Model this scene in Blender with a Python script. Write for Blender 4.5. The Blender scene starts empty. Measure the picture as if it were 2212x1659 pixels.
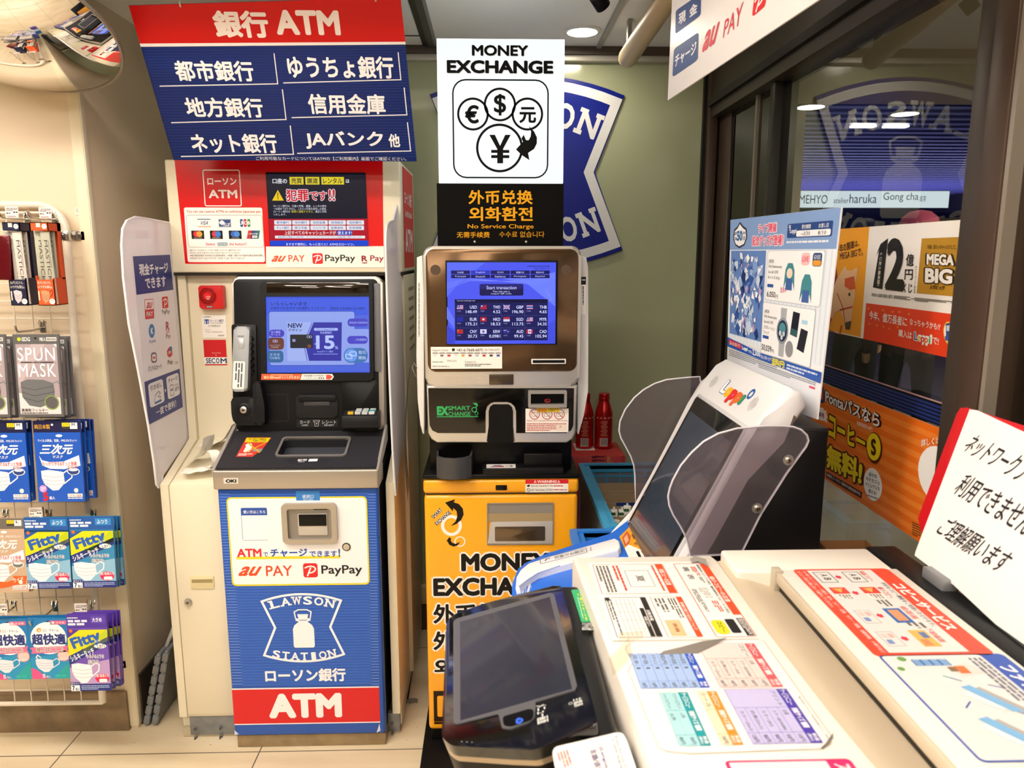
import bpy, bmesh, math, random
from mathutils import Vector, Matrix
from mathutils.geometry import tessellate_polygon
random.seed(7)
SC = bpy.context.scene
COL = SC.collection
V3 = Vector
# ---------------------------------------------------------------- camera
CAM_H, FPX = 1.5, 1600.0
PITCH, YAW = math.radians(9.85), math.radians(1.6)
cam_data = bpy.data.cameras.new('camera')
cam_data.sensor_width = 36.0
cam_data.lens = 36.0 * FPX / 2212.0
cam_data.clip_start = 0.05
cam_data.dof.use_dof = True
cam_data.dof.focus_distance = 2.15
cam_data.dof.aperture_fstop = 7.0
camera = bpy.data.objects.new('camera', cam_data)
camera.location = (0, 0, CAM_H)
camera.rotation_euler = (math.pi/2 - PITCH, 0, -YAW)
COL.objects.link(camera)
SC.camera = camera
FW = V3((math.sin(YAW)*math.cos(PITCH), math.cos(YAW)*math.cos(PITCH), -math.sin(PITCH)))
RT = V3((math.cos(YAW), -math.sin(YAW), 0))
UP = RT.cross(FW)
CPOS = V3((0, 0, CAM_H))
def ray(x, y): return FW + RT*((x-1106)/FPX) - UP*((y-829.5)/FPX)
def YP(x, y, d): r = ray(x, y); return CPOS + r*(d/r.y)
def XP(x, y, d): r = ray(x, y); return CPOS + r*(d/r.x)
def ZP(x, y, z): r = ray(x, y); return CPOS + r*((z-CAM_H)/r.z)
# ---------------------------------------------------------------- world, view
SC.view_settings.view_transform = 'Standard'
SC.view_settings.look = 'None'
SC.view_settings.gamma = 1.0
SC.view_settings.exposure = EXPOSURE = 0.0
SC.view_settings.use_curve_mapping = False
world = bpy.data.worlds.new('world')
SC.world = world
world.use_nodes = True
world.node_tree.nodes['Background'].inputs[0].default_value = (0.55, 0.6, 0.75, 1)
world.node_tree.nodes['Background'].inputs[1].default_value = 0.04
LAMP = 40.0          # strength of the shop's ceiling lamps
# ---------------------------------------------------------------- materials
def lin(h):
    h = h.lstrip('#'); o = []
    for i in (0, 2, 4):
        c = int(h[i:i+2], 16)/255
        o.append(c/12.92 if c <= .04045 else ((c+.055)/1.055)**2.4)
    return o
MATS = {}
def mat(hexc, rough=.45, metal=0., emit=0., coat=0., bump=0., bscale=40., name=None, mottle=0., mscale=6., spec=None):
    key = (hexc, rough, metal, emit, coat, bump, bscale, mottle, mscale, spec)
    if key in MATS: return MATS[key]
    m = bpy.data.materials.new(name or ('surface_'+hexc.strip('#')))
    m.use_nodes = True
    nt = m.node_tree; b = nt.nodes['Principled BSDF']
    c = lin(hexc)
    b.inputs['Base Color'].default_value = (*c, 1)
    b.inputs['Roughness'].default_value = rough
    b.inputs['Metallic'].default_value = metal
    b.inputs['Coat Weight'].default_value = coat
    b.inputs['Coat Roughness'].default_value = .05
    if spec is None and not metal and not coat and not emit and max(c) < .035: spec = .2
    if spec is not None: b.inputs['Specular IOR Level'].default_value = spec
    if emit:
        b.inputs['Emission Color'].default_value = (*c, 1)
        b.inputs['Emission Strength'].default_value = emit
        b.inputs['Base Color'].default_value = (*[x*.1 for x in c], 1); b.inputs['Specular IOR Level'].default_value = .25
    tc = None
    if bump or mottle:
        tc = nt.nodes.new('ShaderNodeTexCoord')
    if bump:
        n = nt.nodes.new('ShaderNodeTexNoise'); n.inputs['Scale'].default_value = bscale; n.inputs['Detail'].default_value = 3
        bp = nt.nodes.new('ShaderNodeBump'); bp.inputs['Strength'].default_value = bump; bp.inputs['Distance'].default_value = .004
        nt.links.new(tc.outputs['Object'], n.inputs['Vector']); nt.links.new(n.outputs['Fac'], bp.inputs['Height'])
        nt.links.new(bp.outputs['Normal'], b.inputs['Normal'])
    if mottle:
        n = nt.nodes.new('ShaderNodeTexNoise'); n.inputs['Scale'].default_value = mscale; n.inputs['Detail'].default_value = 6
        cr = nt.nodes.new('ShaderNodeValToRGB')
        cr.color_ramp.elements[0].position = .35; cr.color_ramp.elements[1].position = .65
        cr.color_ramp.elements[0].color = (*[x*(1-mottle) for x in c], 1); cr.color_ramp.elements[1].color = (*c, 1)
        nt.links.new(tc.outputs['Object'], n.inputs['Vector']); nt.links.new(n.outputs['Fac'], cr.inputs[0])
        nt.links.new(cr.outputs[0], b.inputs['Base Color'])
    MATS[key] = m
    return m
def glassy(hexc='#ffffff', tint=.9, ior=1.5, rough=0., haze=0., hazecol='#ffffff', name='glass'):
    key = ('glassy', hexc, tint, ior, rough, haze, hazecol)
    if key in MATS: return MATS[key]
    m = bpy.data.materials.new(name); m.use_nodes = True
    nt = m.node_tree; nt.nodes.clear()
    out = nt.nodes.new('ShaderNodeOutputMaterial'); tr = nt.nodes.new('ShaderNodeBsdfTransparent'); gl = nt.nodes.new('ShaderNodeBsdfGlossy')
    fr = nt.nodes.new('ShaderNodeFresnel'); mx = nt.nodes.new('ShaderNodeMixShader')
    fr.inputs[0].default_value = ior; gl.inputs['Roughness'].default_value = rough
    tr.inputs[0].default_value = (*[x*tint for x in lin(hexc)], 1)
    src = tr.outputs[0]
    if haze:
        df = nt.nodes.new('ShaderNodeBsdfDiffuse'); df.inputs[0].default_value = (*lin(hazecol), 1)
        m2 = nt.nodes.new('ShaderNodeMixShader'); m2.inputs[0].default_value = haze
        tl = nt.nodes.new('ShaderNodeBsdfTranslucent'); tl.inputs[0].default_value = (*lin(hazecol), 1); m3 = nt.nodes.new('ShaderNodeMixShader'); m3.inputs[0].default_value = .4
        nt.links.new(df.outputs[0], m3.inputs[1]); nt.links.new(tl.outputs[0], m3.inputs[2])
        nt.links.new(tr.outputs[0], m2.inputs[1]); nt.links.new(m3.outputs[0], m2.inputs[2]); src = m2.outputs[0]
    ge = nt.nodes.new('ShaderNodeNewGeometry'); iv = nt.nodes.new('ShaderNodeMath'); iv.operation = 'SUBTRACT'; iv.inputs[0].default_value = 1
    ml = nt.nodes.new('ShaderNodeMath'); ml.operation = 'MULTIPLY'
    nt.links.new(ge.outputs['Backfacing'], iv.inputs[1]); nt.links.new(iv.outputs[0], ml.inputs[0]); nt.links.new(fr.outputs[0], ml.inputs[1])
    nt.links.new(ml.outputs[0], mx.inputs[0]); nt.links.new(src, mx.inputs[1]); nt.links.new(gl.outputs[0], mx.inputs[2])
    nt.links.new(mx.outputs[0], out.inputs[0])
    MATS[key] = m
    return m
def ink(h): return mat(h, .42)
def glow(h, s=1.0): return mat(h, .25, emit=s)
# ---------------------------------------------------------------- text glyph cache
TCACHE = {}
def glyphs(s, bold=0., res=3, gap=1.0):
    """outline letters as flat faces in a unit box; heavier weights overlay shifted copies"""
    key = (s, bold, res, gap)
    if key in TCACHE: return TCACHE[key]
    base = ('raw', s, res, gap)
    if base not in TCACHE:
        c = bpy.data.curves.new('type', 'FONT'); c.body = s; c.size = 1; c.resolution_u = res; c.space_character = gap
        o = bpy.data.objects.new('type', c)
        me = bpy.data.meshes.new_from_object(o)
        TCACHE[base] = ([(v.co.x, v.co.y) for v in me.vertices], [tuple(p.vertices) for p in me.polygons])
        bpy.data.objects.remove(o); bpy.data.curves.remove(c); bpy.data.meshes.remove(me)
    vs, fs = TCACHE[base]
    offs = [(0, 0)]; r = bold
    while r > .004:
        n = 8 if r > .02 else 4
        offs += [(r*math.cos(2*math.pi*(k+.5)/n), r*math.sin(2*math.pi*(k+.5)/n)) for k in range(n)]; r -= .055
    V = []; Fc = []
    for k, (dx, dy) in enumerate(offs):
        b = len(V); V += [(x+dx, y+dy, k*1.2e-5) for x, y in vs]; Fc += [tuple(b+i for i in f) for f in fs]
    if V:
        x0 = min(v[0] for v in V); x1 = max(v[0] for v in V); y0 = min(v[1] for v in V); y1 = max(v[1] for v in V)
        w = max(x1-x0, 1e-6); h = max(y1-y0, 1e-6); V = [((v[0]-x0)/w, (v[1]-y0)/h, v[2]) for v in V]
    TCACHE[key] = (V, Fc)
    return V, Fc
# ---------------------------------------------------------------- mesh builder
class Fr:
    """a plane in the room: origin, right, up, outward normal"""
    def __init__(s, O, U=(1,0,0), V=(0,0,1)):
        s.O = V3(O); s.U = V3(U).normalized(); v = V3(V); v -= s.U*v.dot(s.U); s.V = v.normalized(); s.N = s.U.cross(s.V)
    def at(s, u, v, w=0): return s.O + s.U*u + s.V*v + s.N*w
    def px(s, x, y, w=0):
        r = ray(x, y); o = s.O + s.N*w
        t = (o-CPOS).dot(s.N)/r.dot(s.N); p = CPOS + r*t - s.O
        return p.dot(s.U), p.dot(s.V)
def front(Y): return Fr((0, Y, 0))
def rrect(x0, y0, x1, y1, r, n=5):
    if x0 > x1: x0, x1 = x1, x0
    if y0 > y1: y0, y1 = y1, y0
    r = min(r, (x1-x0)/2-1e-6, (y1-y0)/2-1e-6)
    if r <= 0: return [(x0,y0),(x1,y0),(x1,y1),(x0,y1)]
    o = []
    for cx, cy, a in ((x1-r,y0+r,-90),(x1-r,y1-r,0),(x0+r,y1-r,90),(x0+r,y0+r,180)):
        for k in range(n+1):
            t = math.radians(a+90*k/n); o.append((cx+r*math.cos(t), cy+r*math.sin(t)))
    return o
class MB:
    def __init__(s): s.v = []; s.f = []; s.mi = []; s.mats = []; s.smooth = []
    def slot(s, m):
        if m not in s.mats: s.mats.append(m)
        return s.mats.index(m)
    def add(s, vs, fs, m, smooth=True):
        b = len(s.v); s.v.extend([V3(p) for p in vs]); k = s.slot(m)
        for f in fs: s.f.append(tuple(b+i for i in f)); s.mi.append(k); s.smooth.append(smooth)
    def bm(s, bm, m, smooth=True):
        bm.verts.ensure_lookup_table(); bm.verts.index_update()
        s.add([v.co.copy() for v in bm.verts], [[v.index for v in f.verts] for f in bm.faces], m, smooth); bm.free()
    def box(s, x0, x1, y0, y1, z0, z1, m, bev=0., seg=2):
        bm = bmesh.new(); bmesh.ops.create_cube(bm, size=1)
        for v in bm.verts: v.co = V3(((x0+x1)/2+v.co.x*(x1-x0), (y0+y1)/2+v.co.y*(y1-y0), (z0+z1)/2+v.co.z*(z1-z0)))
        if bev: bmesh.ops.bevel(bm, geom=bm.edges[:], offset=bev, segments=seg, profile=.5, affect='EDGES')
        s.bm(bm, m)
    def prism(s, fr, poly, w0, w1, m, bev=0., seg=2, both=False, mcap=None):
        """polygon in a plane, pushed out along its normal; front edge rounded"""
        n = len(poly)
        area = sum(poly[i][0]*poly[(i+1)%n][1]-poly[(i+1)%n][0]*poly[i][1] for i in range(n))
        if area < 0: poly = poly[::-1]
        bm = bmesh.new()
        a = [bm.verts.new(fr.at(u, v, w0)) for u, v in poly]; b = [bm.verts.new(fr.at(u, v, w1)) for u, v in poly]
        fb = bm.faces.new(a[::-1]); ft = bm.faces.new(b)
        for i in range(n): bm.faces.new((a[i], a[(i+1)%n], b[(i+1)%n], b[i]))
        if bev:
            ed = list(ft.edges) + (list(fb.edges) if both else [])
            bmesh.ops.bevel(bm, geom=ed, offset=bev, segments=seg, profile=.5, affect='EDGES', clamp_overlap=True)
        s.bm(bm, m)
    def flat(s, fr, poly, w, m):
        n = len(poly)
        area = sum(poly[i][0]*poly[(i+1)%n][1]-poly[(i+1)%n][0]*poly[i][1] for i in range(n))
        if area < 0: poly = poly[::-1]
        P = [fr.at(u, v, w) for u, v in poly]
        if n <= 4: s.add(P, [tuple(range(n))], m, False)
        else:
            t = tessellate_polygon([[V3((u, v, 0)) for u, v in poly]])
            fs = []
            for a, b, c in t:
                A, B, C = poly[a], poly[b], poly[c]
                fs.append((a, b, c) if (B[0]-A[0])*(C[1]-A[1])-(B[1]-A[1])*(C[0]-A[0]) > 0 else (a, c, b))
            s.add(P, fs, m, False)
    def lathe(s, prof, O, axis, m, n=24, cap=True):
        """prof: list of (radius, height along axis)"""
        ax = V3(axis).normalized(); t = V3((1,0,0)) if abs(ax.x) < .9 else V3((0,1,0))
        e1 = ax.cross(t).normalized(); e2 = ax.cross(e1); O = V3(O)
        vs = []; fs = []
        for r, h in prof:
            for k in range(n):
                a = 2*math.pi*k/n; vs.append(O+ax*h+(e1*math.cos(a)+e2*math.sin(a))*r)
        for i in range(len(prof)-1):
            for k in range(n):
                k2 = (k+1)%n; fs.append((i*n+k, i*n+k2, (i+1)*n+k2, (i+1)*n+k))
        if cap:
            fs.append(tuple(range(n))[::-1]); L = (len(prof)-1)*n; fs.append(tuple(L+k for k in range(n)))
        s.add(vs, fs, m)
    def cyl(s, O, axis, r, h, m, n=20, bev=0.):
        if bev: s.lathe([(r, 0), (r, h-bev), (r-bev*.3, h-bev*.3), (r-bev, h)], O, axis, m, n)
        else: s.lathe([(r, 0), (r, h)], O, axis, m, n)
    def tube(s, pts, r, m, n=8, closed=False):
        P = [V3(p) for p in pts]; N = len(P); vs = []; fs = []; e1 = None
        for i in range(N):
            a = P[(i-1)%N] if (closed or i > 0) else P[i]; b = P[(i+1)%N] if (closed or i < N-1) else P[i]
            d = (b-a).normalized()
            if e1 is None:
                t = V3((0,0,1)) if abs(d.z) < .9 else V3((1,0,0)); e1 = d.cross(t).normalized()
            else: e1 = (e1-d*e1.dot(d)).normalized()
            e2 = d.cross(e1)
            for k in range(n):
                q = 2*math.pi*k/n; vs.append(P[i]+(e1*math.cos(q)+e2*math.sin(q))*r)
        for i in range(N if closed else N-1):
            j = (i+1)%N
            for k in range(n):
                k2 = (k+1)%n; fs.append((i*n+k, i*n+k2, j*n+k2, j*n+k))
        if not closed: fs.append(tuple(range(n))[::-1]); fs.append(tuple((N-1)*n+k for k in range(n)))
        s.add(vs, fs, m)
    def loft(s, rings, m, cap=True):
        n = len(rings[0]); vs = [p for r in rings for p in r]; fs = []
        for i in range(len(rings)-1):
            for k in range(n):
                k2 = (k+1)%n; fs.append((i*n+k, i*n+k2, (i+1)*n+k2, (i+1)*n+k))
        if cap: fs.append(tuple(range(n))[::-1]); fs.append(tuple((len(rings)-1)*n+k for k in range(n)))
        s.add(vs, fs, m)
    def sheet(s, grid, m):
        h = len(grid); w = len(grid[0])
        s.add([p for r in grid for p in r], [(i*w+j, i*w+j+1, (i+1)*w+j+1, (i+1)*w+j) for i in range(h-1) for j in range(w-1)], m)
    def build(s, name, parent=None, label=None, cat=None, group=None, kind=None, local=False, fixn=True, loc=None):
        me = bpy.data.meshes.new(name)
        off = V3((0,0,0))
        if parent is not None:
            if not local: off = root_loc(parent)
        elif loc is not None: off = V3(loc)
        elif cat and not local:
            xs = [p.x for p in s.v]; ys = [p.y for p in s.v]; zs = [p.z for p in s.v]
            off = V3(((min(xs)+max(xs))/2, (min(ys)+max(ys))/2, min(zs)))
        me.from_pydata([p-off for p in s.v], [], s.f)
        for m in s.mats: me.materials.append(m)
        me.polygons.foreach_set('material_index', s.mi); me.polygons.foreach_set('use_smooth', s.smooth)
        if fixn:
            pass
        try: me.set_sharp_from_angle(angle=math.radians(38))
        except Exception: pass
        me.update()
        o = bpy.data.objects.new(name, me); COL.objects.link(o)
        if parent is not None: o.parent = parent
        else: o.location = off
        tag(o, label, cat, group, kind)
        return o
def root_loc(o):
    p = V3((0,0,0))
    while o is not None: p += o.location; o = o.parent
    return p
def tag(o, label=None, cat=None, group=None, kind=None):
    if label: o['label'] = label
    if cat: o['category'] = cat
    if group: o['group'] = group
    if kind: o['kind'] = kind
    return o
def thing(name, label, cat, loc=(0,0,0), group=None):
    o = bpy.data.objects.new(name, None); o.empty_display_size = .05; COL.objects.link(o); o.location = loc
    return tag(o, label, cat, group)
def dup(root, loc, label=None, group=None, rot=None):
    r = root.copy(); COL.objects.link(r); r.location = loc
    if rot: r.rotation_euler = rot
    if label: r['label'] = label
    if group: r['group'] = group
    for ch in list(root.children):
        c = ch.copy(); COL.objects.link(c); c.parent = r
        for g in list(ch.children):
            d = g.copy(); COL.objects.link(d); d.parent = c
    return r
class Art(MB):
    """printing on a plane. Coordinates are read on the photograph (through a zoom view) or on a design grid, and land on the plane"""
    def __init__(s, fr, w=0., shade=ink, z=(0,0,1)):
        super().__init__(); s.fr = fr; s.w = w; s.shade = shade; s.z = z; s.d = None
    def design(s, p0, p1, W, H):          # design grid W x H (y down) laid on the rectangle between two photo points
        s.d = None
        a = s.m(*p0); b = s.m(*p1); s.d = (a, b, W, H); return s
    def grid(s, u0, v0, u1, v1, W, H):    # the same with plane coordinates: u0,v0 = top left
        s.d = ((u0, v0), (u1, v1), W, H); return s
    def m(s, x, y, w=None):
        if s.d: (a, b, W, H) = s.d; return a[0]+(b[0]-a[0])*x/W, a[1]+(b[1]-a[1])*y/H
        return s.fr.px(s.z[0]+x/s.z[2], s.z[1]+y/s.z[2], s.w if w is None else w)
    def sc(s, x, y):
        a = s.m(x, y); b = s.m(x+1, y); c = s.m(x, y+1)
        return (math.hypot(b[0]-a[0], b[1]-a[1])+math.hypot(c[0]-a[0], c[1]-a[1]))/2
    def c(s, h): return s.shade(h) if isinstance(h, str) else h
    def lv(s, L): return s.w + L*2.2e-4
    def P(s, pts, h, L=1): s.flat(s.fr, [s.m(*p) for p in pts], s.lv(L), s.c(h))
    def R(s, x0, y0, x1, y1, h, L=1, r=0):
        a = s.m(x0, y0); b = s.m(x1, y1); s.flat(s.fr, rrect(a[0], a[1], b[0], b[1], r*s.sc(x0, y0)), s.lv(L), s.c(h))
    def O(s, x0, y0, x1, y1, t, h, L=1, r=0):   # outlined rectangle
        a = s.m(x0, y0); b = s.m(x1, y1); k = s.sc(x0, y0)
        p = rrect(a[0], a[1], b[0], b[1], r*k); s._stroke(p, t*k, h, L, True)
    def C(s, x, y, r, h, L=1, ry=None, n=28, t=None):
        k = s.sc(x, y); u, v = s.m(x, y); ry = ry or r
        p = [(u+r*k*math.cos(2*math.pi*i/n), v+ry*k*math.sin(2*math.pi*i/n)) for i in range(n)]
        if t: s._stroke(p, t*k, h, L, True)
        else: s.flat(s.fr, p, s.lv(L), s.c(h))
    def S(s, pts, t, h, L=1, closed=False): s._stroke([s.m(*p) for p in pts], t*s.sc(*pts[0]), h, L, closed)
    def _stroke(s, p, t, h, L, closed):
        n = len(p); lft = []; rgt = []; t /= 2
        for i in range(n):
            a = p[i-1] if (closed or i > 0) else p[i]; b = p[(i+1)%n] if (closed or i < n-1) else p[i]
            d1 = V3((p[i][0]-a[0], p[i][1]-a[1], 0)); d2 = V3((b[0]-p[i][0], b[1]-p[i][1], 0))
            if d1.length < 1e-9: d1 = d2
            if d2.length < 1e-9: d2 = d1
            d1.normalize(); d2.normalize(); d = d1+d2
            if d.length < 1e-6: d = d1
            d.normalize(); k = min(1/max(.35, math.sqrt(max(0, (1+d1.dot(d2))/2))), 2.2)
            nx, ny = -d.y*t*k, d.x*t*k
            lft.append((p[i][0]+nx, p[i][1]+ny)); rgt.append((p[i][0]-nx, p[i][1]-ny))
        w = s.lv(L); P = [s.fr.at(*q, w) for q in rgt] + [s.fr.at(*q, w) for q in lft]
        fs = [(i, (i+1)%n, n+(i+1)%n, n+i) for i in range(n if closed else n-1)]
        s.add(P, fs, s.c(h), False)
    def T(s, txt, x0, y0, x1, y1, h, L=2, bold=0., shear=0., rot=0, res=3, gap=1.0, arc=0., ang=0.):
        """words fitted to the box; rot turns them by quarter turns clockwise"""
        vs, fs = glyphs(txt, bold, res, gap)
        a = s.m(x0, y0); b = s.m(x1, y1)
        u0, u1 = sorted((a[0], b[0])); v0, v1 = sorted((a[1], b[1])); w = s.lv(L); P = []
        cu, cv = (u0+u1)/2, (v0+v1)/2; ca, sa = math.cos(ang), math.sin(ang)
        for x, y, dw in vs:
            if shear: x = (x+shear*y)/(1+shear)
            if rot == 1: x, y = y, 1-x
            elif rot == 3: x, y = 1-y, x
            elif rot == 2: x, y = 1-x, 1-y
            if arc: y += arc*(1-(2*x-1)**2)
            pu, pv = u0+(u1-u0)*x, v0+(v1-v0)*y
            if ang: pu, pv = cu+(pu-cu)*ca-(pv-cv)*sa, cv+(pu-cu)*sa+(pv-cv)*ca
            P.append(s.fr.at(pu, pv, w+dw))
        s.add(P, fs, s.c(h), False)
    def slab(s, x0, y0, x1, y1, r, w0, w1, m, bev=0., seg=2):
        """rounded slab standing out from w0 to w1; its front is what the photo shows between the two points"""
        a = s.m(x0, y0, w1); b = s.m(x1, y1, w1)
        s.prism(s.fr, rrect(a[0], a[1], b[0], b[1], r*s.sc(x0, y0)), w0, w1, m, bev, seg)
    def pslab(s, pts, w0, w1, m, bev=0., seg=2): s.prism(s.fr, [s.m(*p, w1) for p in pts], w0, w1, m, bev, seg)
    def lines(s, x0, y0, x1, y1, n, h, L=2, seed=1, rot=0):
        """rows of print too small to read in the photograph: broken dashes"""
        R = random.Random(seed)
        for i in range(n):
            if not rot:
                H = (y1-y0)/n; x = x0; e = x1 if (i < n-1 or n == 1) else x0+(x1-x0)*.6
                while x < e-1e-6:
                    q = min(e, x+H*R.uniform(.5, 2.2)); s.R(x, y0+H*(i+.12), q, y0+H*(i+.68), h, L); x = q+H*.22
            else:
                H = (x1-x0)/n; y = y0; e = y1 if i > 0 else y0+(y1-y0)*.7
                while y < e-1e-6:
                    q = min(e, y+H*R.uniform(.5, 2.2)); s.R(x0+H*(i+.12), y, x0+H*(i+.68), q, h, L); y = q+H*.22
# ================================================================ the setting
CREAM, DARKB = '#dac8ad', '#3a2f27'
YB, XW, ZC = 2.82, 0.83, 2.229
def tile_mat():
    m = bpy.data.materials.new('floor_tiles'); m.use_nodes = True; nt = m.node_tree; b = nt.nodes['Principled BSDF']
    tc = nt.nodes.new('ShaderNodeTexCoord'); sp = nt.nodes.new('ShaderNodeSeparateXYZ'); nt.links.new(tc.outputs['Object'], sp.inputs[0])
    def line(out, off):
        a = nt.nodes.new('ShaderNodeMath'); a.operation = 'ADD'; a.inputs[1].default_value = 60+off; nt.links.new(out, a.inputs[0])
        c = nt.nodes.new('ShaderNodeMath'); c.operation = 'PINGPONG'; c.inputs[1].default_value = .3; nt.links.new(a.outputs[0], c.inputs[0])
        d = nt.nodes.new('ShaderNodeMath'); d.operation = 'LESS_THAN'; d.inputs[1].default_value = .0019; nt.links.new(c.outputs[0], d.inputs[0])
        return d
    l1 = line(sp.outputs[0], .717); l2 = line(sp.outputs[1], -2.066+1.2)
    mx = nt.nodes.new('ShaderNodeMath'); mx.operation = 'MAXIMUM'; nt.links.new(l1.outputs[0], mx.inputs[0]); nt.links.new(l2.outputs[0], mx.inputs[1])
    n = nt.nodes.new('ShaderNodeTexNoise'); n.inputs['Scale'].default_value = 2.5; n.inputs['Detail'].default_value = 8
    mp = nt.nodes.new('ShaderNodeMapping'); mp.inputs['Scale'].default_value = (1, 5, 1); nt.links.new(tc.outputs['Object'], mp.inputs[0]); nt.links.new(mp.outputs[0], n.inputs[0])
    cr = nt.nodes.new('ShaderNodeValToRGB'); cr.color_ramp.elements[0].position = .3; cr.color_ramp.elements[1].position = .7
    cr.color_ramp.elements[0].color = (*lin('#d3bf9c'), 1); cr.color_ramp.elements[1].color = (*lin('#e2d2b4'), 1)
    nt.links.new(n.outputs['Fac'], cr.inputs[0])
    n2 = nt.nodes.new('ShaderNodeTexNoise'); n2.inputs['Scale'].default_value = 120; n2.inputs['Detail'].default_value = 4; nt.links.new(tc.outputs['Object'], n2.inputs[0])
    # dust and grit along the wall side, where nobody sweeps
    dx = nt.nodes.new('ShaderNodeMath'); dx.operation = 'GREATER_THAN'; dx.inputs[1].default_value = 2.1; nt.links.new(sp.outputs[1], dx.inputs[0])
    g = nt.nodes.new('ShaderNodeMath'); g.operation = 'GREATER_THAN'; g.inputs[1].default_value = .70; nt.links.new(n2.outputs['Fac'], g.inputs[0])
    gm = nt.nodes.new('ShaderNodeMath'); gm.operation = 'MULTIPLY'; nt.links.new(dx.outputs[0], gm.inputs[0]); nt.links.new(g.outputs[0], gm.inputs[1])
    ma = nt.nodes.new('ShaderNodeMix'); ma.data_type = 'RGBA'; nt.links.new(gm.outputs[0], ma.inputs[0]); nt.links.new(cr.outputs[0], ma.inputs[6]); ma.inputs[7].default_value = (*lin('#6a5a48'), 1)
    mb = nt.nodes.new('ShaderNodeMix'); mb.data_type = 'RGBA'; nt.links.new(mx.outputs[0], mb.inputs[0]); nt.links.new(ma.outputs[2], mb.inputs[6]); mb.inputs[7].default_value = (*lin('#5e5348'), 1)
    nt.links.new(mb.outputs[2], b.inputs['Base Color']); b.inputs['Roughness'].default_value = .28
    return m
def struct(mb, name, parent=None): return mb.build(name, parent, kind='structure')
cream = mat(CREAM, .55, mottle=.05, mscale=3)
alu = mat('#b9b6ae', .35, .6)
frame_br = mat('#4a3a30', .38, .35)
frame_dk = mat('#3b322b', .4, .3)
f = MB(); f.add([(-5,-5,0),(XW+.05,-5,0),(XW+.05,YB+.2,0),(-5,YB+.2,0)], [(0,1,2,3)], tile_mat(), False); struct(f, 'floor')
# shop ceiling: a high field over the shop, a lower board over the machines
wht = mat('#d8d6cf', .7, mottle=.03, mscale=4); wht2 = mat('#efeee8', .6, mottle=.04, mscale=2)
c = MB(); c.box(-5, XW+.3, -5, 1.62, 2.52, 2.6, wht); c.box(-5, XW+.3, 1.62, YB+.2, ZC, 2.6, wht2)
c.box(-.236, -.216, 1.62, YB-.03, ZC-.004, ZC, mat('#25231f', .4)); c.box(-.216, -.196, 1.62, YB-.03, ZC-.009, ZC, mat('#3a3833', .4)); c.box(-.196, -.186, 1.62, YB-.03, ZC-.004, ZC, mat('#8b8880', .4))
c.box(-1.1, -.19, 2.66, 2.664, ZC-.003, ZC, mat('#3a3833', .4))
struct(c, 'ceiling')
w = MB(); w.box(-5, -1.142, 2.195, 3.1, 0, 2.6, cream); struct(w, 'wall_left')
t = MB()
t.box(-1.172, -1.140, 2.190, 2.2, .01, 2.22, mat('#dcd0b2', .45), .002); t.box(-1.1425, -1.138, 2.192, 2.215, .01, 2.22, mat('#e6dcc3', .4), .001)
struct(t, 'trim_1')
stain = mat('#8d7658', .5, mottle=.35, mscale=14)
t = MB(); t.box(-5, -1.165, 2.180, 2.196, 0, .135, stain, .002); t.box(-1.1425, -1.134, 2.215, YB, 0, .17, mat('#43382e', .5)); struct(t, 'baseboard_left')
# back wall: frosted green-grey glass above a beige sill
frost = mat('#a8ac8a', .16, mottle=.06, mscale=1.2, spec=.6)
w = MB(); w.box(-1.142, .775, YB, YB+.05, .19, ZC, frost)
w.box(-.415, -.405, YB-.002, YB, .19, 2.19, mat('#6a6d58', .3))
w.box(-1.142, 1.0, YB+.05, YB+.09, 0, 2.6, mat('#55523f', .6)); struct(w, 'wall_back')
t = MB(); t.box(-1.142, .80, YB-.03, YB+.02, 2.183, 2.203, mat('#c9c4b8', .35, .3), .002); t.box(-1.142, .80, YB-.045, YB+.02, 2.203, ZC, mat('#4b3d33', .45), .001); struct(t, 'trim_2')
t = MB(); t.box(-1.142, .90, YB-.03, YB+.02, .119, .191, mat('#d5c39b', .45), .003); t.box(-1.142, .9, YB-.012, YB+.02, 0, .119, mat('#584b3a', .6, mottle=.3)); struct(t, 'baseboard_back')
# corner posts between back wall and window
t = MB()
t.box(.775, .787, YB-.02, YB+.05, 0, 2.2, mat('#191613', .5)); t.box(.787, .822, YB-.045, YB+.05, 0, 2.2, frame_br, .003)
t.box(.822, .845, YB-.02, YB+.05, 0, 2.2, mat('#151210', .5)); t.box(.83, .88, 2.656, YB-.012, 0, 2.2, frame_br, .003)
struct(t, 'trim_3')
# window wall on the right: header beam, posts, one big pane
W1 = MB(); HB = XP(1712, 161, XW).z
W1.box(XW-.035, XW+.06, -1.5, YB-.05, HB, ZC+.3, frame_dk, .003)
W1.box(XW-.05, XW-.035, -1.5, YB-.05, HB+.035, HB+.06, mat('#1d1916', .5))
W1.box(XW-.03, XW+.05, -1.5, YB-.05, 0, .16, frame_dk, .003)
y0, y1 = XP(2050, 700, XW-.03).y, XP(2098, 700, XW-.03).y
W1.box(XW-.03, XW+.06, y1, y0, .1, ZC, mat('#453b34', .4, .3), .003)
y2 = XP(2143, 560, XW-.045).y
W1.box(XW-.045, XW+.06, y2, y1-.002, .1, ZC, mat('#4e3d32', .4, .35), .003)
W1.box(XW-.042, XW-.02, y2-.012, y2-.002, .1, ZC, mat('#a59a8c', .35, .5))
W1.box(XW-.004, XW+.05, 2.385, 2.40, .1, ZC, mat('#7c7466', .4, .3)); W1.box(XW-.02, XW+.05, 2.20, 2.235, .1, ZC, mat('#211d19', .4, .3), .002)
win = W1.build('window_1', kind='structure')
shopglass = glassy('#f2f5f1', .97, 1.85, name='shop_glass')
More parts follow.
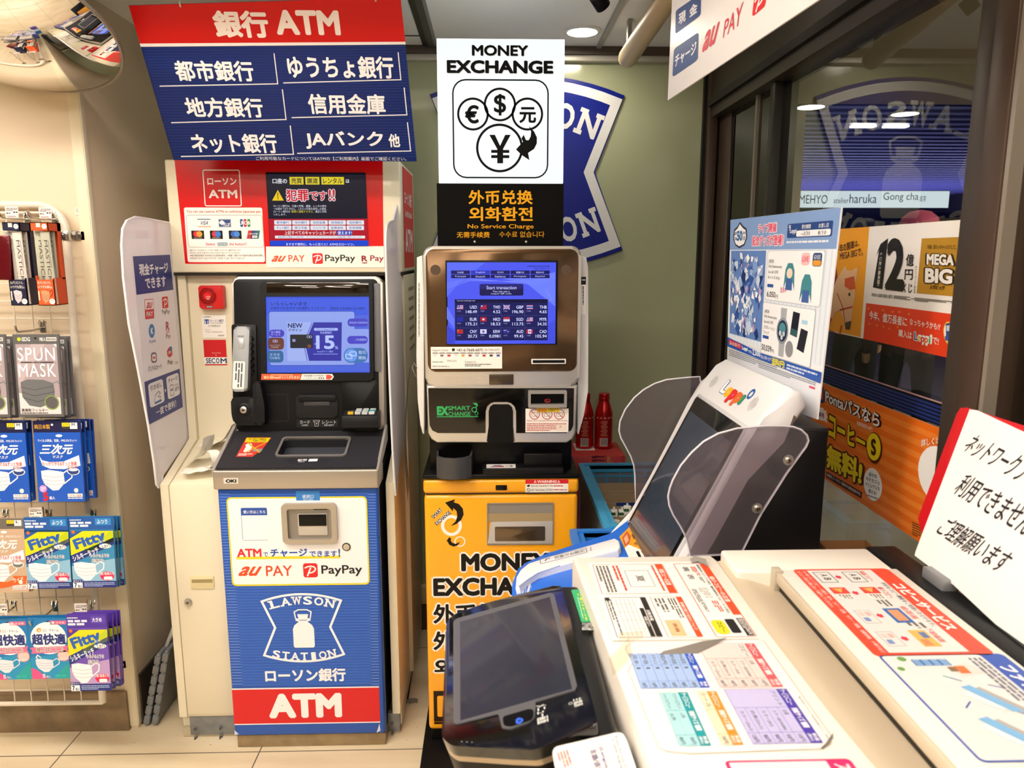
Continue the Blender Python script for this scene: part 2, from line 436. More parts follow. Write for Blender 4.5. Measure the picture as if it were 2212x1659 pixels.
g = MB(); g.box(XW+.005, XW+.013, y0+.001, 2.199, .12, HB+.01, shopglass); struct(g, 'window_2')
g = MB(); g.box(XW+.005, XW+.013, -1.5, y2-.013, .12, HB+.01, shopglass); struct(g, 'window_3')
g = MB(); g.box(XW+.005, XW+.013, 2.236, 2.655, .12, HB+.01, glassy('#8f8a80', .7, 1.6, name='tinted_glass')); struct(g, 'window_4')
# rest of the shop behind the camera closes the room
w = MB(); w.box(-5, XW+.3, -5.1, -5, 0, 2.6, mat('#b8ab93', .6)); struct(w, 'wall_rear')
w = MB(); w.box(-5.1, -5, -5, 3, 0, 2.6, mat('#b8ab93', .6)); struct(w, 'wall_far_left')
w = MB(); w.box(XW-.02, XW+.1, -5, -1.5, 0, 2.6, mat('#8d8372', .6)); struct(w, 'wall_right')
# lamps of the shop
def ceiling_light(x, y, z, sx, sy, power, label):
    r = thing('ceiling_light', label, 'ceiling light', (x, y, z), 'ceiling lights over the shop floor')
    a = MB(); a.box(x-sx/2-.03, x+sx/2+.03, y-sy/2-.03, y+sy/2+.03, z-.03, z, mat('#e6e4de', .5), .004); a.build('housing', r)
    d = MB(); d.box(x-sx/2, x+sx/2, y-sy/2, y+sy/2, z-.036, z-.0305, mat('#fff4e6', .4, emit=power)); d.build('diffuser', r)
k = 0
for (x, y) in ((-2.1, 1.15), (-.85, 1.0), (-1.9, -.5), (-.5, -.6), (.35, .15), (-1.9, -2.4), (-.3, -2.4)):
    ceiling_light(x, y, 2.519, 1.1 if k != 4 else .7, .22, LAMP if k != 4 else LAMP*.5, 'flat white ceiling lamp over the shop floor'); k += 1
# downlight and spot in the lower ceiling
dl = ZP(1258, 66, ZC)
r = thing('downlight', 'round recessed lamp in the ceiling above the money exchange sign', 'downlight', dl)
a = MB(); a.lathe([(.062, 0), (.062, -.004), (.05, -.007), (.047, 0)], dl, (0,0,1), mat('#d8d4ca', .3, .3), 32, False); a.build('trim_ring', r)
a = MB(); a.lathe([(.046, 0), (.046, -.002)], dl, (0,0,1), mat('#fff3df', .4, emit=110), 32); a.build('lamp', r)
sp_ = ZP(1286, 6, 2.2)
r = thing('spotlight', 'small black spotlight at the top edge above the exchange sign', 'spotlight', (sp_.x, sp_.y, ZC))
blk = mat('#0b0a0a', .45)
a = MB(); a.cyl(sp_+V3((0,-.02,.012)), (.35,.3,-.35), .022, .04, blk, 20, .004); a.build('lamp_head', r)
a = MB(); a.cyl((sp_.x, sp_.y-.01, 2.2), (0,0,1), .008, ZC-2.2, blk); a.build('stem', r)
# pipe under the ceiling, by the corner
p0 = YP(1352, 131, 2.52); p1 = YP(1452, -20, 2.05)
a = MB(); d = (p1-p0).normalized()
rings = [(.0,-.004),(.016,.0),(.028,.012),(.031,.03),(.031,(p1-p0).length)]
a.lathe(rings, p0, d, mat('#b7a27d', .4), 28); a.box(p0.x-.062, p0.x-.046, p1.y, YB-.05, ZC-.010, ZC, mat('#8f8d88', .4, .5)); a.box(p0.x-.006, p0.x+.006, p0.y-.06, p0.y-.03, p0.z+.02, ZC, mat('#8f8d88', .4, .5))
a.build('round_pipe', label='beige round-ended pipe slanting under the ceiling by the window corner', cat='pipe')
# ---------------------------------------------------------------- concourse outside the window
o = MB(); o.add([(XW+.05,-4,-.002),(16,-4,-.002),(16,22,-.002),(XW+.05,22,-.002)], [(0,1,2,3)], mat('#a2957f', .25, mottle=.2, mscale=2), False); struct(o, 'floor_outside')
o = MB(); o.box(XW+.3, 16, -4, 5.2, 2.5, 2.6, mat('#b5aa92', .7)); o.box(XW+.3, 16, 5.2, 22, 3.2, 3.3, mat('#1c1c2a', .6)); o.box(XW+.3, 16, 5.15, 5.2, 2.5, 3.3, mat('#1d1c22', .6))
for i in range(46): o.box(1.2, 16, 5.5+i*.33, 5.5+i*.33+.14, 3.06, 3.2, mat('#6f6f9c', .35))
struct(o, 'ceiling_outside')
o = MB(); o.box(XW+.3, 16, 21, 21.2, 0, 3.3, mat('#2a2822', .6)); o.box(12, 12.2, -4, 21, 0, 3.3, mat('#3b372f', .6)); struct(o, 'wall_outside')
for i in range(9): pass
o = MB(); o.box(1.9, 12, 14.2, 14.3, 2.02, 2.3, mat('#2e2b24', .5)); struct(o, 'trim_4')
P_ = ZP(1710, 470, 1.6)
# ================================================================ signs on the back wall
LB, LW, LR = '#0a2f8f', '#f2f0ee', '#d8121c'
def shield(cx, cy, sx, sy):
    """outline of the dairy shield: arched top and bottom, pinched sides; unit half sizes sx, sy, y up"""
    p = []
    for i in range(13):
        t = -1+2*i/12; p.append((cx+t*sx, cy+sy*(.80+.20*(1-t*t))))
    p.append((cx+sx*.70, cy+0.02*sy))
    for i in range(13):
        t = 1-2*i/12; p.append((cx+t*sx*1.02, cy-sy*(.80+.20*(1-t*t))))
    p.append((cx-sx*.70, cy+0.02*sy))
    return p[::-1]
def milk_can(a, x, y, s, col, back, L):
    """milk can drawn with its handle; x,y centre, s half height, in plane units"""
    def q(pts): return [(x+u*s, y+v*s) for u, v in pts]
    body = [(-.44,-.98),(.44,-.98),(.5,-.9),(.5,-.02),(.42,.18),(.2,.36),(.2,.42),(-.2,.42),(-.2,.36),(-.42,.18),(-.5,-.02),(-.5,-.9)]
    a.flat(a.fr, q(body), a.lv(L), a.c(col)); a.flat(a.fr, q([(-.2,.45),(.2,.45),(.26,.74),(-.26,.74)]), a.lv(L), a.c(col))
    a.flat(a.fr, q([(-.36,.42),(-.2,.36),(-.18,.5),(-.34,.56)]), a.lv(L+1), a.c(col)); a.flat(a.fr, q([(.36,.42),(.34,.56),(.18,.5),(.2,.36)]), a.lv(L+1), a.c(col))
    a._stroke(q([(-.34,.5),(-.4,.86),(-.2,.97),(.2,.97),(.4,.86),(.34,.5)]), .06*s, col, L+1, False)
def lettering(a, txt, fr, cx, cy, half, h, sag, col, L, bold=.03):
    """slab-serif letters set along an arc"""
    n = len(txt); W = 2*half/n
    for i, ch in enumerate(txt):
        t = -1+(2*i+1)/n; x = cx+t*half; y = cy+sag*(1-t*t); an = math.atan(-2*sag*t/half)
        w = W*(.82 if ch != 'I' else .5)
        vs, fs = glyphs(ch, bold); ca, sa = math.cos(an), math.sin(an); P = []
        for u, v, dw in vs:
            du, dv = (u-.5)*w, (v-.5)*h; P.append(fr.at(x+du*ca-dv*sa, y+du*sa+dv*ca, a.lv(L)+dw))
        a.add(P, fs, a.c(col), False)
        th = h*.17        # slab serifs
        feet = {'L':[(-.5,-.5),(-.5,.5)], 'A':[(-.42,-.5),(.42,-.5)], 'W':[(-.4,.5),(.4,.5)], 'N':[(-.42,-.5),(-.42,.5),(.42,.5)], 'T':[(0,-.5)], 'I':[(0,-.5),(0,.5)]}.get(ch, [])
        for fu, fv in feet:
            q = []
            for u, v in ((-.2,-1),(.2,-1),(.2,1),(-.2,1)):
                du = fu*w+u*W*.85; dv = fv*h-(th/2 if fv > 0 else -th/2)+v*th/2; q.append(fr.at(x+du*ca-dv*sa, y+du*sa+dv*ca, a.lv(L+1)))
            a.add(q, [(0,1,2,3)], a.c(col), False)
bw = Fr((.135, YB-.0105, 1.795))
a = Art(bw, 0)
a.prism(bw, shield(0, 0, .352, .345), -.010, 0, mat('#03197c', .3, spec=.3), .002)
a._stroke(shield(0, 0, .322, .315), .034, '#d9d8d6', 1, True)
lettering(a, 'LAWSON', bw, 0, .158, .268, .092, .060, '#d9d8d6', 2, .03)
lettering(a, 'STATION', bw, 0, -.158, .268, .092, -.060, '#d9d8d6', 2, .03)
milk_can(a, 0, -.01, .15, '#d9d8d6', '#041f78', 2)
a.build('shop_emblem', label='large blue shield emblem on the frosted back wall behind the exchange sign', cat='emblem')
# ================================================================ hanging bank sign
bf = Fr((-.55, 2.2, 1.766), (1,0,0), (0,-.2,.36))
a = Art(bf, 0, lambda h: mat(h, .4, spec=.25))
BL_ = '#0b2366'
a.pslab([(278,12),(865,-6),(900,349),(375,346)], -.004, 0, mat(BL_, .4, spec=.25), .0006)
a.P([(278,12),(865,-6),(876,92),(303,97)], '#cb0409', 1); a.P([(302,94),(875.5,90),(876.5,96),(304,101)], '#efeae8', 2)
for (s_, x0, y0, x1, y1) in (('銀行',455,22,585,82),('ATM',590,21,737,76)): a.T(s_, x0, y0, x1, y1, '#f4e9e6', 3, .045)
for (s_, x0, y0, x1, y1) in (('都市銀行',372,130,552,176),('ゆうちょ銀行',617,120,852,170),('地方銀行',395,210,572,254),('信用金庫',662,202,834,247),('ネット銀行',407,288,602,331),('JAバンク',656,283,830,322),('他',838,289,865,318)):
    a.T(s_, x0, y0, x1, y1, '#eeeef2', 3, .03)
for p in ([(345,186),(600,181),(592,115)],[(612,179),(866,172),(860,113)],[(370,265),(618,258),(610,193)],[(630,254),(879,248),(873,189)],[(391,338),(634,333),(627,271)],[(642,331),(887,326),(880,264)]):
    a.S(p, 2.2, '#e3e3ea', 2)
for i in range(40):
    y = 103+i*6.1; a.P([(305+(y-97)*.288+2,y),(876+(y-92)*.094,y-4),(876+(y-92)*.094,y-2.6),(305+(y-97)*.288+2,y+1.4)], '#143079', 1)
a.T('ご利用可能なカードについてはATMの【ご利用案内】画面でご確認ください。', 552, 338, 878, 347, '#dfe2ee', 2)
sign = a.build('hanging_bank_sign', label='blue and red bank sign hung tilted above the cash machine', cat='sign')
for x, y in ((391, 9), (812, -3)):
    h = MB(); p = bf.at(*bf.px(x, y)); h.tube([p+V3((0,-.004,-.008)), p+V3((0,-.008,0)), p+V3((0,0,.012)), p+V3((0,0,.05)), V3((p.x, p.y, ZC))], .0022, mat('#c9c6c0', .3, .6), 6)
    h.build('hanging_hook', sign)
# ================================================================ cash machine booth (cabinet round the machine)
BX0, BX1 = -.983, -.28
bone = mat('#e2d8be', .42, coat=.15); bone2 = mat('#d6cbb0', .45)
booth = thing('machine_booth', 'cream cabinet with red header that houses the cash machine', 'booth', ((BX0+BX1)/2, 2.4, 0))
side = Fr((0,0,0), (0,1,0), (0,0,1))      # u = Y, v = Z, normal = +X
def sideprism(mb, poly, x0, x1, m, bev=0.): mb.prism(side, poly, x0, x1, m, bev, 2, True)
b = MB()
ped = [(2.135,.075),(2.135,.832),(2.37,.912),(2.37,1.45),(2.72,1.45),(2.72,.02),(2.16,.02),(2.16,.075)]
sideprism(b, ped, BX0, -.958, bone, .003)
sideprism(b, [(2.139,.075),(2.139,.828),(2.385,.910),(2.385,1.446),(2.72,1.446),(2.72,.02),(2.2,.02),(2.2,.075)], -.957, -.803, bone, .002)
sideprism(b, ped, -.318, BX1-.012, bone, .003)
b.box(-.81, -.31, 2.60, 2.72, .02, 1.45, bone2)
b.box(BX0+.004, BX1-.016, 2.145, 2.19, .002, .03, mat('#b9ad92', .5))
b.build('cabinet_body', booth)
b = MB(); b.box(BX0-.004, BX1+.004, 2.35, 2.73, 1.447, 1.786, bone, .006, 3); b.box(BX0-.002, BX1+.002, 2.353, 2.72, 1.438, 1.4465, mat('#2a2620', .6)); header = b.build('header_box', booth)
hf = front(2.3495)
a = Art(hf, 0, z=(260,330,3.318))
RED = '#d3070d'
a.P([(388,50),(1880,52),(1886,668),(1043,672),(1043,795),(465,795)], mat(RED, .22, coat=.5, bump=.05, bscale=60), 1)
a.O(591, 124, 868, 381, 7, '#f6ece8', 2, 12)
a.T('ローソン', 622, 180, 834, 231, '#f6ece8', 2, .03); a.T('ATM', 630, 265, 840, 326, '#f6ece8', 2, .03)
a.R(455, 392, 1038, 784, '#f3ede6', 2, 14)
a.T('You can use Lawson ATMs to withdraw Japanese yen.', 474, 411, 1012, 436, '#b3161d', 3, .015, res=2)
a.O(472, 446, 1030, 677, 2.4, '#7c4a44', 3, 18)
a.R(552, 474, 646, 480, '#15356e', 3); a.T('VISA', 568, 489, 638, 517, '#15356e', 3, .02, .2); a.R(556, 527, 650, 533, '#e08a3a', 3)
a.R(702, 475, 796, 534, '#173a78', 3); a.O(705, 478, 793, 531, 2, '#e9e9ee', 4); a.P([(706,500),(728,481),(750,500),(728,520)], '#eef0f4', 4); a.R(726,482,730,520,'#173a78',5); a.T('PLUS', 734, 503, 790, 527, '#eef0f4', 5, .02, .2)
for x, c_, l_ in ((857,'#1a4a8e','J'),(883,'#b9173a','C'),(909,'#17803e','B')): a.R(x, 475, x+24, 532, c_, 3, 8); a.T(l_, x+3, 490, x+21, 515, '#f4f1ee', 4, .03)
for x, c1, c2, l_ in ((508,'#d0182a','#e8922a','mastercard'),(641,'#c91a2e','#2c6fc4','maestro'),(776,'#2b56b4','#3a7fd0','cirrus')):
    a.R(x, 558, x+95, 618, '#15120f', 3); a.C(x+36, 583, 21, c1, 4); a.C(x+59, 583, 21, c2, 5); a.T(l_, x+18, 606, x+77, 614, '#d8d6d2', 4, res=1)
a.P([(917,557),(950,557),(938,617),(906,617)], '#b8202e', 3); a.P([(946,557),(976,557),(964,617),(934,617)], '#1d4a80', 3); a.P([(974,557),(1002,557),(992,617),(962,617)], '#17666c', 3)
a.T('UnionPay', 914, 575, 994, 588, '#f3f1ee', 4, .02, .2, res=2); a.T('銀联', 944, 592, 984, 612, '#f3f1ee', 4, .02)
a.T('Select', 612, 644, 682, 664, '#b3161d', 3, .02); a.R(692, 643, 771, 668, '#6f8690', 3, 10); a.C(703, 655, 7, '#e9eef0', 4, t=2.4); a.T('取引開始', 714, 648, 766, 664, '#dfe8ec', 4); a.T('the button!!', 779, 644, 906, 664, '#b3161d', 3, .02)
a.T('※同じマークのあるカードでもご利用いただけない場合があります。', 495, 692, 868, 706, '#4a3a36', 3, .01, res=1)
a.T('※Some cards with the same marks may not be accepted.', 497, 711, 858, 725, '#4a3a36', 3, .01, res=1)
a.T('※标识相同的银行卡也存在无法使用的情况。※標章一樣的卡片可能存在無法使用的情形。', 499, 729, 1028, 744, '#4a3a36', 3, .01, res=1)
a.T('※동일한 마크가 있는 카드라도 이용할 수 없는 경우가 있습니다.', 500, 749, 894, 763, '#4a3a36', 3, .01, res=1)
a.build('header_poster', booth, label='glossy red header poster with bank card marks')
# header monitor
a = Art(hf, .003, lambda h: glow(h, .85), (260,330,3.318))
a.slab(1042, 141, 1772, 668, 3, 0, .003, mat('#0b0b10', .25))
SB = '#070a24'
a.P([(1052,150),(1758,150),(1770,472),(1062,474)], SB, 1)
for i in range(16): a.R(1068+i*44, 385+(i%3)*14, 1070+i*44, 470, '#12183c', 2)
a.T('口座の', 1090, 184, 1196, 221, '#f2f4fa', 3, .02)
for s_, x0, x1 in (('売買',1212,1314),('譲渡',1325,1428),('レンタル',1440,1604)):
    a.R(x0, 173, x1, 228, '#e6d326', 2); a.T(s_, x0+12, 181, x1-12, 221, '#20242c', 3, .02)
a.T('は', 1616, 189, 1642, 216, '#f2f4fa', 3, .02)
a.P([(1088,343),(1129,266),(1172,343)], '#f0c81e', 3); a.T('!', 1126, 285, 1134, 335, '#1c1a12', 4, .05)
for off, c_, L in ((.10,'#f6f4f6',2),(.035,'#cf2038',4)):
    e = 4 if off > .05 else 0
    a.T('犯罪', 1186-e, 262-e, 1350+e, 348+e, c_, L, off); a.T('です', 1356-e, 276-e, 1480+e, 342+e, c_, L, off*.8); a.T('!!', 1492-e, 262-e, 1540+e, 344+e, c_, L, off*.8)
a.T('ローソン銀行は、口座の売買、譲渡、レンタル等を', 1098, 373, 1478, 391, '#dfe3f4', 3, res=1); a.T('一切認めておりません。これらの行為を発見した場合、', 1098, 393, 1480, 411, '#dfe3f4', 3, res=1)
a.T('ローソン銀行は', 1098, 413, 1218, 430, '#dfe3f4', 3, res=1); a.T('警察に通報するなど、', 1226, 413, 1388, 430, '#d8d040', 3, res=1); a.T('厳正に対処', 1398, 413, 1478, 430, '#dfe3f4', 3, res=1); a.T('いたします。', 1098, 435, 1190, 451, '#dfe3f4', 3, res=1)
a.P([(1062,474),(1770,472),(1777,628),(1072,630)], '#b3122a', 1)
for i, s_ in enumerate(('都市銀行','地方銀行','信用金庫','信用組合','信託銀行','ネット銀行','商工中金','クレジットカード等','証券会社','生命保険')):
    x = 1102+(i%5)*130; y = 484+(i//5)*38; a.R(x, y, x+125, y+32, '#e6e9f2', 2, 4); a.T(s_, x+18, y+7, x+107, y+25, '#1c3fa0', 3, .01, res=2)
a.T('上記すべてのキャッシュカードが', 1176, 560, 1546, 588, '#f4eef0', 3, .015, res=2); a.R(1552, 558, 1662, 590, '#1f46c0', 2, 4); a.T('使えます!', 1558, 562, 1660, 587, '#f4f4fa', 3, .015)
a.R(1108, 594, 1754, 614, '#eceaf0', 2, 3); a.T('現金封筒の必要以上のお持ち帰り、オークションサイトやフリマアプリへの出品は固くお断りいたします。', 1130, 597, 1730, 612, '#2a49b0', 3, res=1)
a.P([(1072,630),(1777,628),(1780,667),(1075,668)], '#1846d6', 1); a.T('ますます便利に、もっと近くに！ATMならローソン。', 1188, 646, 1676, 666, '#e9edfb', 3, .01, res=2)
a.build('header_monitor', booth, label='lit advertising monitor in the red header')
# pay strip
def paypay_mark(a, x0, y0, x1, y1, L):
    a.R(x0, y0, x1, y1, '#d9151f', L, (x1-x0)*.16); w = x1-x0; h = y1-y0
    X = lambda t: x0+w*t
    Yy = lambda t: y0+h*t
    a.S([(X(.30),Yy(.92)),(X(.52),Yy(.30))], w*.10, '#f6f1ee', L+1)
    a.S([(X(.12),Yy(.34)),(X(.3),Yy(.24)),(X(.52),Yy(.2)),(X(.74),Yy(.25)),(X(.84),Yy(.38)),(X(.78),Yy(.54)),(X(.62),Yy(.65)),(X(.44),Yy(.69))], w*.09, '#f6f1ee', L+2)
def au_pay(a, x0, y0, x1, y1, L, c1='#e0491c', split=.5):
    m = x0+(x1-x0)*split
    a.T('au', x0, y0+(y1-y0)*.08, m-(x1-x0)*.03, y1, c1, L, .03, .35); a.T('PAY', m+(x1-x0)*.02, y0, x1, y1, '#d9441c', L, .01)
a = Art(hf, .0015, z=(260,330,3.318))
a.slab(1043, 672, 1892, 822, 2, 0, .0015, mat('#f0ebe2', .4))
au_pay(a, 1076, 733, 1322, 781, 2); paypay_mark(a, 1375, 720, 1453, 796, 2); a.T('PayPay', 1466, 731, 1684, 791, '#262324', 2, .015)
a.T('R', 1728, 737, 1772, 779, '#8c1226', 2, .04); a.P([(1728,787),(1772,785),(1766,793),(1736,793)], '#8c1226', 2); a.T('Pay', 1790, 735, 1888, 788, '#8c1226', 2, .015)
a.build('pay_sticker', booth)
# header side sign and vents on the right flank
sf = Fr((BX1+.0045, 0, 0), (0,1,0), (0,0,1))
a = Art(sf, 0); a.z = (0,0,1); a.grid(2.40, 1.775, 2.70, 1.46, 100, 100)
a.R(0, 0, 100, 100, RED, 1, 0); a.T('ローソン銀行', 14, 22, 86, 36, '#eee6e0', 2, .03); a.T('LAWSON BANK', 16, 42, 84, 48, '#eee6e0', 2, .02); a.T('ATM', 14, 60, 86, 84, '#eee6e0', 2, .03)
a.build('side_sign', booth)
b = MB(); b.box(BX1-.02, BX1+.002, 2.40, 2.72, .06, 1.446, bone2, .002)
for i in range(7): b.box(BX1+.001, BX1+.004, 2.52, 2.66, 1.18+i*.034, 1.19+i*.034, mat('#8f866f', .5))
b.build('side_vent', booth)
# left door, handle, lock, steel foot
b = MB(); b.box(-.955, -.806, 2.1335, 2.139, .085, .826, bone, .0015)
door = b.build('cabinet_door', booth)
df_ = front(2.1330)
a = Art(df_, .003, z=(320,1000,2.517)); a.slab(226, 617, 359, 684, 4, 0, .003, mat('#dfd0a4', .45), .001)
a.P([(236,634),(350,632),(352,668),(238,669)], '#9c8a5e', 1); a.P([(238,652),(351,651),(352,668),(238,669)], '#d8c89a', 2)
a.build('handle', door)
lk = df_.at(*df_.px(407, 1300))
b = MB(); b.lathe([(.0115,0),(.011,.006),(.0095,.008)], lk, (0,-1,0), mat('#b9b7b2', .25, .9), 24); b.lathe([(.0055,.0081),(.005,.0095)], lk, (0,-1,0), mat('#8a8882', .3, .9), 20); b.box(lk.x-.0009, lk.x+.0009, lk.y-.0101, lk.y-.009, lk.z-.003, lk.z+.003, mat('#15130f', .6)); b.build('lock', door)
steel = mat('#8d9094', .4, .55, mottle=.2, mscale=30)
for nm, x0, x1, pts in (('steel_foot', -.955, -.80, ((422,1573),(477,1571),(424,1592),(478,1590))), ('steel_foot', -.334, -.296, ((847,1562),(848,1581)))):
    b = MB(); b.box(x0, x1, 2.142, 2.16, .008, .072, steel, .001); ft = b.build(nm, booth)
    for (px, py) in pts:
        p = YP(px, py, 2.1415); q = MB(); q.cyl(p, (0,-1,0), .0058, .004, steel, 6); q.cyl(p+V3((0,-.004,0)), (0,-1,0), .0032, .008, mat('#7a766e', .35, .8), 10); q.build('bolt', ft)
# privacy screens
milky = glassy('#ffffff', .95, 1.4, .05, .88, '#fbf8ff', name='milky_acrylic')
def screen_poly(pts, X): return [(XP(x, y, X).y, XP(x, y, X).z) for x, y in pts]
def smooth_poly(p, n=4):
    o = []
    N = len(p)
    for i in range(N):
        p0, p1, p2, p3 = p[i-1], p[i], p[(i+1)%N], p[(i+2)%N]
        for k in range(n):
            t = k/n; o.append(tuple(.5*((2*p1[j])+(-p0[j]+p2[j])*t+(2*p0[j]-5*p1[j]+4*p2[j]-p3[j])*t*t+(-p0[j]+3*p1[j]-3*p2[j]+p3[j])*t**3) for j in (0,1)))
    return o
SPTS = [(368,482),(320,473),(293,469),(275,477),(266,495),(264,530),(268,600),(280,700),(300,800),(322,920),(334,1000),(339,1046),(344,1053),(349,1046),(352,1028),(409,947)]
XS = BX0-.003
sp2 = screen_poly(SPTS, XS)
b = MB(); b.prism(side, sp2, XS-.004, XS, milky, .001, 1, True)
b.tube([V3((XS-.002, y, z)) for y, z in sp2[:15]], .0035, mat('#eceaf0', .3), 8)
ps = b.build('privacy_screen', booth, label='milky screen with charge notice on the outer side')
# print on the inner face of the left screen (normal +X, text runs along +Y)
NV = '#1b2f80'
class Quad(Art):
    q = None
    def m(s, x, y, w=None):
        if s.q is None or w is not None: return Art.m(s, x, y, w)
        s_, t_ = x/100, y/100; u = s.q
        return tuple((u[0][j]*(1-s_)+u[1][j]*s_)*(1-t_)+(u[3][j]*(1-s_)+u[2][j]*s_)*t_ for j in (0,1))
    def on(s, q): s.q = [Art.m(s, *p) for p in q]; return s
    def T(s, txt, x0, y0, x1, y1, h, L=2, bold=0., shear=0., rot=0, res=3, gap=1.0, arc=0., ang=0.):
        vs, fs = glyphs(txt, bold, res, gap); P = []
        for x, y, dw in vs:
            if shear: x = (x+shear*y)/(1+shear)
            if rot == 1: x, y = y, 1-x
            elif rot == 3: x, y = 1-y, x
            elif rot == 2: x, y = 1-x, 1-y
            if arc: y += arc*(1-(2*x-1)**2)
            P.append(s.fr.at(*s.m(x0+(x1-x0)*x, y1+(y0-y1)*y), s.lv(L)+dw))
        s.add(P, fs, s.c(h), False)
    def R(s, x0, y0, x1, y1, h, L=1, r=0):
        s.flat(s.fr, [s.m(*p) for p in rrect(x0, y0, x1, y1, r)], s.lv(L), s.c(h))
    def O(s, x0, y0, x1, y1, t, h, L=1, r=0): s.S(rrect(x0, y0, x1, y1, r), t, h, L, True)
    def C(s, x, y, r, h, L=1, ry=None, n=24, t=None):
        ry = ry or r; p = [(x+r*math.cos(2*math.pi*i/n), y+ry*math.sin(2*math.pi*i/n)) for i in range(n)]
        if t: s.S(p, t, h, L, True)
        else: s.flat(s.fr, [s.m(*q) for q in p], s.lv(L), s.c(h))
a = Quad(Fr((XS+.0006,0,0), (0,1,0), (0,0,1)), 0, z=(0,400,2.765))
a.on([(793,425),(1015,415),(1035,625),(815,655)]); a.R(0,0,100,100,NV,1)
a.T('現金チャージ', 12, 20, 90, 52, '#f1f0f6', 2, .03); a.T('できます', 24, 58, 80, 88, '#f1f0f6', 2, .03)
a.on([(815,655),(1035,625),(1075,1095),(862,1172)]); a.R(0,0,100,100,'#f1eef4',0)
a.on([(862,682),(916,678),(921,795),(867,802)]); a.R(0,0,100,100,'#d3202a',1,6); a.R(4,3,96,52,'#f4eeee',2,4); a.T('au', 14, 16, 86, 46, '#d3202a', 3, .02, .3); a.T('PAY', 14, 62, 86, 88, '#f4eeee', 3, .02)
a.on([(966,668),(1002,664),(1006,732),(970,737)]); paypay_mark(a, 0, 0, 100, 100, 1)
a.on([(966,745),(1012,740),(1014,772),(968,777)]); a.T('PayPay', 0, 0, 100, 100, '#33303a', 2)
a.on([(886,832),(922,826),(926,910),(890,916)]); a.C(50, 50, 50, '#2a7cc0', 1); a.T('K', 30, 28, 72, 72, '#f4f4f6', 2, .05)
a.on([(890,924),(928,918),(930,942),(892,950)]); a.T('Kyash', 0, 0, 100, 100, '#2a6cae', 2)
a.on([(988,815),(1018,810),(1022,920),(992,926)]); a.T('R', 4, 2, 70, 50, '#b01c34', 2, .03); a.R(8,56,72,60,'#b01c34',2); a.T('Pay', 0, 66, 92, 100, '#8a2436', 2)
a.on([(900,1002),(934,996),(938,1058),(904,1064)]); a.R(0,0,100,100,'#6a6278',1,30); a.R(16,16,84,84,'#eeeaf2',2,22); a.R(26,40,74,60,'#d8602a',3,8)
a.on([(882,1082),(964,1066),(966,1094),(884,1116)]); a.T('バンドルカード', 0, 0, 100, 100, '#33303a', 2, .015)
a.on([(996,968),(1026,962),(1030,1026),(1000,1034)]); a.P([(0,30),(50,0),(100,20),(100,80),(45,100),(0,75)], '#c92a34', 1); a.C(78, 22, 24, '#3a82c4', 2); a.T('m', 20, 40, 70, 66, '#f4eeee', 3, .02)
a.on([(1000,1046),(1030,1040),(1032,1072),(1002,1080)]); a.T('Pay', 0, 0, 100, 100, '#33303a', 2, .015)
a.on([(1048,1054),(1062,1050),(1063,1066),(1049,1070)]); a.T('ほか', 0, 0, 100, 100, '#33303a', 2)
a.on([(862,1176),(1072,1096),(1092,1325),(888,1432)]); a.R(0,0,100,100,NV,1)
a.R(8,8,48,64,'#eeecf4',2,6); a.R(58,8,95,64,'#eeecf4',2,6); a.T('引き出し', 13, 14, 44, 26, '#2a2c48', 3, .02); a.T('チャージ', 63, 14, 91, 26, '#2a2c48', 3, .02)
a.P([(51,34),(55,39),(51,44)], '#eeecf4', 2); a.S([(20,54),(24,40),(34,34),(38,40),(30,46),(38,48),(34,56)], 1.4, '#55586e', 3); a.R(20,55,40,60,'#2c6aa8',3,2)
a.O(66, 32, 76, 58, 1.2, '#44476a', 3, 2); a.C(71,44,3,'#2c6aa8',3); a.T('0円', 80, 42, 92, 52, '#2a2c48', 3, .02); a.T('手数料', 80, 34, 92, 39, '#2a2c48', 3)
a.T('一度で便利！', 22, 72, 80, 90, '#f1f0f6', 2, .02)
a.build('charge_notice', ps)
XR = BX1-.008
RPTS = [(828,492),(835,471),(856,474),(858,700),(872,918),(872,935),(856,1010),(856,1052),(850,1052),(846,980),(838,860),(832,720),(830,600)]
b = MB()
pr_ = [(XP(x-3, y, XR).y, XP(x-3, y, XR).z) for x, y in ()]
RS = [(2.06,1.555),(2.10,1.585),(2.22,1.60),(2.36,1.60),(2.37,.95),(2.32,.91),(2.18,.86),(2.12,.80),(2.10,.835),(2.075,.95),(2.06,1.1),(2.05,1.3),(2.05,1.48)]
b.prism(side, smooth_poly(RS, 3), XR, XR+.005, milky, .0012, 1, True)
b.tube([V3((XR+.0025, y, z)) for y, z in smooth_poly(RS, 3)], .0032, mat('#e6e5ea', .3), 8, True)
b.build('privacy_screen', booth, label='plain milky screen on the exchange side')
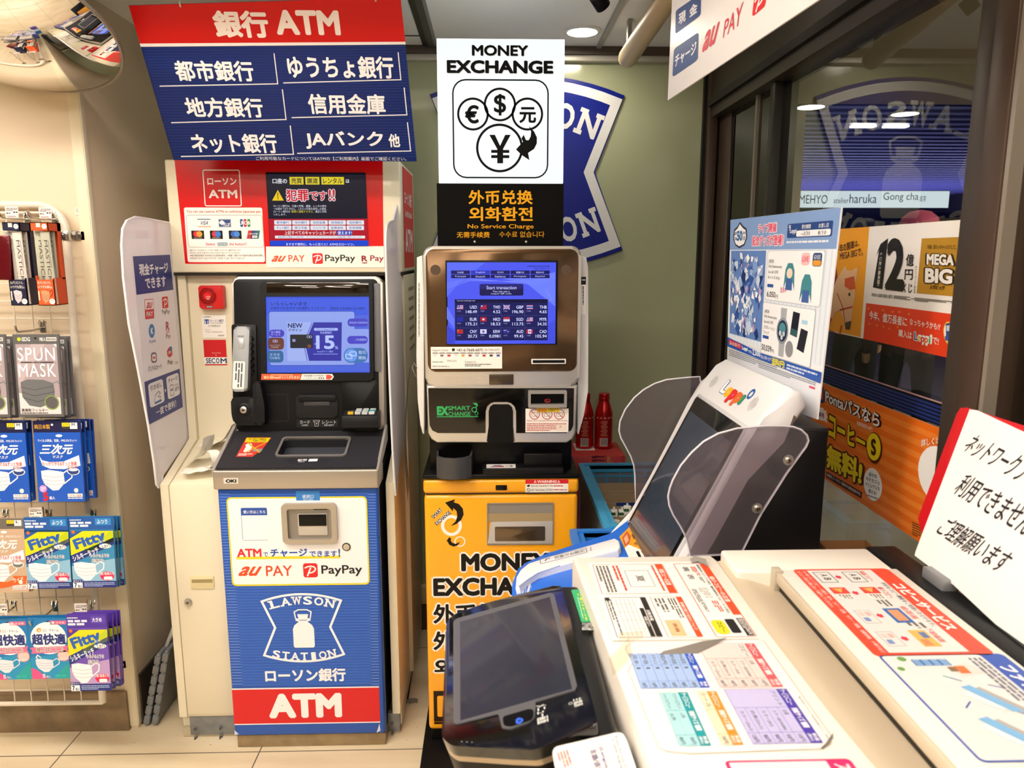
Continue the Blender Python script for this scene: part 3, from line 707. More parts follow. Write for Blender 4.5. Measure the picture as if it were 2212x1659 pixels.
# alarm and notices on the recessed panel
rf = front(2.3845)
a = Art(rf, 0, z=(260,330,3.318))
pc = rf.at(*rf.px(454, 638))
al = thing('alarm_box', 'red square alarm box with round button on the cream panel left of the cash machine', 'alarm', pc)
a.slab(556, 952, 742, 1120, 14, 0, .026, mat('#cc141b', .3, coat=.3), .006, 3); a.build('box', al)
bt = rf.at(*rf.px(449.5, 639.5, .026), .026)
b = MB(); b.lathe([(.0255,0),(.0262,.006),(.0235,.009),(.021,.003),(.015,.003)], bt, (0,-1,0), glassy('#f0c8c4', .8, 1.5, name='clear_cover'), 32, False); b.build('clear_ring', al)
b = Art(rf, .026, z=(260,330,3.318)); b.lathe([(.0125,0),(.0125,.006),(.011,.008)], bt, (0,-1,0), mat('#d81e22', .3), 24); b.w = .0345; b.T('非常用', 612, 1026, 646, 1038, '#f3d8d4', 0); b.T('押釦', 618, 1042, 640, 1054, '#f3d8d4', 0)
b.build('push_button', al)
b = Art(rf, .0262, z=(260,330,3.318)); b.R(616, 1096, 664, 1112, '#1b1a1c', 1); b.T('SECOM', 620, 1099, 660, 1109, '#e9e6e2', 2, .03); b.build('name_plate', al)
a = Art(rf, .001, z=(260,330,3.318)); a.slab(580, 1165, 765, 1327, 1, 0, .001, mat('#ece8e2', .5))
a.T('ATM管理銀行', 588, 1171, 652, 1182, '#50505a', 2, res=1); a.R(602, 1194, 636, 1228, '#24509c', 2); a.R(607,1204,614,1228,'#ece8e2',3); a.R(624,1204,631,1228,'#ece8e2',3)
a.T('ローソン銀行', 641, 1194, 742, 1214, '#1c3a78', 2, .015); a.T('LAWSON BANK', 650, 1216, 736, 1225, '#50505a', 2, res=1); a.T('ATM管理支店', 630, 1234, 716, 1248, '#30303a', 2, res=2)
a.T('ローソン', 608, 1264, 648, 1273, '#30303a', 2, res=1); a.T('OSL Osakananba', 610, 1278, 736, 1288, '#50505a', 2, res=1); a.T('共同出張所', 698, 1304, 746, 1316, '#30303a', 2, res=1)
a.build('bank_notice', label='small white bank notice card under the red alarm box', cat='notice')
a = Art(rf, .001, z=(260,330,3.318)); a.slab(593, 1341, 766, 1522, 1, 0, .001, mat('#c8121c', .35))
a.R(602, 1466, 766, 1514, '#efebe6', 1); a.T('Security', 656, 1428, 720, 1442, '#e9a8a4', 2, .01, res=2); a.T('by', 680, 1444, 696, 1458, '#e9a8a4', 2, res=2)
a.T('SEC', 612, 1472, 682, 1509, '#16406c', 2, .03); a.T('O', 684, 1472, 712, 1509, '#16406c', 2, .03); a.T('M', 716, 1472, 764, 1509, '#16406c', 2, .03)
a.build('security_sticker', label='red security sticker below the bank notice beside the handset', cat='sticker')
# ================================================================ the cash machine itself
def _ring(s, fr, outer, inner, w0, w1, m):
    n = len(outer); P = []
    for poly, w in ((outer, w0), (outer, w1), (inner, w1), (inner, w0)): P += [fr.at(u, v, w) for u, v in poly]
    fs = []
    for i in range(n):
        j = (i+1)%n; fs += [(i, j, n+j, n+i), (n+i, n+j, 2*n+j, 2*n+i), (2*n+i, 2*n+j, 3*n+j, 3*n+i), (3*n+i, 3*n+j, j, i)]
    s.add(P, fs, m)
MB.ring = _ring
def pring(a, o, i, ro, ri, w0, w1, m):
    A = a.m(o[0], o[1], w1); B = a.m(o[2], o[3], w1); Cc = a.m(i[0], i[1], w1); D = a.m(i[2], i[3], w1); k = a.sc(o[0], o[1])
    a.ring(a.fr, rrect(A[0], A[1], B[0], B[1], ro*k), rrect(Cc[0], Cc[1], D[0], D[1], ri*k), w0, w1, m)
def rquad(pts, r, n=4):
    """rounded corners on any polygon of photo points"""
    o = []; N = len(pts)
    for i in range(N):
        p = V3((*pts[i], 0)); a_ = V3((*pts[i-1], 0)); b_ = V3((*pts[(i+1)%N], 0))
        da = (a_-p); db = (b_-p); ra = min(r, da.length*.45); rb = min(r, db.length*.45); s0 = p+da.normalized()*ra; s1 = p+db.normalized()*rb
        for k in range(n+1):
            t = k/n; q = s0*(1-t)**2+p*2*t*(1-t)+s1*t*t; o.append((q.x, q.y))
    return o
ZA = (380,560,3.318)
silver = mat('#b9b4ad', .32, .75); silver_p = mat('#a9a6a2', .35, .35)
dark = mat('#141417', .42, bump=.04, bscale=300); darker = mat('#0f0f11', .4); slate = mat('#2b2b30', .5, bump=.05, bscale=300)
atm = thing('cash_machine', 'cash machine with blue lower front and silver tray inside the cream booth', 'cash machine', (-.565, 2.3, 0))
b = MB(); b.box(-.789, -.338, 2.10, 2.59, .04, .86, slate, .004); b.box(-.789, -.338, 2.40, 2.59, .86, 1.425, slate, .006); b.build('body', atm)
b = MB(); b.box(-.790, -.334, 2.088, 2.14, .001, .041, mat('#a08a68', .4, .3, mottle=.25, mscale=25), .002); b.build('kick_plate', atm)
b = MB(); b.box(-.795, -.332, 2.080, 2.115, .043, .838, mat('#1e55b4', .35), .009, 3)
lower = b.build('front_panel', atm)
a = Art(front(2.0796), 0, lambda h: mat(h, .35), z=(320,1000,2.517))
for i in range(70):
    y = 168+i*15.4; xl = 386+(y-160)*.066; xr = 1238+(y-160)*.018
    if 1205 < y < 1420 or y > 1455: continue
    a.R(xl, y, xl+58, y+4, '#5f84d6', 1); a.R(xr-42, y, xr, y+4, '#5f84d6', 1); a.R(xl+58, y, xr-42, y+3, '#2a5fc0', 1)
a.R(424, 187, 1206, 661, '#dfcf25', 2, 26); a.R(433, 195, 1198, 652, '#f2f1f4', 3, 20)
a.R(803, 153, 935, 203, '#2a7fcc', 4); a.T('返却口', 838, 172, 900, 190, '#eef2f8', 5, .01); a.T('RETURN', 844, 193, 897, 202, '#cfe2f4', 5, .01, res=2)
a.R(503, 244, 656, 420, '#1f4fa8', 4, 8); a.R(508, 285, 659, 418, '#f4f4f6', 5, 4); a.T('使い方はこちら', 517, 257, 638, 274, '#eef2f8', 5, .015)
a.T('ATM', 482, 466, 618, 510, '#d8222a', 5, .035); a.T('で', 625, 485, 654, 509, '#1f4fa8', 5, .02); a.T('チャージ', 663, 467, 867, 509, '#1f4fa8', 5, .035); a.T('できます', 877, 477, 1028, 509, '#1f4fa8', 5, .025); a.T('!', 1034, 466, 1045, 509, '#1f4fa8', 5, .05)
a.R(480, 510, 1046, 518, '#e8d62a', 4)
au_pay(a, 482, 558, 785, 613, 5); paypay_mark(a, 842, 545, 924, 621, 5); a.T('PayPay', 941, 556, 1165, 614, '#2c2a2c', 5, .02)
k = a.sc(840, 900); cu, cv = a.m(841, 897)
a._stroke(shield(cu, cv, 205*k, 190*k), 12*k, '#eef0f6', 4, True)
cx, cy = a.m(839, 772); lettering(a, 'LAWSON', a.fr, cx, cy, 172*k, 46*k, 26*k, '#eef0f6', 5, .03)
cx, cy = a.m(849, 1032); lettering(a, 'STATION', a.fr, cx, cy, 170*k, 44*k, -20*k, '#eef0f6', 5, .03)
cx, cy = a.m(845, 900); milk_can(a, cx, cy, 110*k, '#eef0f6', '', 5)
a.T('ローソン銀行', 634, 1120, 1076, 1186, '#eef0f6', 5, .04)
a.R(456, 1226, 1262, 1411, '#eceaf0', 3); a.R(456, 1233, 1262, 1405, '#d4121a', 4); a.T('ATM', 652, 1255, 1056, 1381, '#f4f0f0', 5, .06)
a.P([(470,1452),(494,1474),(470,1476)], '#cfd6e6', 4); a.P([(1258,1416),(1264,1455),(1242,1466)], '#cfd6e6', 4)
a.build('front_print', lower)
a = Art(front(2.0796), 0, z=(320,1000,2.517))
pring(a, (720,225,1029,438), (752,252,1000,415), 24, 16, 0, .014, mat('#b3aca2', .3, .6)); a.slab(752, 252, 1000, 415, 10, .001, .003, mat('#8f8a84', .35, .5))
a.slab(812, 278, 976, 392, 5, .003, .007, mat('#c3c0bc', .3, .5), .001); a.slab(818, 282, 970, 342, 3, .007, .009, mat('#0c0c0d', .25), .001); a.R(900, 243, 975, 252, '#191918', 20)
a.build('return_slot', lower)
p = a.fr.at(*a.fr.px(748.5, 1181)); b = MB(); b.lathe([(.0125,0),(.0125,.002),(.0105,.003)], p, (0,-1,0), mat('#2b2a28', .4), 24); b.lathe([(.0098,.0031),(.009,.005)], p, (0,-1,0), mat('#c9c4b8', .25, .8), 24); b.build('lock', lower)
b = MB(); z0_, z1_ = YP(630, 1057, 2.066).z, YP(630, 1016, 2.066).z
b.box(-.800, -.327, 2.066, 2.16, z0_, z1_, mat('#b1a89c', .33, .6), .005, 3); band = b.build('tray_front', atm)
a = Art(front(2.0658), 0, z=(380,560,3.318)); a.R(340, 1568, 448, 1608, '#d8d2c8', 1, 2); a.T('OKI', 356, 1577, 434, 1601, '#16140f', 2, .06); a.build('name_plate', band)
# sloping tray
TF = Fr((-.565, 2.070, z1_), (1,0,0), (0,.192,.064))
a = Art(TF, .004, z=ZA)
A, Bq = a.m(316, 1478, .004), a.m(1415, 1466, .004); top_v = a.m(900, 1228, .004)[1]
hole = [a.m(735, 1408, .004), a.m(1218, 1290, .004)]
hx0, hx1, hv0, hv1 = a.m(728,1410,.004)[0], a.m(1205,1410,.004)[0], a.m(900,1412,.004)[1], a.m(900,1290,.004)[1]
a.ring(TF, rrect(-.226, .004, .232, top_v, .004), rrect(hx0, hv0, hx1, hv1, .010), -.035, .006, slate)
tray = a.build('tray_top', atm)
a = Art(TF, .006, z=ZA); a.ring(TF, rrect(hx0-.007, hv0-.007, hx1+.007, hv1+.007, .014), rrect(hx0, hv0, hx1, hv1, .010), 0, .010, silver); a.build('slot_rim', tray)
b = MB(); b.flat(TF, [(hx0-.004,hv0-.004),(hx1+.004,hv0-.004),(hx1+.004,hv1+.004),(hx0-.004,hv1+.004)], -.026, mat('#3d3f48', .22)); b.build('slot_shutter', tray)
b = MB(); b.prism(side, [(2.072,z1_-.02),(2.072,z1_+.004),(2.268,.980),(2.268,.93)], -.334, -.326, silver_p, .002); b.build('tray_side', atm); b = MB(); b.prism(side, [(2.072,z1_-.02),(2.072,z1_+.004),(2.268,.980),(2.268,.93)], -.803, -.7935, silver_p, .002); b.build('tray_side', atm)
a = Art(TF, .0062, lambda h: mat(h, .4), z=ZA)
a.R(805, 1428, 1088, 1455, '#26262c', 0); a.T('紙幣', 876, 1432, 938, 1446, '#e8e8ee', 1, .02, res=2); a.T('BILLS', 880, 1447, 920, 1454, '#e8e8ee', 1, .01, res=1); a.P([(948,1450),(955,1432),(1018,1430),(1012,1448)], '#f0f0f4', 1)
a.build('tray_marking', tray)
a = Quad(TF, .0064, lambda h: mat(h, .4), z=ZA); a.on([(505,1278),(684,1278),(610,1416),(430,1416)])
a.P([(0,0),(100,0),(90,62),(66,100),(0,100)], '#c93a30', 1); a.P([(2,2),(98,2),(95,26),(4,26)], '#e2c41c', 2); a.T('記入前にご確認を', 14, 5, 84, 13, '#3a2c1a', 3, .02, res=2); a.T('お願いします', 34, 15, 86, 23, '#3a2c1a', 3, .02, res=2)
a.R(18, 46, 44, 76, '#ece6e2', 2, 4); a.C(26, 40, 13, '#efe9e4', 2, 9); a.R(54, 60, 90, 74, '#8a8a86', 2); a.S([(20,30),(86,80)], 5, '#e8a822', 4); a.S([(88,30),(26,82)], 5, '#e8a822', 4); a.lines(6, 84, 60, 96, 2, '#f0e4de', 3, 5)
a.build('warning_sticker', label='red sticker with yellow cross on the sloping machine tray', cat='sticker')
# upright housing
AF = Fr((-.565, 2.27, .97), (1,0,0), (0,.06,.46))
a = Art(AF, 0, z=ZA); a.slab(400, 124, 1492, 1230, 46, -.06, .004, silver, .006, 3); hous = a.build('housing_frame', atm)
a = Art(AF, 0, z=ZA); a.slab(412, 142, 1456, 1228, 34, .004, .010, dark, .003); face = a.build('fascia', atm)
a = Art(AF, .010, lambda h: mat(h, .6), z=ZA)
for i in range(9):
    for j in range(21):
        if (i in (0, 8) and j in (0, 20)): continue
        a.C(444+i*12.6-j*.3, 195+j*11, 2.5, '#050506', 1, n=6)
a.build('speaker_grille', face)
a = Art(AF, 0, z=ZA); a.slab(1418, 172, 1470, 806, 12, .010, .013, mat('#66666a', .5, .2, bump=.2, bscale=500), .002); a.build('side_strip', atm)
a = Art(AF, 0, z=ZA)
pring(a, (598,160,1418,872), (640,268,1390,812), 40, 6, .008, .024, mat('#101012', .35)); bez = a.build('screen_bezel', atm)
a = Art(AF, 0, z=ZA); a.slab(648, 168, 1381, 241, 3, .024, .0252, mat('#55504e', .06, 1.0, bump=.12, bscale=9), .0004); a.build('mirror_strip', bez)
a = Art(AF, .018, lambda h: glow(h, 1.15), z=ZA)
a.R(630, 262, 1396, 816, '#3a52c6', 0)
a.R(648, 280, 1388, 400, '#3f5cd2', 1); a.R(648, 396, 1388, 806, '#5068cc', 1)
a.T('いらっしゃいませ', 682, 305, 940, 332, '#121a3c', 3, .005); a.T('お取引されるボタンを選択してください', 680, 340, 1076, 361, '#121a3c', 3); a.T('Select a button to start', 1108, 340, 1354, 360, '#16204a', 3)
a.R(664, 372, 1288, 762, '#3c54b4', 2, 18); a.R(668, 377, 1284, 757, '#92a4dc', 3, 16); a.R(1270, 500, 1385, 740, '#92a4dc', 3)
a.R(795, 452, 1190, 728, '#a3b3e0', 4); a.P([(988,452),(1190,452),(1186,728),(955,728),(925,600)], '#37379a', 5); a.S([(978,452),(916,600),(942,728)], 4, '#37379a', 5)
a.T('NEW', 803, 459, 908, 492, '#27315f', 6, .03); a.T('デザイン', 806, 497, 904, 518, '#27315f', 6, .02)
a.R(819, 540, 983, 637, '#2b2a2a', 6, 7); a.R(835, 572, 858, 592, '#8d98b6', 7, 3); a.C(957,624,14,'#7c4a34',7); a.C(948,556,8,'#b8c4e4',7,t=3); a.C(966,556,8,'#b8c4e4',7,t=3)
a.R(990, 493, 1162, 512, '#aebce6', 6, 9); a.T('ローソンPontaプラス', 1012, 496, 1136, 509, '#37379a', 7, .01, res=2); a.T('年会費無料', 1033, 518, 1119, 535, '#b6c2ea', 6, .01)
a.T('15', 1004, 546, 1138, 644, '#b9c6ee', 6, .03); a.T('%', 1140, 622, 1163, 644, '#b9c6ee', 6, .01); a.T('最大', 994, 600, 1018, 613, '#b9c6ee', 6); a.T('Pontaポイント還元', 1014, 655, 1128, 668, '#b6c2ea', 6, .01, res=2); a.lines(986, 676, 1162, 686, 1, '#8f9cd6', 6, 3)
a.R(668, 505, 778, 558, '#4a3fb4', 5, 26); a.T('本人確認', 682, 513, 750, 530, '#c9d2f2', 6, res=2); a.T('サービス', 682, 533, 750, 549, '#c9d2f2', 6, res=2)
a.R(660, 562, 776, 648, '#70402f', 5, 26); a.C(705,587,8,'#c9d2f2',6,t=3); a.C(720,587,8,'#c9d2f2',6,t=3); a.T('はんたまATM', 674, 612, 748, 622, '#c9b8b4', 6, res=1); a.T('初回登録', 684, 626, 736, 636, '#c9b8b4', 6, res=1)
a.R(655, 655, 772, 740, '#3a6a92', 5, 26); a.T('スマホ', 672, 674, 746, 695, '#c9dcf0', 6); a.T('での取引', 672, 700, 746, 717, '#c9dcf0', 6)
a.R(1230, 425, 1378, 482, '#4b48b8', 5, 26); a.T('ENGLISH GUIDANCE', 1244, 448, 1376, 461, '#b9c6ee', 6, res=2)
a.R(1228, 550, 1376, 606, '#4b48b8', 5, 26); a.T('ご利用案内', 1284, 568, 1368, 586, '#b9c6ee', 6, res=2)
a.R(1203, 636, 1376, 742, '#4476a8', 5, 50); a.C(1256, 688, 46, '#6c9cdc', 6); a.O(1218, 682, 1262, 712, 4, '#dfe9f8', 7, 4); a.O(1248, 664, 1292, 692, 4, '#dfe9f8', 7, 4); a.T('取引', 1310, 656, 1362, 680, '#d4e2f4', 6); a.T('開始', 1310, 694, 1362, 718, '#d4e2f4', 6)
a.build('touch_screen', bez, label='lit blue touch screen')
b = Art(AF, 0, z=ZA); b.slab(640, 268, 1390, 812, 2, .0218, .0226, glassy('#f4f6ff', .98, 1.4, .02, name='screen_glass')); b.build('screen_glass', bez)
a = Art(AF, .0242, z=ZA); a.P([(614,822),(905,822),(890,864),(610,864)], '#d8542a', 1); a.T('毎月1回Pontaポイントがたまる!', 630, 836, 886, 856, '#f3e4b4', 2, .02, res=2); a.lines(680, 826, 840, 833, 1, '#f3d9b4', 2, 4)
a.P([(905,822),(1120,822),(1132,842),(1118,864),(892,864)], '#eceae6', 1); a.T('初回登録はATM画面の', 916, 828, 1068, 841, '#3a3a3e', 2, .01, res=1); a.T('このボタンから▶▶▶', 912, 846, 1066, 859, '#3a3a3e', 2, .01, res=1); a.P([(1078,828),(1104,828),(1124,842),(1104,862),(1076,860)], '#d2402c', 2)
a.build('strip_sticker', bez)
# handset in its cradle
a = Art(AF, 0, z=ZA); a.slab(398, 466, 584, 1005, 14, .010, .015, darker, .002); a.build('handset_cradle', atm)
a = Art(AF, 0, z=ZA); a.pslab(rquad([(392,990),(560,985),(632,1060),(636,1175),(600,1190),(420,1190),(398,1120)], 30), .010, .040, dark, .008, 3); a.pslab(rquad([(552,872),(600,872),(634,1050),(636,1190),(560,1190),(552,1000)], 22), .010, .048, dark, .008, 3)
cb = a.build('cradle_base', atm)
p = AF.at(*AF.px(380+487/3.318, 560+1079/3.318, .040), .040); b = MB(); b.lathe([(.021,.0),(.0195,.001),(.0125,.0015)], p, AF.N, darker, 28); b.lathe([(.0105,.001),(.0105,.005),(.009,.006)], p, AF.N, silver, 24); b.lathe([(.005,.0061),(.004,.0066)], p, AF.N, mat('#6c6a66', .3, .7), 16); b.box(p.x-.001, p.x+.001, p.y-.0085, p.y-.006, p.z-.0035, p.z+.0015, darker); b.build('key_lock', cb)
hp = rquad([(414,480),(528,482),(512,948),(396,950)], 26)
a = Art(AF, 0, z=ZA); a.pslab(hp, .016, .043, mat('#a3a7ab', .35, .35), .009, 4); hs = a.build('handset', atm, label='silver grey handset')
a = Art(AF, .0432, z=ZA); a.slab(440, 568, 487, 640, 10, .043, .0455, mat('#b4b8bc', .3, .3), .001); a.T('受話器', 441, 546, 487, 557, '#3c3e42', 1, res=1); a.build('hook_button', hs)
a = Quad(AF, .0433, z=ZA); a.on([(414,730),(497,733),(487,932),(404,930)]); a.R(0,0,100,100,'#ecebe8',0,6); a.lines(16, 6, 88, 94, 3, '#55565c', 1, 9, rot=1); a.build('handset_label', hs)
b = MB(); q0 = AF.at(*AF.px(380+545/3.318, 560+555/3.318, .02), .022); pts = [q0+AF.V*(-i*.0035)+AF.U*(.004*math.sin(i*1.1))+AF.N*(.004*math.cos(i*1.1)) for i in range(34)]; b.tube(pts, .0022, darker, 6); b.build('coiled_cord', hs)
# card slot, markings, pin pad
a = Art(AF, 0, z=ZA); a.slab(862, 974, 1160, 1136, 26, .010, .016, mat('#202022', .4), .003); a.slab(872, 982, 1146, 1014, 6, .016, .026, mat('#151517', .35), .003); a.slab(918, 1022, 1100, 1048, 3, .016, .0185, mat('#3a3a3c', .3), .001); a.R(922, 1032, 1096, 1044, '#020203', 40); a.C(1010, 1050, 30, '#020203', 38)
a.build('card_slot', atm)
a = Art(AF, .0102, z=ZA); a.O(642, 971, 806, 1161, 2.5, '#2e2e32', 1, 14); a.R(866, 1148, 1160, 1202, '#1a1a1c', 0, 4); a.T('カード', 889, 1155, 960, 1180, '#d2d2d4', 2); a.T('CARD', 902, 1184, 946, 1195, '#d2d2d4', 2, res=2); a.T('レシート', 1050, 1155, 1148, 1180, '#d2d2d4', 2); a.T('RECEIPT', 1064, 1184, 1133, 1195, '#d2d2d4', 2, res=2)
a.O(986, 1154, 1029, 1165, 2, '#d2d2d4', 2); a.S([(993,1165),(996,1196),(1020,1196),(1023,1165)], 2, '#d2d2d4', 2); a.R(1003, 1176, 1014, 1182, '#d2d2d4', 2)
a.build('slot_marking', atm)
a = Art(AF, 0, z=ZA); a.slab(1188, 868, 1452, 1255, 20, .010, .014, mat('#070708', .35), .002); a.build('pin_recess', atm)
u0, v0 = AF.px(380+1186/3.318, 560+1212/3.318, .070); u1, v1 = AF.px(380+1450/3.318, 560+1122/3.318, .070)
sd = Fr(AF.at(0,0,0), AF.N, AF.V)
b = MB(); q = Fr(AF.at(u0, 0, 0), -AF.N, AF.V)
vt = AF.px(380+1300/3.318, 560+1078/3.318, .012)[1]
poly = [(-.070, v0), (-.070, v1), (-.014, vt+.004), (-.014, v0-.004)]
b.prism(q, poly, 0, 0, darker) if False else None
rings = []
pp = [(u0,v0,.070),(u1,v0,.070),(u1,v1,.070),(u0,v1,.070)]; bb = [(u0,v0-.006,.012),(u1,v0-.006,.012),(u1,vt,.012),(u0,vt,.012)]
bmx = bmesh.new(); fv = [bmx.verts.new(AF.at(*x)) for x in pp]; bv = [bmx.verts.new(AF.at(*x)) for x in bb]
bmx.faces.new(fv); bmx.faces.new(bv[::-1])
for i in range(4): bmx.faces.new((fv[i], bv[i], bv[(i+1)%4], fv[(i+1)%4]))
bmesh.ops.recalc_face_normals(bmx, faces=bmx.faces[:]); bmesh.ops.bevel(bmx, geom=bmx.edges[:], offset=.004, segments=2, profile=.5, affect='EDGES'); b.bm(bmx, mat('#1b1b1e', .38)); pad = b.build('pin_pad', atm)
PFr = Fr(AF.at(u0, v1, .070), AF.U, (AF.at(u0, vt, .012)-AF.at(u0, v1, .070)))
L_ = (AF.at(u0, vt, .012)-AF.at(u0, v1, .070)).length; W_ = u1-u0
cols = {(0,0):'#d8b02a', (1,3):'#2aa8a4', (0,3):'#cfd4d6'}
b = MB(); b.prism(PFr, rrect(W_*.1, L_*.1, W_*.92, L_*.9, .003), .0005, .0015, mat('#2a2a2d', .3)); b.build('key_plate', pad)
for r_ in range(3):
    for c_ in range(4):
        if c_ == 0 and r_ > 0: continue
        b = MB(); x = W_*(.16+c_*.19); y = L_*(.16+r_*.24); b.prism(PFr, rrect(x, y, x+W_*.15, y+L_*.18, .001), .0015, .008, mat(cols.get((r_, c_), '#c4cacc'), .35), .0012); b.build('key', pad)
# crumpled receipts left on the sloping shelf
pap = mat('#f1ede4', .6)
def receipt(name, label, ctr, length, width, yaw, curl, tilt=0., text=False):
    N, K = 22, 5; rows = []; R = random.Random(hash(label) % 999)
    ca, sa = math.cos(yaw), math.sin(yaw); x = z = 0.; ang = tilt
    for i in range(N+1):
        row = []
        for j in range(K):
            w = (j/(K-1)-.5)*width; lx = x; row.append(V3((ctr[0]+lx*ca-w*sa, ctr[1]+lx*sa+w*ca, ctr[2]+max(z, 0)+.0015*math.sin(j*1.7+i*.8))))
        rows.append(row); d = length/N; x += d*math.cos(ang); z += d*math.sin(ang); ang += curl(i/N)*d
    b = MB(); b.sheet(rows, pap)
    if text:
        for i in range(4, 15):
            for t in range(2):
                p0, p1 = rows[i][1], rows[i][3]; n_ = V3((0, -.3, .9)).normalized()*.0008
                if (i+t) % 3: b.add([p0.lerp(p1, .1+t*.45)+n_, p0.lerp(p1, .4+t*.45)+n_, rows[i+1][1].lerp(rows[i+1][3], .4+t*.45)*.35+p0.lerp(p1, .4+t*.45)*.65+n_, rows[i+1][1].lerp(rows[i+1][3], .1+t*.45)*.35+p0.lerp(p1, .1+t*.45)*.65+n_], [(0,1,2,3)], ink('#77736c'), False)
    return b.build(name, label=label, cat='receipt', group='receipts left on the cabinet shelf')
c0 = XP(422, 990, -.93)
sl = .34
def on_shelf(x, y): return V3((x, y, .834+(y-2.135)*sl))
receipt('receipt', 'curled receipt standing up at the back of the cabinet shelf', on_shelf(-.925, 2.335)+V3((0,0,.004)), .15, .075, -.15, lambda t: 9 if t < .9 else 4, -.1)
receipt('receipt', 'printed receipt curling towards the front of the cabinet shelf', on_shelf(-.935, 2.24)+V3((0,0,.006)), .12, .058, -.25, lambda t: 14*math.sin(t*3), .35, True)
receipt('receipt', 'white receipt lying flat at the shelf front beside the silver tray', on_shelf(-.93, 2.175)+V3((0,0,.012)), .105, .055, .12, lambda t: 3*math.sin(t*6), .05)
receipt('receipt', 'looped end of a receipt hanging over the shelf beside the silver tray', on_shelf(-.86, 2.20)+V3((0,0,.012)), .11, .03, -.7, lambda t: 40 if t > .2 else 5, .1)
# ================================================================ money exchange machine
ZE, ZF, ZS = (880,500,2.962), (860,1000,2.517), (860,0,2.7656)
YEX = 2.04
ex = thing('exchange_machine', 'yellow and silver money exchange machine with a lit sign on top', 'exchange machine', (.025, 2.2, 0))
zt = YP(1080, 1035, YEX).z; zsm = YP(1080, 1067, YEX).z; zb = YP(1080, 1575, YEX).z
amber = mat('#f2a711', .32, coat=.3)
b = MB(); b.box(-.195, .247, YEX, 2.50, zb, zsm-.0015, amber, .012, 3); body = b.build('lower_cabinet', ex)
b = MB(); b.box(-.197, .249, YEX-.002, 2.50, zsm+.0015, zt, amber, .010, 3); b.box(-.19, .242, YEX+.004, 2.49, zsm-.002, zsm+.002, mat('#3a2806', .5)); b.build('collar', ex)
b = MB(); b.box(-.19, .242, YEX+.03, 2.49, .028, zb+.002, blk, .003); b.box(-.215, .262, 1.90, 2.5, .001, .028, mat('#0d0d0e', .4), .004); b.build('plinth', ex)
b = MB(); b.box(-.199, .251, YEX-.004, 2.50, zt+.0005, zt+.016, mat('#0c0b0b', .3), .006); b.box(-.180, .232, YEX+.045, 2.49, zt+.012, 1.06, mat('#0a0909', .35), .004); b.box(-.17, .222, YEX+.05, 2.45, 1.06, 1.50, mat('#8d8a86', .45, .2), .004); b.build('core', ex)
eF = front(YEX-.0024)
a = Art(eF, 0, lambda h: mat(h, .35), z=ZF)
a.R(692, 90, 925, 158, '#efeae4', 1); a.R(692, 90, 925, 112, '#cf1c22', 2); a.T('WARNING', 757, 94, 862, 108, '#f6eee8', 3, .03); 
for x in (745, 873): a.S([(x-7,107),(x,94),(x+7,107)], 1.6, '#f6eee8', 3, True); a.T('!', x-1.2, 98, x+1.2, 106, '#f6eee8', 3, .03, res=1)
a.T('Security Cameras in Use', 722, 119, 842, 132, '#3c3330', 2, .01, res=2); a.lines(846, 121, 898, 130, 1, '#b83a34', 2, 6); a.T('GPS TRACKING SYSTEM', 722, 141, 838, 153, '#3c3330', 2, .01, res=2); a.lines(842, 142, 920, 151, 1, '#b83a34', 2, 8)
a.P([(698,124),(712,117),(718,122),(712,130),(704,130)], '#2a2422', 2); a.C(709,147,9,'#2a2422',2,t=2.4); a.S([(703,141),(715,153)], 2, '#2a2422', 2)
a.build('warning_label', ex)
a = Art(eF, 0, z=ZF); a.slab(530, 122, 592, 148, 4, -.001, .0025, mat('#120f0c', .3), .001); a.build('sensor_slot', ex)
a = Art(front(YEX-.0003), 0, lambda h: mat(h, .33), z=ZF)
WH, BK = '#f3f0ec', '#16120d'
a.C(290, 340, 47, WH, 2, ry=50, t=17); a.C(336, 427, 26, WH, 2, t=6)
a.P([(255,215),(310,197),(302,214),(330,222),(352,248),(356,280),(342,310),(318,330),(286,343),(312,318),(322,290),(318,262),(300,244),(297,262)], BK, 4)
a.P([(278,403),(290,412),(284,418),(292,432),(312,440),(338,428),(322,448),(300,454),(278,444),(268,426),(263,424)], BK, 4)
for off, c_, L in ((.16, WH, 1), (.03, BK, 3)):
    a.T('SMART', 176, 264, 246, 283, c_, L, off, ang=.78); a.T('EXCHANGE', 190, 290, 296, 309, c_, L, off, ang=.72)
for s_, x0, y0, x1, y1 in (('MONEY',342,492,822,584),('EXCHANGE',190,626,900,716),('外币兑换',190,768,660,868),('外貨両替',190,915,660,1012),('외화환전',196,1066,640,1148)):
    e = 9; a.T(s_, x0-e, y0-e, x1+e, y1+e, WH, 1, .115); a.T(s_, x0, y0, x1, y1, BK, 3, .05 if s_ in ('MONEY','EXCHANGE') else .035)
a.R(192, 1240, 560, 1400, '#2a1a06', 1); a.T('EX', 212, 1266, 420, 1376, '#f2a711', 2, .05); a.R(196, 1408, 560, 1414, '#2a1a06', 1)
a.build('front_print', body)
# coin outlet in the yellow front
a = Art(front(YEX), 0, z=ZF)
pring(a, (482,220,844,444), (490,226,838,436), 6, 3, -.0005, .004, mat('#8d8478', .4, .2)); a.slab(490, 226, 838, 276, 2, 0, .002, mat('#837d76', .45)); a.slab(490, 276, 838, 316, 2, 0, .003, mat('#a08a66', .4)); a.pslab([(506,322),(842,318),(840,440),(486,440)], 0, .006, mat('#b9b4b2', .4, .2), .0015)
ol = a.build('coin_outlet', body)
a = Art(front(YEX), 0, z=ZF); a.slab(526, 348, 799, 423, 6, .0062, .0072, mat('#6a5947', .12, .7), .0005); a.build('outlet_flap', ol)
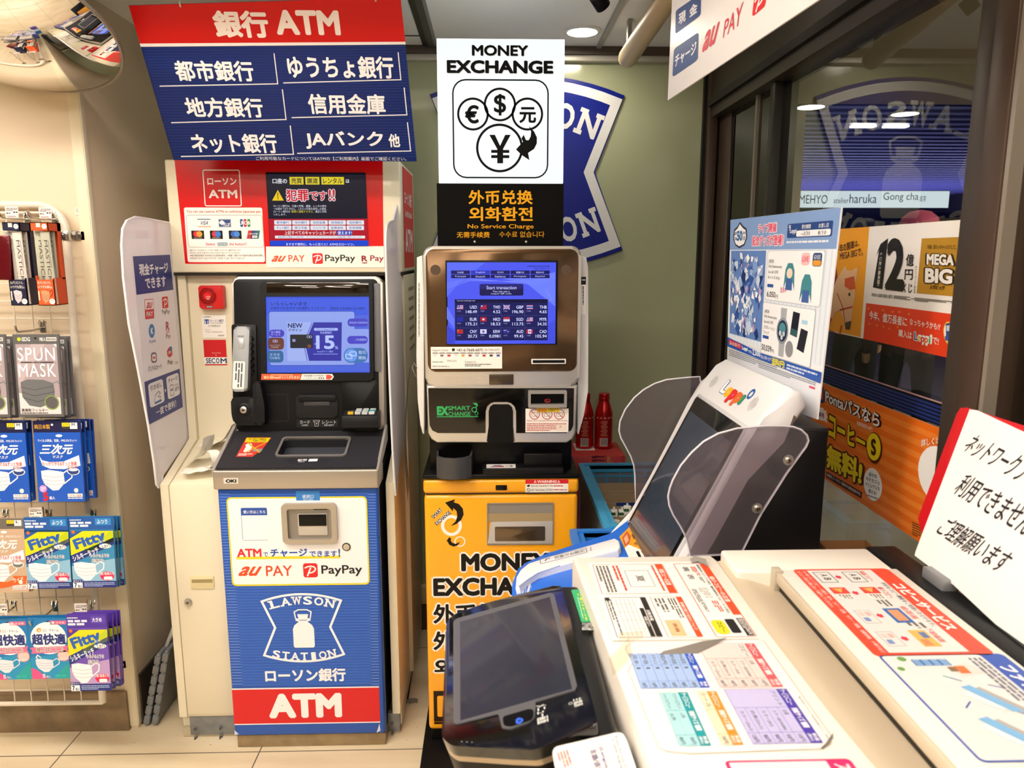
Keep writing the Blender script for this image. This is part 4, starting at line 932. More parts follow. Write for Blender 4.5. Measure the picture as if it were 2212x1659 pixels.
# head: silver hood with a tinted mirror face
HF = front(2.03)
hood_m = mat('#c9c5bf', .3, .55)
a = Art(HF, 0, z=ZE); a.slab(98, 93, 1100, 992, 62, -.055, 0, hood_m, .010, 4); hood = a.build('hood', ex)
a = Art(HF, 0, z=ZE); a.slab(116, 112, 1083, 894, 54, 0, .0015, mat('#6b5239', .16, .75), .0007)
mir = a.build('mirror_face', ex)
for x in (180, 1016): a = Art(HF, .0016, z=ZE); a.C(x, 246, 33, '#4c3a2b', 1); a.build('speaker', mir)
a = Art(HF, 0, z=ZE); a.slab(243, 184, 958, 723, 4, .0015, .006, mat('#0c0b10', .3), .001); sb = a.build('screen_bezel', ex)
a = Art(HF, .0062, lambda h: glow(h, 1.2), z=ZE)
a.R(253, 198, 946, 718, '#4f5ae0', 0)
def swoosh(pts, t, c_, L=1): a.S(pts, t, c_, L)
a.P([(253,198),(500,198),(330,330),(253,420)], '#5f6ee8', 1); a.P([(946,260),(946,480),(760,330),(600,300),(760,300)], '#6f80ee', 1); a.P([(253,600),(303,640),(303,718),(253,718)], '#3a45c4', 1); a.P([(253,480),(300,560),(300,620),(253,560)], '#6a78ea', 1); a.P([(780,696),(946,560),(946,718),(700,718)], '#4450d2', 1)
for i in range(5): swoosh([(253,330+i*9),(400,300+i*4),(600,318),(800,340-i*6),(946,300-i*10)], 2, '#7d8cf2', 2)
for i in range(10): a.S([(880+i*4,372+i*8),(894+i*4,368+i*8)], 3, '#8c9af6', 2)
a.T('FOREIGN EXCHANGE MACHINE', 768, 217, 910, 228, '#14154a', 3, .01, res=1); a.T('2026/01/23(FRI) 17:43', 812, 233, 908, 243, '#14154a', 3, .01, res=1)
for i, s_ in enumerate(('日本語','English','한국어','繁體中文','简体中文','Français','Deutsch','Italiano','Português','Español')):
    x = 279+(i%5)*127.2; y = 250+(i//5)*26; a.R(x, y, x+122, y+23, '#3138b4' if i == 1 else '#1b1c5a', 3, 3); n = len(s_)*(13 if ord(s_[0]) > 999 else 8.6); a.T(s_, x+61-n/2, y+6, x+61+n/2, y+18, '#c9cdf4', 4, .005, res=2)
a.R(462, 336, 742, 410, '#17164e', 3, 9); a.R(464, 338, 740, 366, '#25246e', 4, 7); a.T('Start transaction', 506, 348, 698, 370, '#d9dcf8', 5); a.T('You can use a', 545, 377, 654, 389, '#d9dcf8', 5, res=2); a.T('coupon QR code.', 534, 392, 668, 405, '#d9dcf8', 5, res=2)
a.R(303, 434, 897, 696, '#171a54', 3); a.R(303, 434, 897, 455, '#0e1038', 4); a.T('Current exchange rate', 317, 438, 433, 449, '#cfd2f2', 5, res=2)
for x in (451, 601, 750):
    for i in range(28): a.R(x, 460+i*8.4, x+1.6, 464+i*8.4, '#6a70b4', 4)
for y in (537, 616):
    for i in range(66): a.R(310+i*8.9, y, 314+i*8.9, y+1.6, '#6a70b4', 4)
def flag(code, x, y):
    w, h = 41, 28; B = lambda u0, v0, u1, v1, c_, L=5: a.R(x+w*u0, y+h*v0, x+w*u1, y+h*v1, c_, L)
    if code in ('USD', 'MYR'):
        for i in range(7): B(0, i/7, 1, (i+1)/7, '#b04a5c' if i % 2 == 0 else '#c9cbe6')
        B(0, 0, .48, .54, '#2a3284', 6); a.C(x+w*.24, y+h*.27, 4, '#d8d25a' if code == 'MYR' else '#c9cbe6', 7)
    elif code == 'TWD': B(0,0,1,1,'#b02038'); B(0,0,.5,.5,'#27307e',6); a.C(x+w*.25, y+h*.25, 4.5, '#dfe2f4', 7)
    elif code == 'GBP':
        B(0,0,1,1,'#262c7c'); a.S([(x,y),(x+w,y+h)], 5, '#ccd0ec', 6); a.S([(x+w,y),(x,y+h)], 5, '#ccd0ec', 6); B(.4,0,.6,1,'#ccd0ec',7); B(0,.36,1,.64,'#ccd0ec',7); B(.45,0,.55,1,'#b02a44',8); B(0,.43,1,.57,'#b02a44',8)
    elif code == 'THB': B(0,0,1,1,'#a83048'); B(0,.17,1,.83,'#d0d3ee',6); B(0,.34,1,.66,'#2c2f80',7)
    elif code == 'EUR': B(0,0,1,1,'#1d2a9c')
    elif code == 'HKD': B(0,0,1,1,'#b0202e'); a.C(x+w*.5, y+h*.5, 8, '#e2dcea', 6, n=5)
    elif code == 'SGD': B(0,0,1,.5,'#b83444'); B(0,.5,1,1,'#d4d6ee')
    elif code == 'CNY': B(0,0,1,1,'#b0302e'); a.C(x+9, y+8, 4, '#e0c040', 6, n=5)
    elif code == 'KRW': B(0,0,1,1,'#d6d8ee'); a.C(x+w*.5, y+h*.5, 8, '#2f54b0', 6); a.C(x+w*.5, y+h*.38, 5, '#c04050', 7)
    elif code == 'AUD': B(0,0,1,1,'#262c7c'); B(0,.18,.5,.30,'#ccd0ec',6); B(.2,0,.28,.5,'#b83a50',6); a.C(x+w*.72, y+h*.5, 3, '#ccd0ec', 6)
    elif code == 'CAD': B(0,0,1,1,'#d6d8ee'); B(0,0,.26,1,'#b83040',6); B(.74,0,1,1,'#b83040',6); a.C(x+w*.5, y+h*.5, 6, '#b83040', 7, n=6)
for i, (cd, val) in enumerate((('USD','148.49'),('TWD','4.52'),('GBP','196.90'),('THB','4.65'),('EUR','175.21'),('HKD','18.53'),('SGD','113.75'),('MYR','34.35'),('CNY','20.73'),('KRW','0.0981'),('AUD','99.45'),('CAD','105.94'))):
    c_, r_ = i % 4, i//4; x = (316,466,614,762)[c_]; xr = (445,594,742,891)[c_]; y = 470+r_*78
    flag(cd, x, y); a.T('1'+cd, x+2, y+36, x+27, y+43, '#aeb2e0', 5, res=1); a.T(cd, xr-45, y+4, xr, y+24, '#dfe1f6', 5, .015); n = len(val)*11.8; a.T(val, xr-n, y+34, xr, y+53, '#dfe1f6', 5, .01)
a.build('touch_screen', sb, label='lit blue exchange rate screen')
b = Art(HF, 0, z=ZE); b.slab(253, 198, 946, 718, 2, .0086, .0092, glassy('#f4f6ff', .98, 1.4, .02, name='screen_glass')); b.build('screen_glass', sb)
a = Art(HF, .002, z=ZE); a.slab(149, 739, 606, 877, 1, .0015, .0022, mat('#efece6', .5)); a.w = .0023
a.T('Support Center', 160, 753, 264, 769, '#2c2a28', 1, res=2); a.P([(284,753),(288,748),(300,748),(304,753),(301,766),(287,766)], '#2c2a28', 1); a.T('+81-6-7668-6875', 315, 750, 482, 767, '#2c2a28', 1, .01); a.T('(06-7668-6875)', 492, 751, 592, 767, '#6a6866', 1, res=2)
for i in range(10): a.R(160+i*45, 773, 194+i*45, 784, '#b9b6b2', 1); a.R(166+i*45, 788, 186+i*45, 800, ('#d8d6d4','#8d5a62','#b8303c','#d8d6d4','#c8a02a','#9a3a3a','#b0b4c8','#a83038','#38383c','#3a4a9a')[i], 1)
a.lines(162, 776, 590, 782, 1, '#6a6866', 2, 31); a.T('M0324', 255, 822, 314, 834, '#6a6866', 1, res=2); a.T('Contact Us', 368, 828, 438, 840, '#2c2a28', 1, res=2); a.T('SMART EXCHANGE inc.', 160, 858, 272, 868, '#4a4846', 1, .01, res=1); a.lines(160, 832, 230, 840, 1, '#6a6866', 1, 2); a.lines(368, 846, 536, 866, 2, '#6a6866', 1, 3)
a.build('support_label', mir)
a = Art(HF, 0, z=ZE); a.slab(794, 817, 1014, 847, 3, .0015, .006, mat('#e9e7e4', .35), .001); a.w = .006; a.R(802, 823, 1006, 841, '#0b0a0a', 1, 2); a.build('ticket_slot', ex)
a = Art(HF, 0, z=ZE); a.slab(523, 915, 679, 980, 5, 0, .0025, mat('#54483a', .2, .5), .001); a.build('camera_window', ex)
a = Art(HF, .0003, z=ZE)
for i in range(14):
    for j in range(4): a.C(240+i*15+(j%2)*7, 934+j*14, 2, '#8a8782', 1, n=6)
a.build('speaker_hole', hood)
# lower hood with the notch and glossy black face
LP = [(122,986),(1088,986),(1078,1290),(1058,1330),(1020,1354),(676,1354),(676,1150),(668,1122),(648,1106),(548,1106),(528,1122),(520,1150),(520,1354),(190,1354),(152,1330),(132,1290)]
a = Art(HF, 0, z=ZE); a.pslab(LP, -.05, -.001, hood_m, .006, 3); lowhood = a.build('lower_hood', ex)
gloss = mat('#060505', .08, coat=.5)
GP = [(132,1003),(1066,1003),(1062,1240),(1048,1272),(1016,1290),(694,1290),(694,1160),(686,1130),(668,1112),(655,1104),(540,1104),(526,1112),(510,1130),(502,1160),(502,1290),(196,1290),(160,1274),(142,1240)]
GP = [(132,1003),(1066,1003),(1062,1240),(1048,1272),(1016,1290),(696,1290),(696,1150),(686,1118),(664,1098),(640,1090),(556,1090),(532,1098),(510,1118),(500,1150),(500,1290),(196,1290),(160,1274),(142,1240)]
a = Art(HF, 0, z=ZE); a.pslab(GP, -.002, .0008, gloss, .0004, 1); gf = a.build('gloss_face', lowhood)
a = Art(HF, .001, z=ZE)
NP = [(520,1352),(520,1150),(528,1122),(548,1106),(648,1106),(668,1122),(676,1150),(676,1352)]
a.pslab(NP[::-1], 0, .0006, mat('#0a0909', .4)); a.build('notch_panel', lowhood)
a = Art(HF, .001, lambda h: mat(h, .4), z=ZE)
G = '#2aa35a'
a.T('EX', 188, 1118, 262, 1177, G, 1, .07); a.T('SMART', 260, 1117, 402, 1143, G, 1, .02); a.T('CHANGE', 262, 1154, 404, 1180, G, 1, .02); a.R(188, 1183, 452, 1187, G, 1); a.C(428, 1140, 15, G, 1, t=5); a.C(442, 1165, 10, G, 1, t=3); a.P([(418,1098),(442,1096),(452,1110),(444,1124),(436,1128),(440,1112),(428,1108)], G, 1)
a.build('green_logo', gf)
a = Art(HF, 0, z=ZE); pring(a, (774,1020,1020,1128), (790,1040,1004,1106), 6, 3, .0, .016, mat('#aaa7a3', .3, .5)); a.slab(784, 1036, 1010, 1110, 2, .001, .003, mat('#050505', .2)); ba = a.build('bill_acceptor', ex)
a = Art(HF, .0035, z=ZE); a.C(896, 1083, 17, '#b0262c', 1, ry=11, t=4); a.S([(884,1078),(908,1090)], 4, '#b0262c', 2); a.build('no_sign', ba)
a = Art(HF, .001, z=ZE); a.slab(756, 1134, 1030, 1284, 1, .0008, .0014, mat('#ece6e0', .5)); a.w = .0015
for x in (813, 894, 973): a.C(x, 1170, 32, '#ece6e0', 1); a.O(x-18, 1160, x+18, 1182, 2.5, '#8a7a72', 2); a.C(x, 1170, 31, '#b0262c', 2, t=4.5); a.S([(x-21,1148),(x+21,1192)], 4, '#b0262c', 3)
a.T("Please don't put wet bill and wrinkle money", 766, 1205, 1024, 1217, '#a8322c', 1, .008, res=1); a.lines(764, 1226, 1016, 1280, 5, '#c06a5c', 1, 12); a.R(952, 1234, 1020, 1274, '#ead9cc', 2); a.T('¥', 972, 1240, 988, 1256, '#b08a7a', 3)
a.build('bill_notice', gf)
a = Art(HF, .002, z=ZE); a.P([(828,1127),(972,1124),(975,1154),(832,1158)], '#e6c41e', 1); a.R(832, 1133, 894, 1152, '#d88a1e', 2, 8); a.lines(902, 1132, 968, 1150, 2, '#7a5a1a', 2, 3); a.build('caution_sticker', gf)
# coin cup, step and card slot on the black shelf
p0 = YP(880+172/2.962, 500+1452/2.962, 1.995); p1 = YP(880+418/2.962, 500+1562/2.962, 1.995)
b = MB(); cup = mat('#3e3d3f', .35)
def cuppoly(x0, x1, y0, y1): return [(x0,y1),(x0+.004,y0+.025),(x0+.02,y0+.008),((x0+x1)/2,y0),(x1-.02,y0+.008),(x1-.004,y0+.025),(x1,y1)]
tp = Fr((0,0,zt+.012), (1,0,0), (0,1,0)); o_ = cuppoly(p0.x, p1.x, 1.995, 2.088); i_ = cuppoly(p0.x+.006, p1.x-.006, 2.001, 2.086)
b.ring(tp, o_, i_, .001, .062, cup); b.flat(tp, i_, .02, darker); b.build('coin_cup', ex)
b = MB(); q0 = YP(880+482/2.962, 500+1520/2.962, 2.03); q1 = YP(880+1000/2.962, 500+1556/2.962, 2.03)
b.box(q0.x, q1.x, 2.03, 2.088, zt+.0165, zt+.034, mat('#151415', .35), .003); b.box(YP(880+745/2.962,1000,2.05).x, YP(880+992/2.962,1000,2.05).x, 2.048, 2.088, zt+.034, zt+.072, mat('#0d0c0d', .35), .003); b.build('card_step', ex)
tf2 = Fr((0,2.03,zt+.0343), (1,0,0), (0,1,0)); a = Art(tf2, .0, z=ZE)
x0, x1 = YP(880+505/2.962, 1005, 2.03).x, YP(880+694/2.962, 1005, 2.03).x; a.grid(x0, .044, x1, .004, 100, 30); a.R(0,0,100,30,'#efece8',1); a.P([(14,20),(30,6),(48,6),(56,14),(40,22)], '#8a8296', 2); a.P([(8,22),(60,16),(60,24)], '#c03a44', 3); a.S([(66,15),(88,15)], 2.6, '#1c1a1a', 2); a.S([(81,8),(90,15),(81,22)], 2.6, '#1c1a1a', 3); a.build('arrow_label', ex)
# side wings
wing = mat('#d9d7d5', .3)
a = Art(front(2.06), 0, z=ZE); a.pslab([(60,166),(96,152),(104,400),(108,1300),(96,1292),(84,1240),(66,1080),(58,800)], -.10, 0, wing, .006, 3)
a.w = .0003; a.lines(68, 330, 84, 820, 1, '#8f8d8c', 1, 5, rot=1); a.build('side_wing', ex)
a = Art(front(2.06), 0, z=ZE); a.pslab([(1096,152),(1146,166),(1156,230),(1158,700),(1156,1020),(1128,1180),(1098,1300),(1088,1294),(1090,900)], -.10, 0, wing, .006, 3)
a.w = .0003; a.R(1113, 290, 1142, 340, '#1f1d1e', 1); a.R(1112, 340, 1140, 530, '#f0eeea', 1); a.lines(1120, 350, 1132, 520, 1, '#4a4846', 2, 6, rot=1); a.R(1117, 306, 1138, 314, '#c9c7c4', 2); a.build('side_wing', ex)
# lit sign on top
sF = front(2.12)
a = Art(sF, 0, z=ZS); a.slab(230, 1096, 985, 1470, 2, -.03, 0, mat('#0d0c0b', .5, spec=.06), .001); sg = a.build('sign_board', ex)
a = Art(sF, 0, z=ZS); a.slab(230, 230, 985, 1095, 2, -.045, 0, glow('#e6f4f6', 2.2), .001); a.build('light_box', sg)
def sgs(h): return glow(h, 1.0) if h in ('#eef6f8',) else mat(h, .5, spec=.06)
a = Art(sF, .0005, sgs, z=ZS); LT = '#eef6f8'
a.R(232, 233, 983, 1095, LT, 0); a.R(232, 1095, 983, 1468, '#0a0908', 0)
for s_, x0, y0, x1, y1, bo in (('MONEY',440,268,776,335,.035),('EXCHANGE',290,358,926,441,.045)): a.T(s_, x0+2.5, y0+3, x1+2.5, y1+3, '#b9c0c4', 1, bo); a.T(s_, x0, y0, x1, y1, '#0e0d0d', 2, bo)
a.O(326, 476, 892, 1062, 9, '#0f1a1c', 2, 78)
for x, y, r_, t_ in ((447,682,90,13),(772,682,90,13),(608,625,92,13),(606,885,136,14)): a.C(x, y, r_, LT, 3, n=48); a.C(x, y, r_, '#0f0f0f', 4, n=48, t=t_)
a.T('$', 572, 562, 645, 691, '#0f0f0f', 6, .02); a.T('€', 399, 628, 483, 739, '#0f0f0f', 6, .03); a.T('元', 724, 640, 824, 736, '#0f0f0f', 6, .035)
a.P([(545,806),(578,806),(609,872),(640,806),(672,806),(627,890),(627,976),(592,976),(592,890)], '#0f0f0f', 6); a.R(556, 896, 664, 914, '#0f0f0f', 7); a.R(556, 927, 664, 945, '#0f0f0f', 7)
a.P([(780,752),(812,786),(829,822),(828,858),(812,890),(776,914),(784,957),(736,925),(704,893),(746,848),(736,828),(750,806),(764,838),(780,838),(792,815),(794,786)], '#0f0f0f', 8)
OR = '#e0a01e'
a.T('外币兑换', 420, 1136, 804, 1221, OR, 1, .025); a.T('외화환전', 424, 1236, 804, 1321, OR, 1, .025); a.T('No Service Charge', 415, 1339, 809, 1372, OR, 1, .01); a.T('无需手续费', 350, 1385, 547, 1420, OR, 1, .012); a.T('수수료 없습니다', 604, 1382, 874, 1418, OR, 1)
a.build('sign_face', sg)
for x in (458, 765):
    p = sF.at(*sF.px(860+x/2.7656, 1445/2.7656)); b = MB(); b.lathe([(.0036,0),(.0034,.002),(.002,.003)], p, (0,-1,0), mat('#b5aca0', .3, .8), 12); b.build('screw', sg)
# glossy sheet hung on the left flank
b = MB(); rows = []
for i in range(9):
    t = i/8; rows.append([V3((-.232-.016*math.sin(t*2.6)-.01*u, 2.05+.14*u-.02*t, 1.17-.36*t+.01*math.sin(u*3))) for u in (0, .25, .5, .75, 1)])
b.sheet(rows, mat('#a9adb0', .3, mottle=.5, mscale=26)); b.tube([V3((-.213,2.06,1.165)), V3((-.222,2.055,1.19)), V3((-.216,2.05,1.205)), V3((-.208,2.055,1.19))], .0012, silver, 6)
b.build('info_sheet', label='curled grey printed sheet hanging on the left side of the exchange machine', cat='sheet')
# ================================================================ wire rack with masks on the left wall
white_w = mat('#ddd3c2', .35)
RT_, RB_ = V3((-1.196, 2.168, 1.640)), V3((-1.192, 2.105, .150))
RN = (RT_-RB_).normalized()
RF = Fr((-1.196, 2.105, .150), (1,0,0), RN)           # rack plane, v runs up
RH = (RT_-RB_).length
rack = thing('wire_rack', 'white wire grid rack fixed to the cream wall, hung with mask packs', 'rack', (-1.4, 2.13, .15))
b = MB(); pts = []
for k in range(9):
    t = math.radians(90*k/8); pts.append(RF.at(-.075+.075*math.sin(t), RH-.075+.075*math.cos(t)))
b.tube([RF.at(-.62, RH)] + pts + [RF.at(0, 0)], .0105, white_w, 12); b.tube([RF.at(-.62, RH-.022), RF.at(-.07, RH-.022)], .0035, white_w, 8); b.tube([RF.at(0, 0), RF.at(-.62, 0)], .007, white_w, 10); b.build('tube_frame', rack)
wires = mat('#d9cdb9', .35)
b = MB()
for i in range(30): v = RH-.072-i*.0492; b.tube([RF.at(-.62, v, -.004), RF.at(-.002, v, -.004)], .0019, wires, 6)
for i in range(12): u = -.064-i*.05; b.tube([RF.at(u, .0), RF.at(u, RH-.022)], .0019, wires, 6)
b.build('wire_grid', rack)
chrome = mat('#bdbab4', .18, .95)
for v, u in ((RH-.085, 0), (.075, 0)):
    b = MB(); p = RF.at(u, v)
    b.box(p.x-.018, p.x+.010, p.y-.014, p.y-.011, p.z-.013, p.z+.013, chrome, .002); b.box(p.x+.008, p.x+.012, p.y-.013, 2.195, p.z-.013, p.z+.013, chrome, .001); b.box(p.x+.010, p.x+.036, 2.190, 2.1945, p.z-.013, p.z+.013, chrome, .001); b.cyl((p.x-.006, p.y-.014, p.z), (0,-1,0), .005, .003, chrome, 14); b.cyl((p.x+.026, 2.190, p.z), (0,-1,0), .004, .002, chrome, 12)
    b.build('clamp', rack)
a = Art(front(2.1935), 0, z=(0,400,5.92)); a.R(955, 285, 1108, 380, '#e8e4da', 1)
for i in range(16): a.R(972+i*7.3, 297, 972+i*7.3+(2.5, 4.5, 1.8)[i % 3], 352, '#4a4640', 2)
a.lines(1004, 358, 1060, 372, 1, '#6a655e', 2, 4); a.build('barcode_sticker', label='small white barcode sticker on the cream wall above the rack clamp', cat='sticker')
# ---- packs. Local frame: origin at the hang hole top centre, front face at y = 0
LFR = Fr((0,0,0))
def pack_art(W, H, foil, thick=.007, header=.13):
    a = Art(LFR, 0, lambda h: mat(h, .33, bump=.06, bscale=90))
    a.prism(LFR, rrect(-W/2, -H, W/2, 0, .002, 2), -thick, 0, mat(foil, .22, .25, bump=.25, bscale=55), .0025, 2)
    a.grid(-W/2, 0, W/2, -H, 100, 170); return a
def mask_pic(a, x, y, s, c_, sh, L):
    a.P([(x-s,y-s*.55),(x-s*.5,y-s*.62),(x+s*.35,y-s*.5),(x+s*.5,y-s*.45),(x+s*.55,y+s*.25),(x+s*.1,y+s*.72),(x-s*.3,y+s*.75),(x-s*.8,y+s*.35),(x-s*.98,y-.05*s)], c_, L)
    for k in (-.2, .05, .3): a.S([(x-s*.92,y+s*k-s*.05),(x-s*.2,y+s*k+s*.08),(x+s*.5,y+s*k)], s*.035, sh, L+1)
    a.S([(x+s*.5,y-s*.4),(x+s*.85,y-s*.62),(x+s*1.1,y-s*.5),(x+s*1.05,y-s*.1),(x+s*.5,y+s*.3)], s*.08, c_, L+1)
def art_spun(a):
    a.R(0,0,100,170,'#5b5a5b',1); a.R(5,20,95,164,'#a3949a',2); a.P([(5,60),(40,20),(70,20),(5,110)],'#b3a5aa',3); a.P([(88,20),(95,20),(95,27)],'#f0eef0',3); a.P([(5,120),(95,130),(95,164),(5,164)],'#d5ccce',3)
    a.C(14,10,4,'#b6c62a',3); a.T('iSDG',20,6,38,14,'#ecebe9',3,.02); a.T('7枚入',58,6,72,14,'#ecebe9',3,.02); a.R(73,6,96,14,'#c9c6c4',3,1); a.T('個別包装',75,8,94,12,'#4a494a',4,.01,res=2); a.C(50,8,3,'#2a292a',4,ry=2)
    for s_, y in (('SPUN',27),('MASK',60)): a.T(s_,8,y,90,y+27,'#f4f1f2',4,.0,gap=1.1)
    a.R(14,56,86,58.5,'#3c3b3d',4); a.T('グレーカラー',38,56.2,60,58.4,'#d8d6d8',5,res=1)
    a.P([(10,98),(26,92),(60,93),(82,100),(84,118),(78,140),(50,150),(26,146),(12,128)],'#67696c',4); a.S([(12,108),(40,114),(82,106)],1.2,'#46484b',5); a.S([(11,118),(40,126),(83,118)],1.2,'#46484b',5); a.S([(14,130),(45,138),(80,130)],1.2,'#46484b',5); a.S([(82,100),(92,96),(96,104)],2,'#77797c',5)
    a.C(76,140,13,'#5a5759',6); a.C(76,140,14.5,'#7a9a3a',5,t=2); a.T('高機能フィルター',8,152,66,159,'#33302f',5,.01,res=2); a.lines(8,160,66,164,1,'#4a4544',5,3)
def art_3d(foil2, head, band, beige=False):
    def f(a):
        a.R(0,0,100,24,head,2); a.P([(0,24),(100,24),(100,170),(0,170)],foil2,1); a.T('純日本製',3,7,36,17,'#c89a2e',3,.02) if not beige else None
        a.R(62,4,78,12,'#e8cf22',3); a.T('ふつう',64,5.5,76,10.5,'#2a2620',4,.01,res=2); a.R(62,12,78,17,'#3a3630',3); a.R(79,4,95,17,'#f0eeec',3); a.T('L' if beige else 'M',83,5,90,11,'#2a2826',4,.02); a.C(41,8,2.5,'#d9d9de',4)
        a.C(54,31,7,'#e9ecf4',3,ry=3); a.T('ウイルス飛沫、花粉、PM2.5もカット!',8,38,92,44,'#eef1f8',3,.015,res=1)
        a.T('三次元',9,48,86,70,'#f4f5f8',4,.035,.12); a.T('マスク',36,72,60,78,'#f4f5f8',4,.025,.1)
        a.P([(8,72),(14,82),(30,86),(60,85),(94,72),(96,94),(60,101),(30,100),(14,93)],'#eef0f5',3); a.T('もっかり守る&ずっと快適',14,85,88,94,'#c92a3c',4,.02,res=2)
        mask_pic(a, 42, 122, 32, '#e6e6ee', '#b4b6c8', 3); a.C(80,106,13,'#f2f2f6',4,ry=8); a.C(80,106,11,'#27407e' if not beige else '#7a756e',5,ry=6.5); a.C(80,103,9,'#e6e8f0',6,ry=2.5); a.T('耳が痛くない',68,94,92,99,'#c94a50',5,.01,res=1)
        if not beige:
            a.C(12,142,8,'#c98ad0',4); a.lines(7,138,17,147,3,'#f2e6f4',5,2); a.T('5',10,150,22,168,'#d8202c',4,.05); a.T('枚入',24,158,36,165,'#f2f0f2',4,.03)
        else:
            a.P([(0,140),(50,146),(70,140),(66,132),(98,132),(94,150),(78,152),(40,160),(0,156)],'#d8602a',4); a.T('ワイド',66,136,90,145,'#f6e6da',5,.03,ang=.2)
        a.R(64,153,96,160,'#f2eeec',4); a.T('カテキン由来',66,154,94,159.5,'#c93a34',5,.01,res=1); a.lines(64,161,96,165,1,'#d8dcea',4,5); a.T('※',78,141,88,151,'#e6ecda',4,.03)
    return f
def art_fitty(top, low, tag_, tagc):
    def f(a):
        a.R(0,0,100,34,top,1); a.R(0,30,100,170,low,1); a.P([(0,118),(100,100),(100,170),(0,170)], '#86b6d4' if top == '#1c55a4' else '#b494c6', 2)
        a.R(60,4,96,20,tagc,2); a.T(tag_,64,7,88,17,'#f0eff6',3,.02); a.lines(2,6,28,10,1,'#dfe6f2',2,3)
        for i in range(3): a.R(3+i*17,12,17+i*17,17,'#d6deee',2,1)
        for i in range(2): a.R(3+i*22,19,22+i*22,24,'#d6deee',2,1)
        a.P([(0,34),(100,34),(100,58),(0,104)],'#e4d414',3); a.P([(0,34),(30,34),(0,52)],top,3.5); a.P([(28,86),(94,34),(100,36),(100,58),(60,78)],'#b7c81a',4)
        a.T('Fitty',8,42,84,74,'#1d5ab4',5,.045,ang=.33); a.T('フィッティ',32,72,62,80,'#2a6a2e',5,.02,ang=.33)
        a.P([(0,92),(100,50),(100,66),(4,110),(0,110)],'#182c7e',4); a.T('シルキータッチ',2,82,66,96,'#eef0f8',6,.03,ang=.36); a.C(80,70,14,'#f2f2f4',5,ry=6); a.T('ふわり',70,66,92,75,'#2a2a34',6,.02,ang=.3); a.T('耳ゴム',68,56,82,61,'#eef0f8',6,.01,res=2,ang=.3)
        a.T('シルクのような',44,88,88,98,'#f4f4f8',4,.09); a.T('シルクのような',44.5,88.5,87.5,97.5,'#4a4a56',5,.01); a.T('肌触り',46,100,74,109,'#f4f4f8',4,.09); a.T('肌触り',46.5,100.5,73.5,108.5,'#4a4a56',5,.01)
        mask_pic(a, 38, 128, 33, '#f0eef2', '#c0bccb', 4); a.C(80,142,16,'#d81f4e',5,ry=11); a.T('1枚1枚袋入り',64,132,96,140,'#f6e8ee',6,.02,res=2); a.R(72,143,92,151,'#f2f2f4',6,3)
        a.R(0,154,100,170,'#1c2a78',3); a.R(0,150,22,157,'#1c2a78',4); a.T('ホワイト',1,151,20,156,'#e6e9f4',5,.02,res=2); a.R(0,157,22,170,'#eef0f6',4); a.T('7',3,158,9,169,'#16235e',5,.04); a.T('枚入',11,162,21,169,'#16235e',5,.02); a.lines(26,157,96,168,3,'#9fb0dc',4,9); a.C(9,36,4,'#e0682a',4)
    return f
def art_kaiteki(a):
    a.R(0,0,100,170,'#1576b6',1); a.P([(0,110),(100,96),(100,170),(0,170)],'#1c8fc0',2); a.P([(100,120),(70,150),(60,170),(100,170)],'#18a0a0',3); a.P([(0,138),(16,144),(40,170),(0,170)],'#e0508c',3)
    a.C(50,55,46,'#f2f2f6',3,ry=44); a.R(56,6,96,17,'#e0608c',3,1); a.T('小さめ',70,8,92,15,'#fbe9f0',4,.01,res=2); a.R(60,8,67,15,'#f6d5e2',4,3); a.C(50,8,4,'#16395e',4,ry=2)
    a.C(28,32,6,'#e8924a',4); a.C(29,33,3.5,'#f6d8a0',5); a.T('ユニ・チャーム',36,29,76,37,'#24437a',4,.015,res=2); a.T('超快適',8,42,92,74,'#182f78',4,.04)
    a.P([(2,82),(14,80),(90,78),(98,74),(94,86),(98,94),(14,98),(4,98),(8,90)],'#e36a96',4); a.T('極上耳ごこち',18,80,84,93,'#7a4a2e',6,.02); a.T('極上耳ごこち',17,79,85,94,'#f7ecee',5,.09)
    a.C(84,104,15,'#f0c6c0',4); a.C(84,104,15,'#e08a86',5,t=2); a.lines(70,112,96,119,2,'#f2e0e4',6,8)
    mask_pic(a, 42, 130, 28, '#dfe3ec', '#a9b1c6', 5); a.S([(22,118),(16,108),(20,102),(28,110)],3,'#dfe3ec',6); a.T('5',28,156,36,167,'#f2dcea',5,.04); a.T('枚入',38,160,48,167,'#f2dcea',5,.02,res=2); a.R(60,158,72,165,'#2ab0b0',5); a.R(75,158,87,165,'#2ab0b0',5)
PROTO = {}
def packs(name, kind, cat, group, W, H, foil, art, places):
    """places: (px of top centre x, y, Y depth, label)"""
    for i, (px, py, d, lab) in enumerate(places):
        p = YP(px, py, d)
        if kind not in PROTO:
            a = pack_art(W, H, foil); art(a); o = a.build(name, label=lab, cat=cat, group=group, local=True); PROTO[kind] = o
        else:
            o = PROTO[kind].copy(); COL.objects.link(o); o['label'] = lab
        o.location = p; o.rotation_euler = (math.radians((-3.2, -3.6, -2.9, -3.4)[i % 4]), math.radians((0, .9, -.7, .5)[i % 4]), math.radians((0, 1.2, -1.0, .6)[i % 4]))
def hh(x, y0, y1, d): return YP(x, y0, d).z-YP(x, y1, d).z
def ww(x0, x1, y, d): return YP(x1, y, d).x-YP(x0, y, d).x
MG = 'face mask packs hanging on the wire rack'
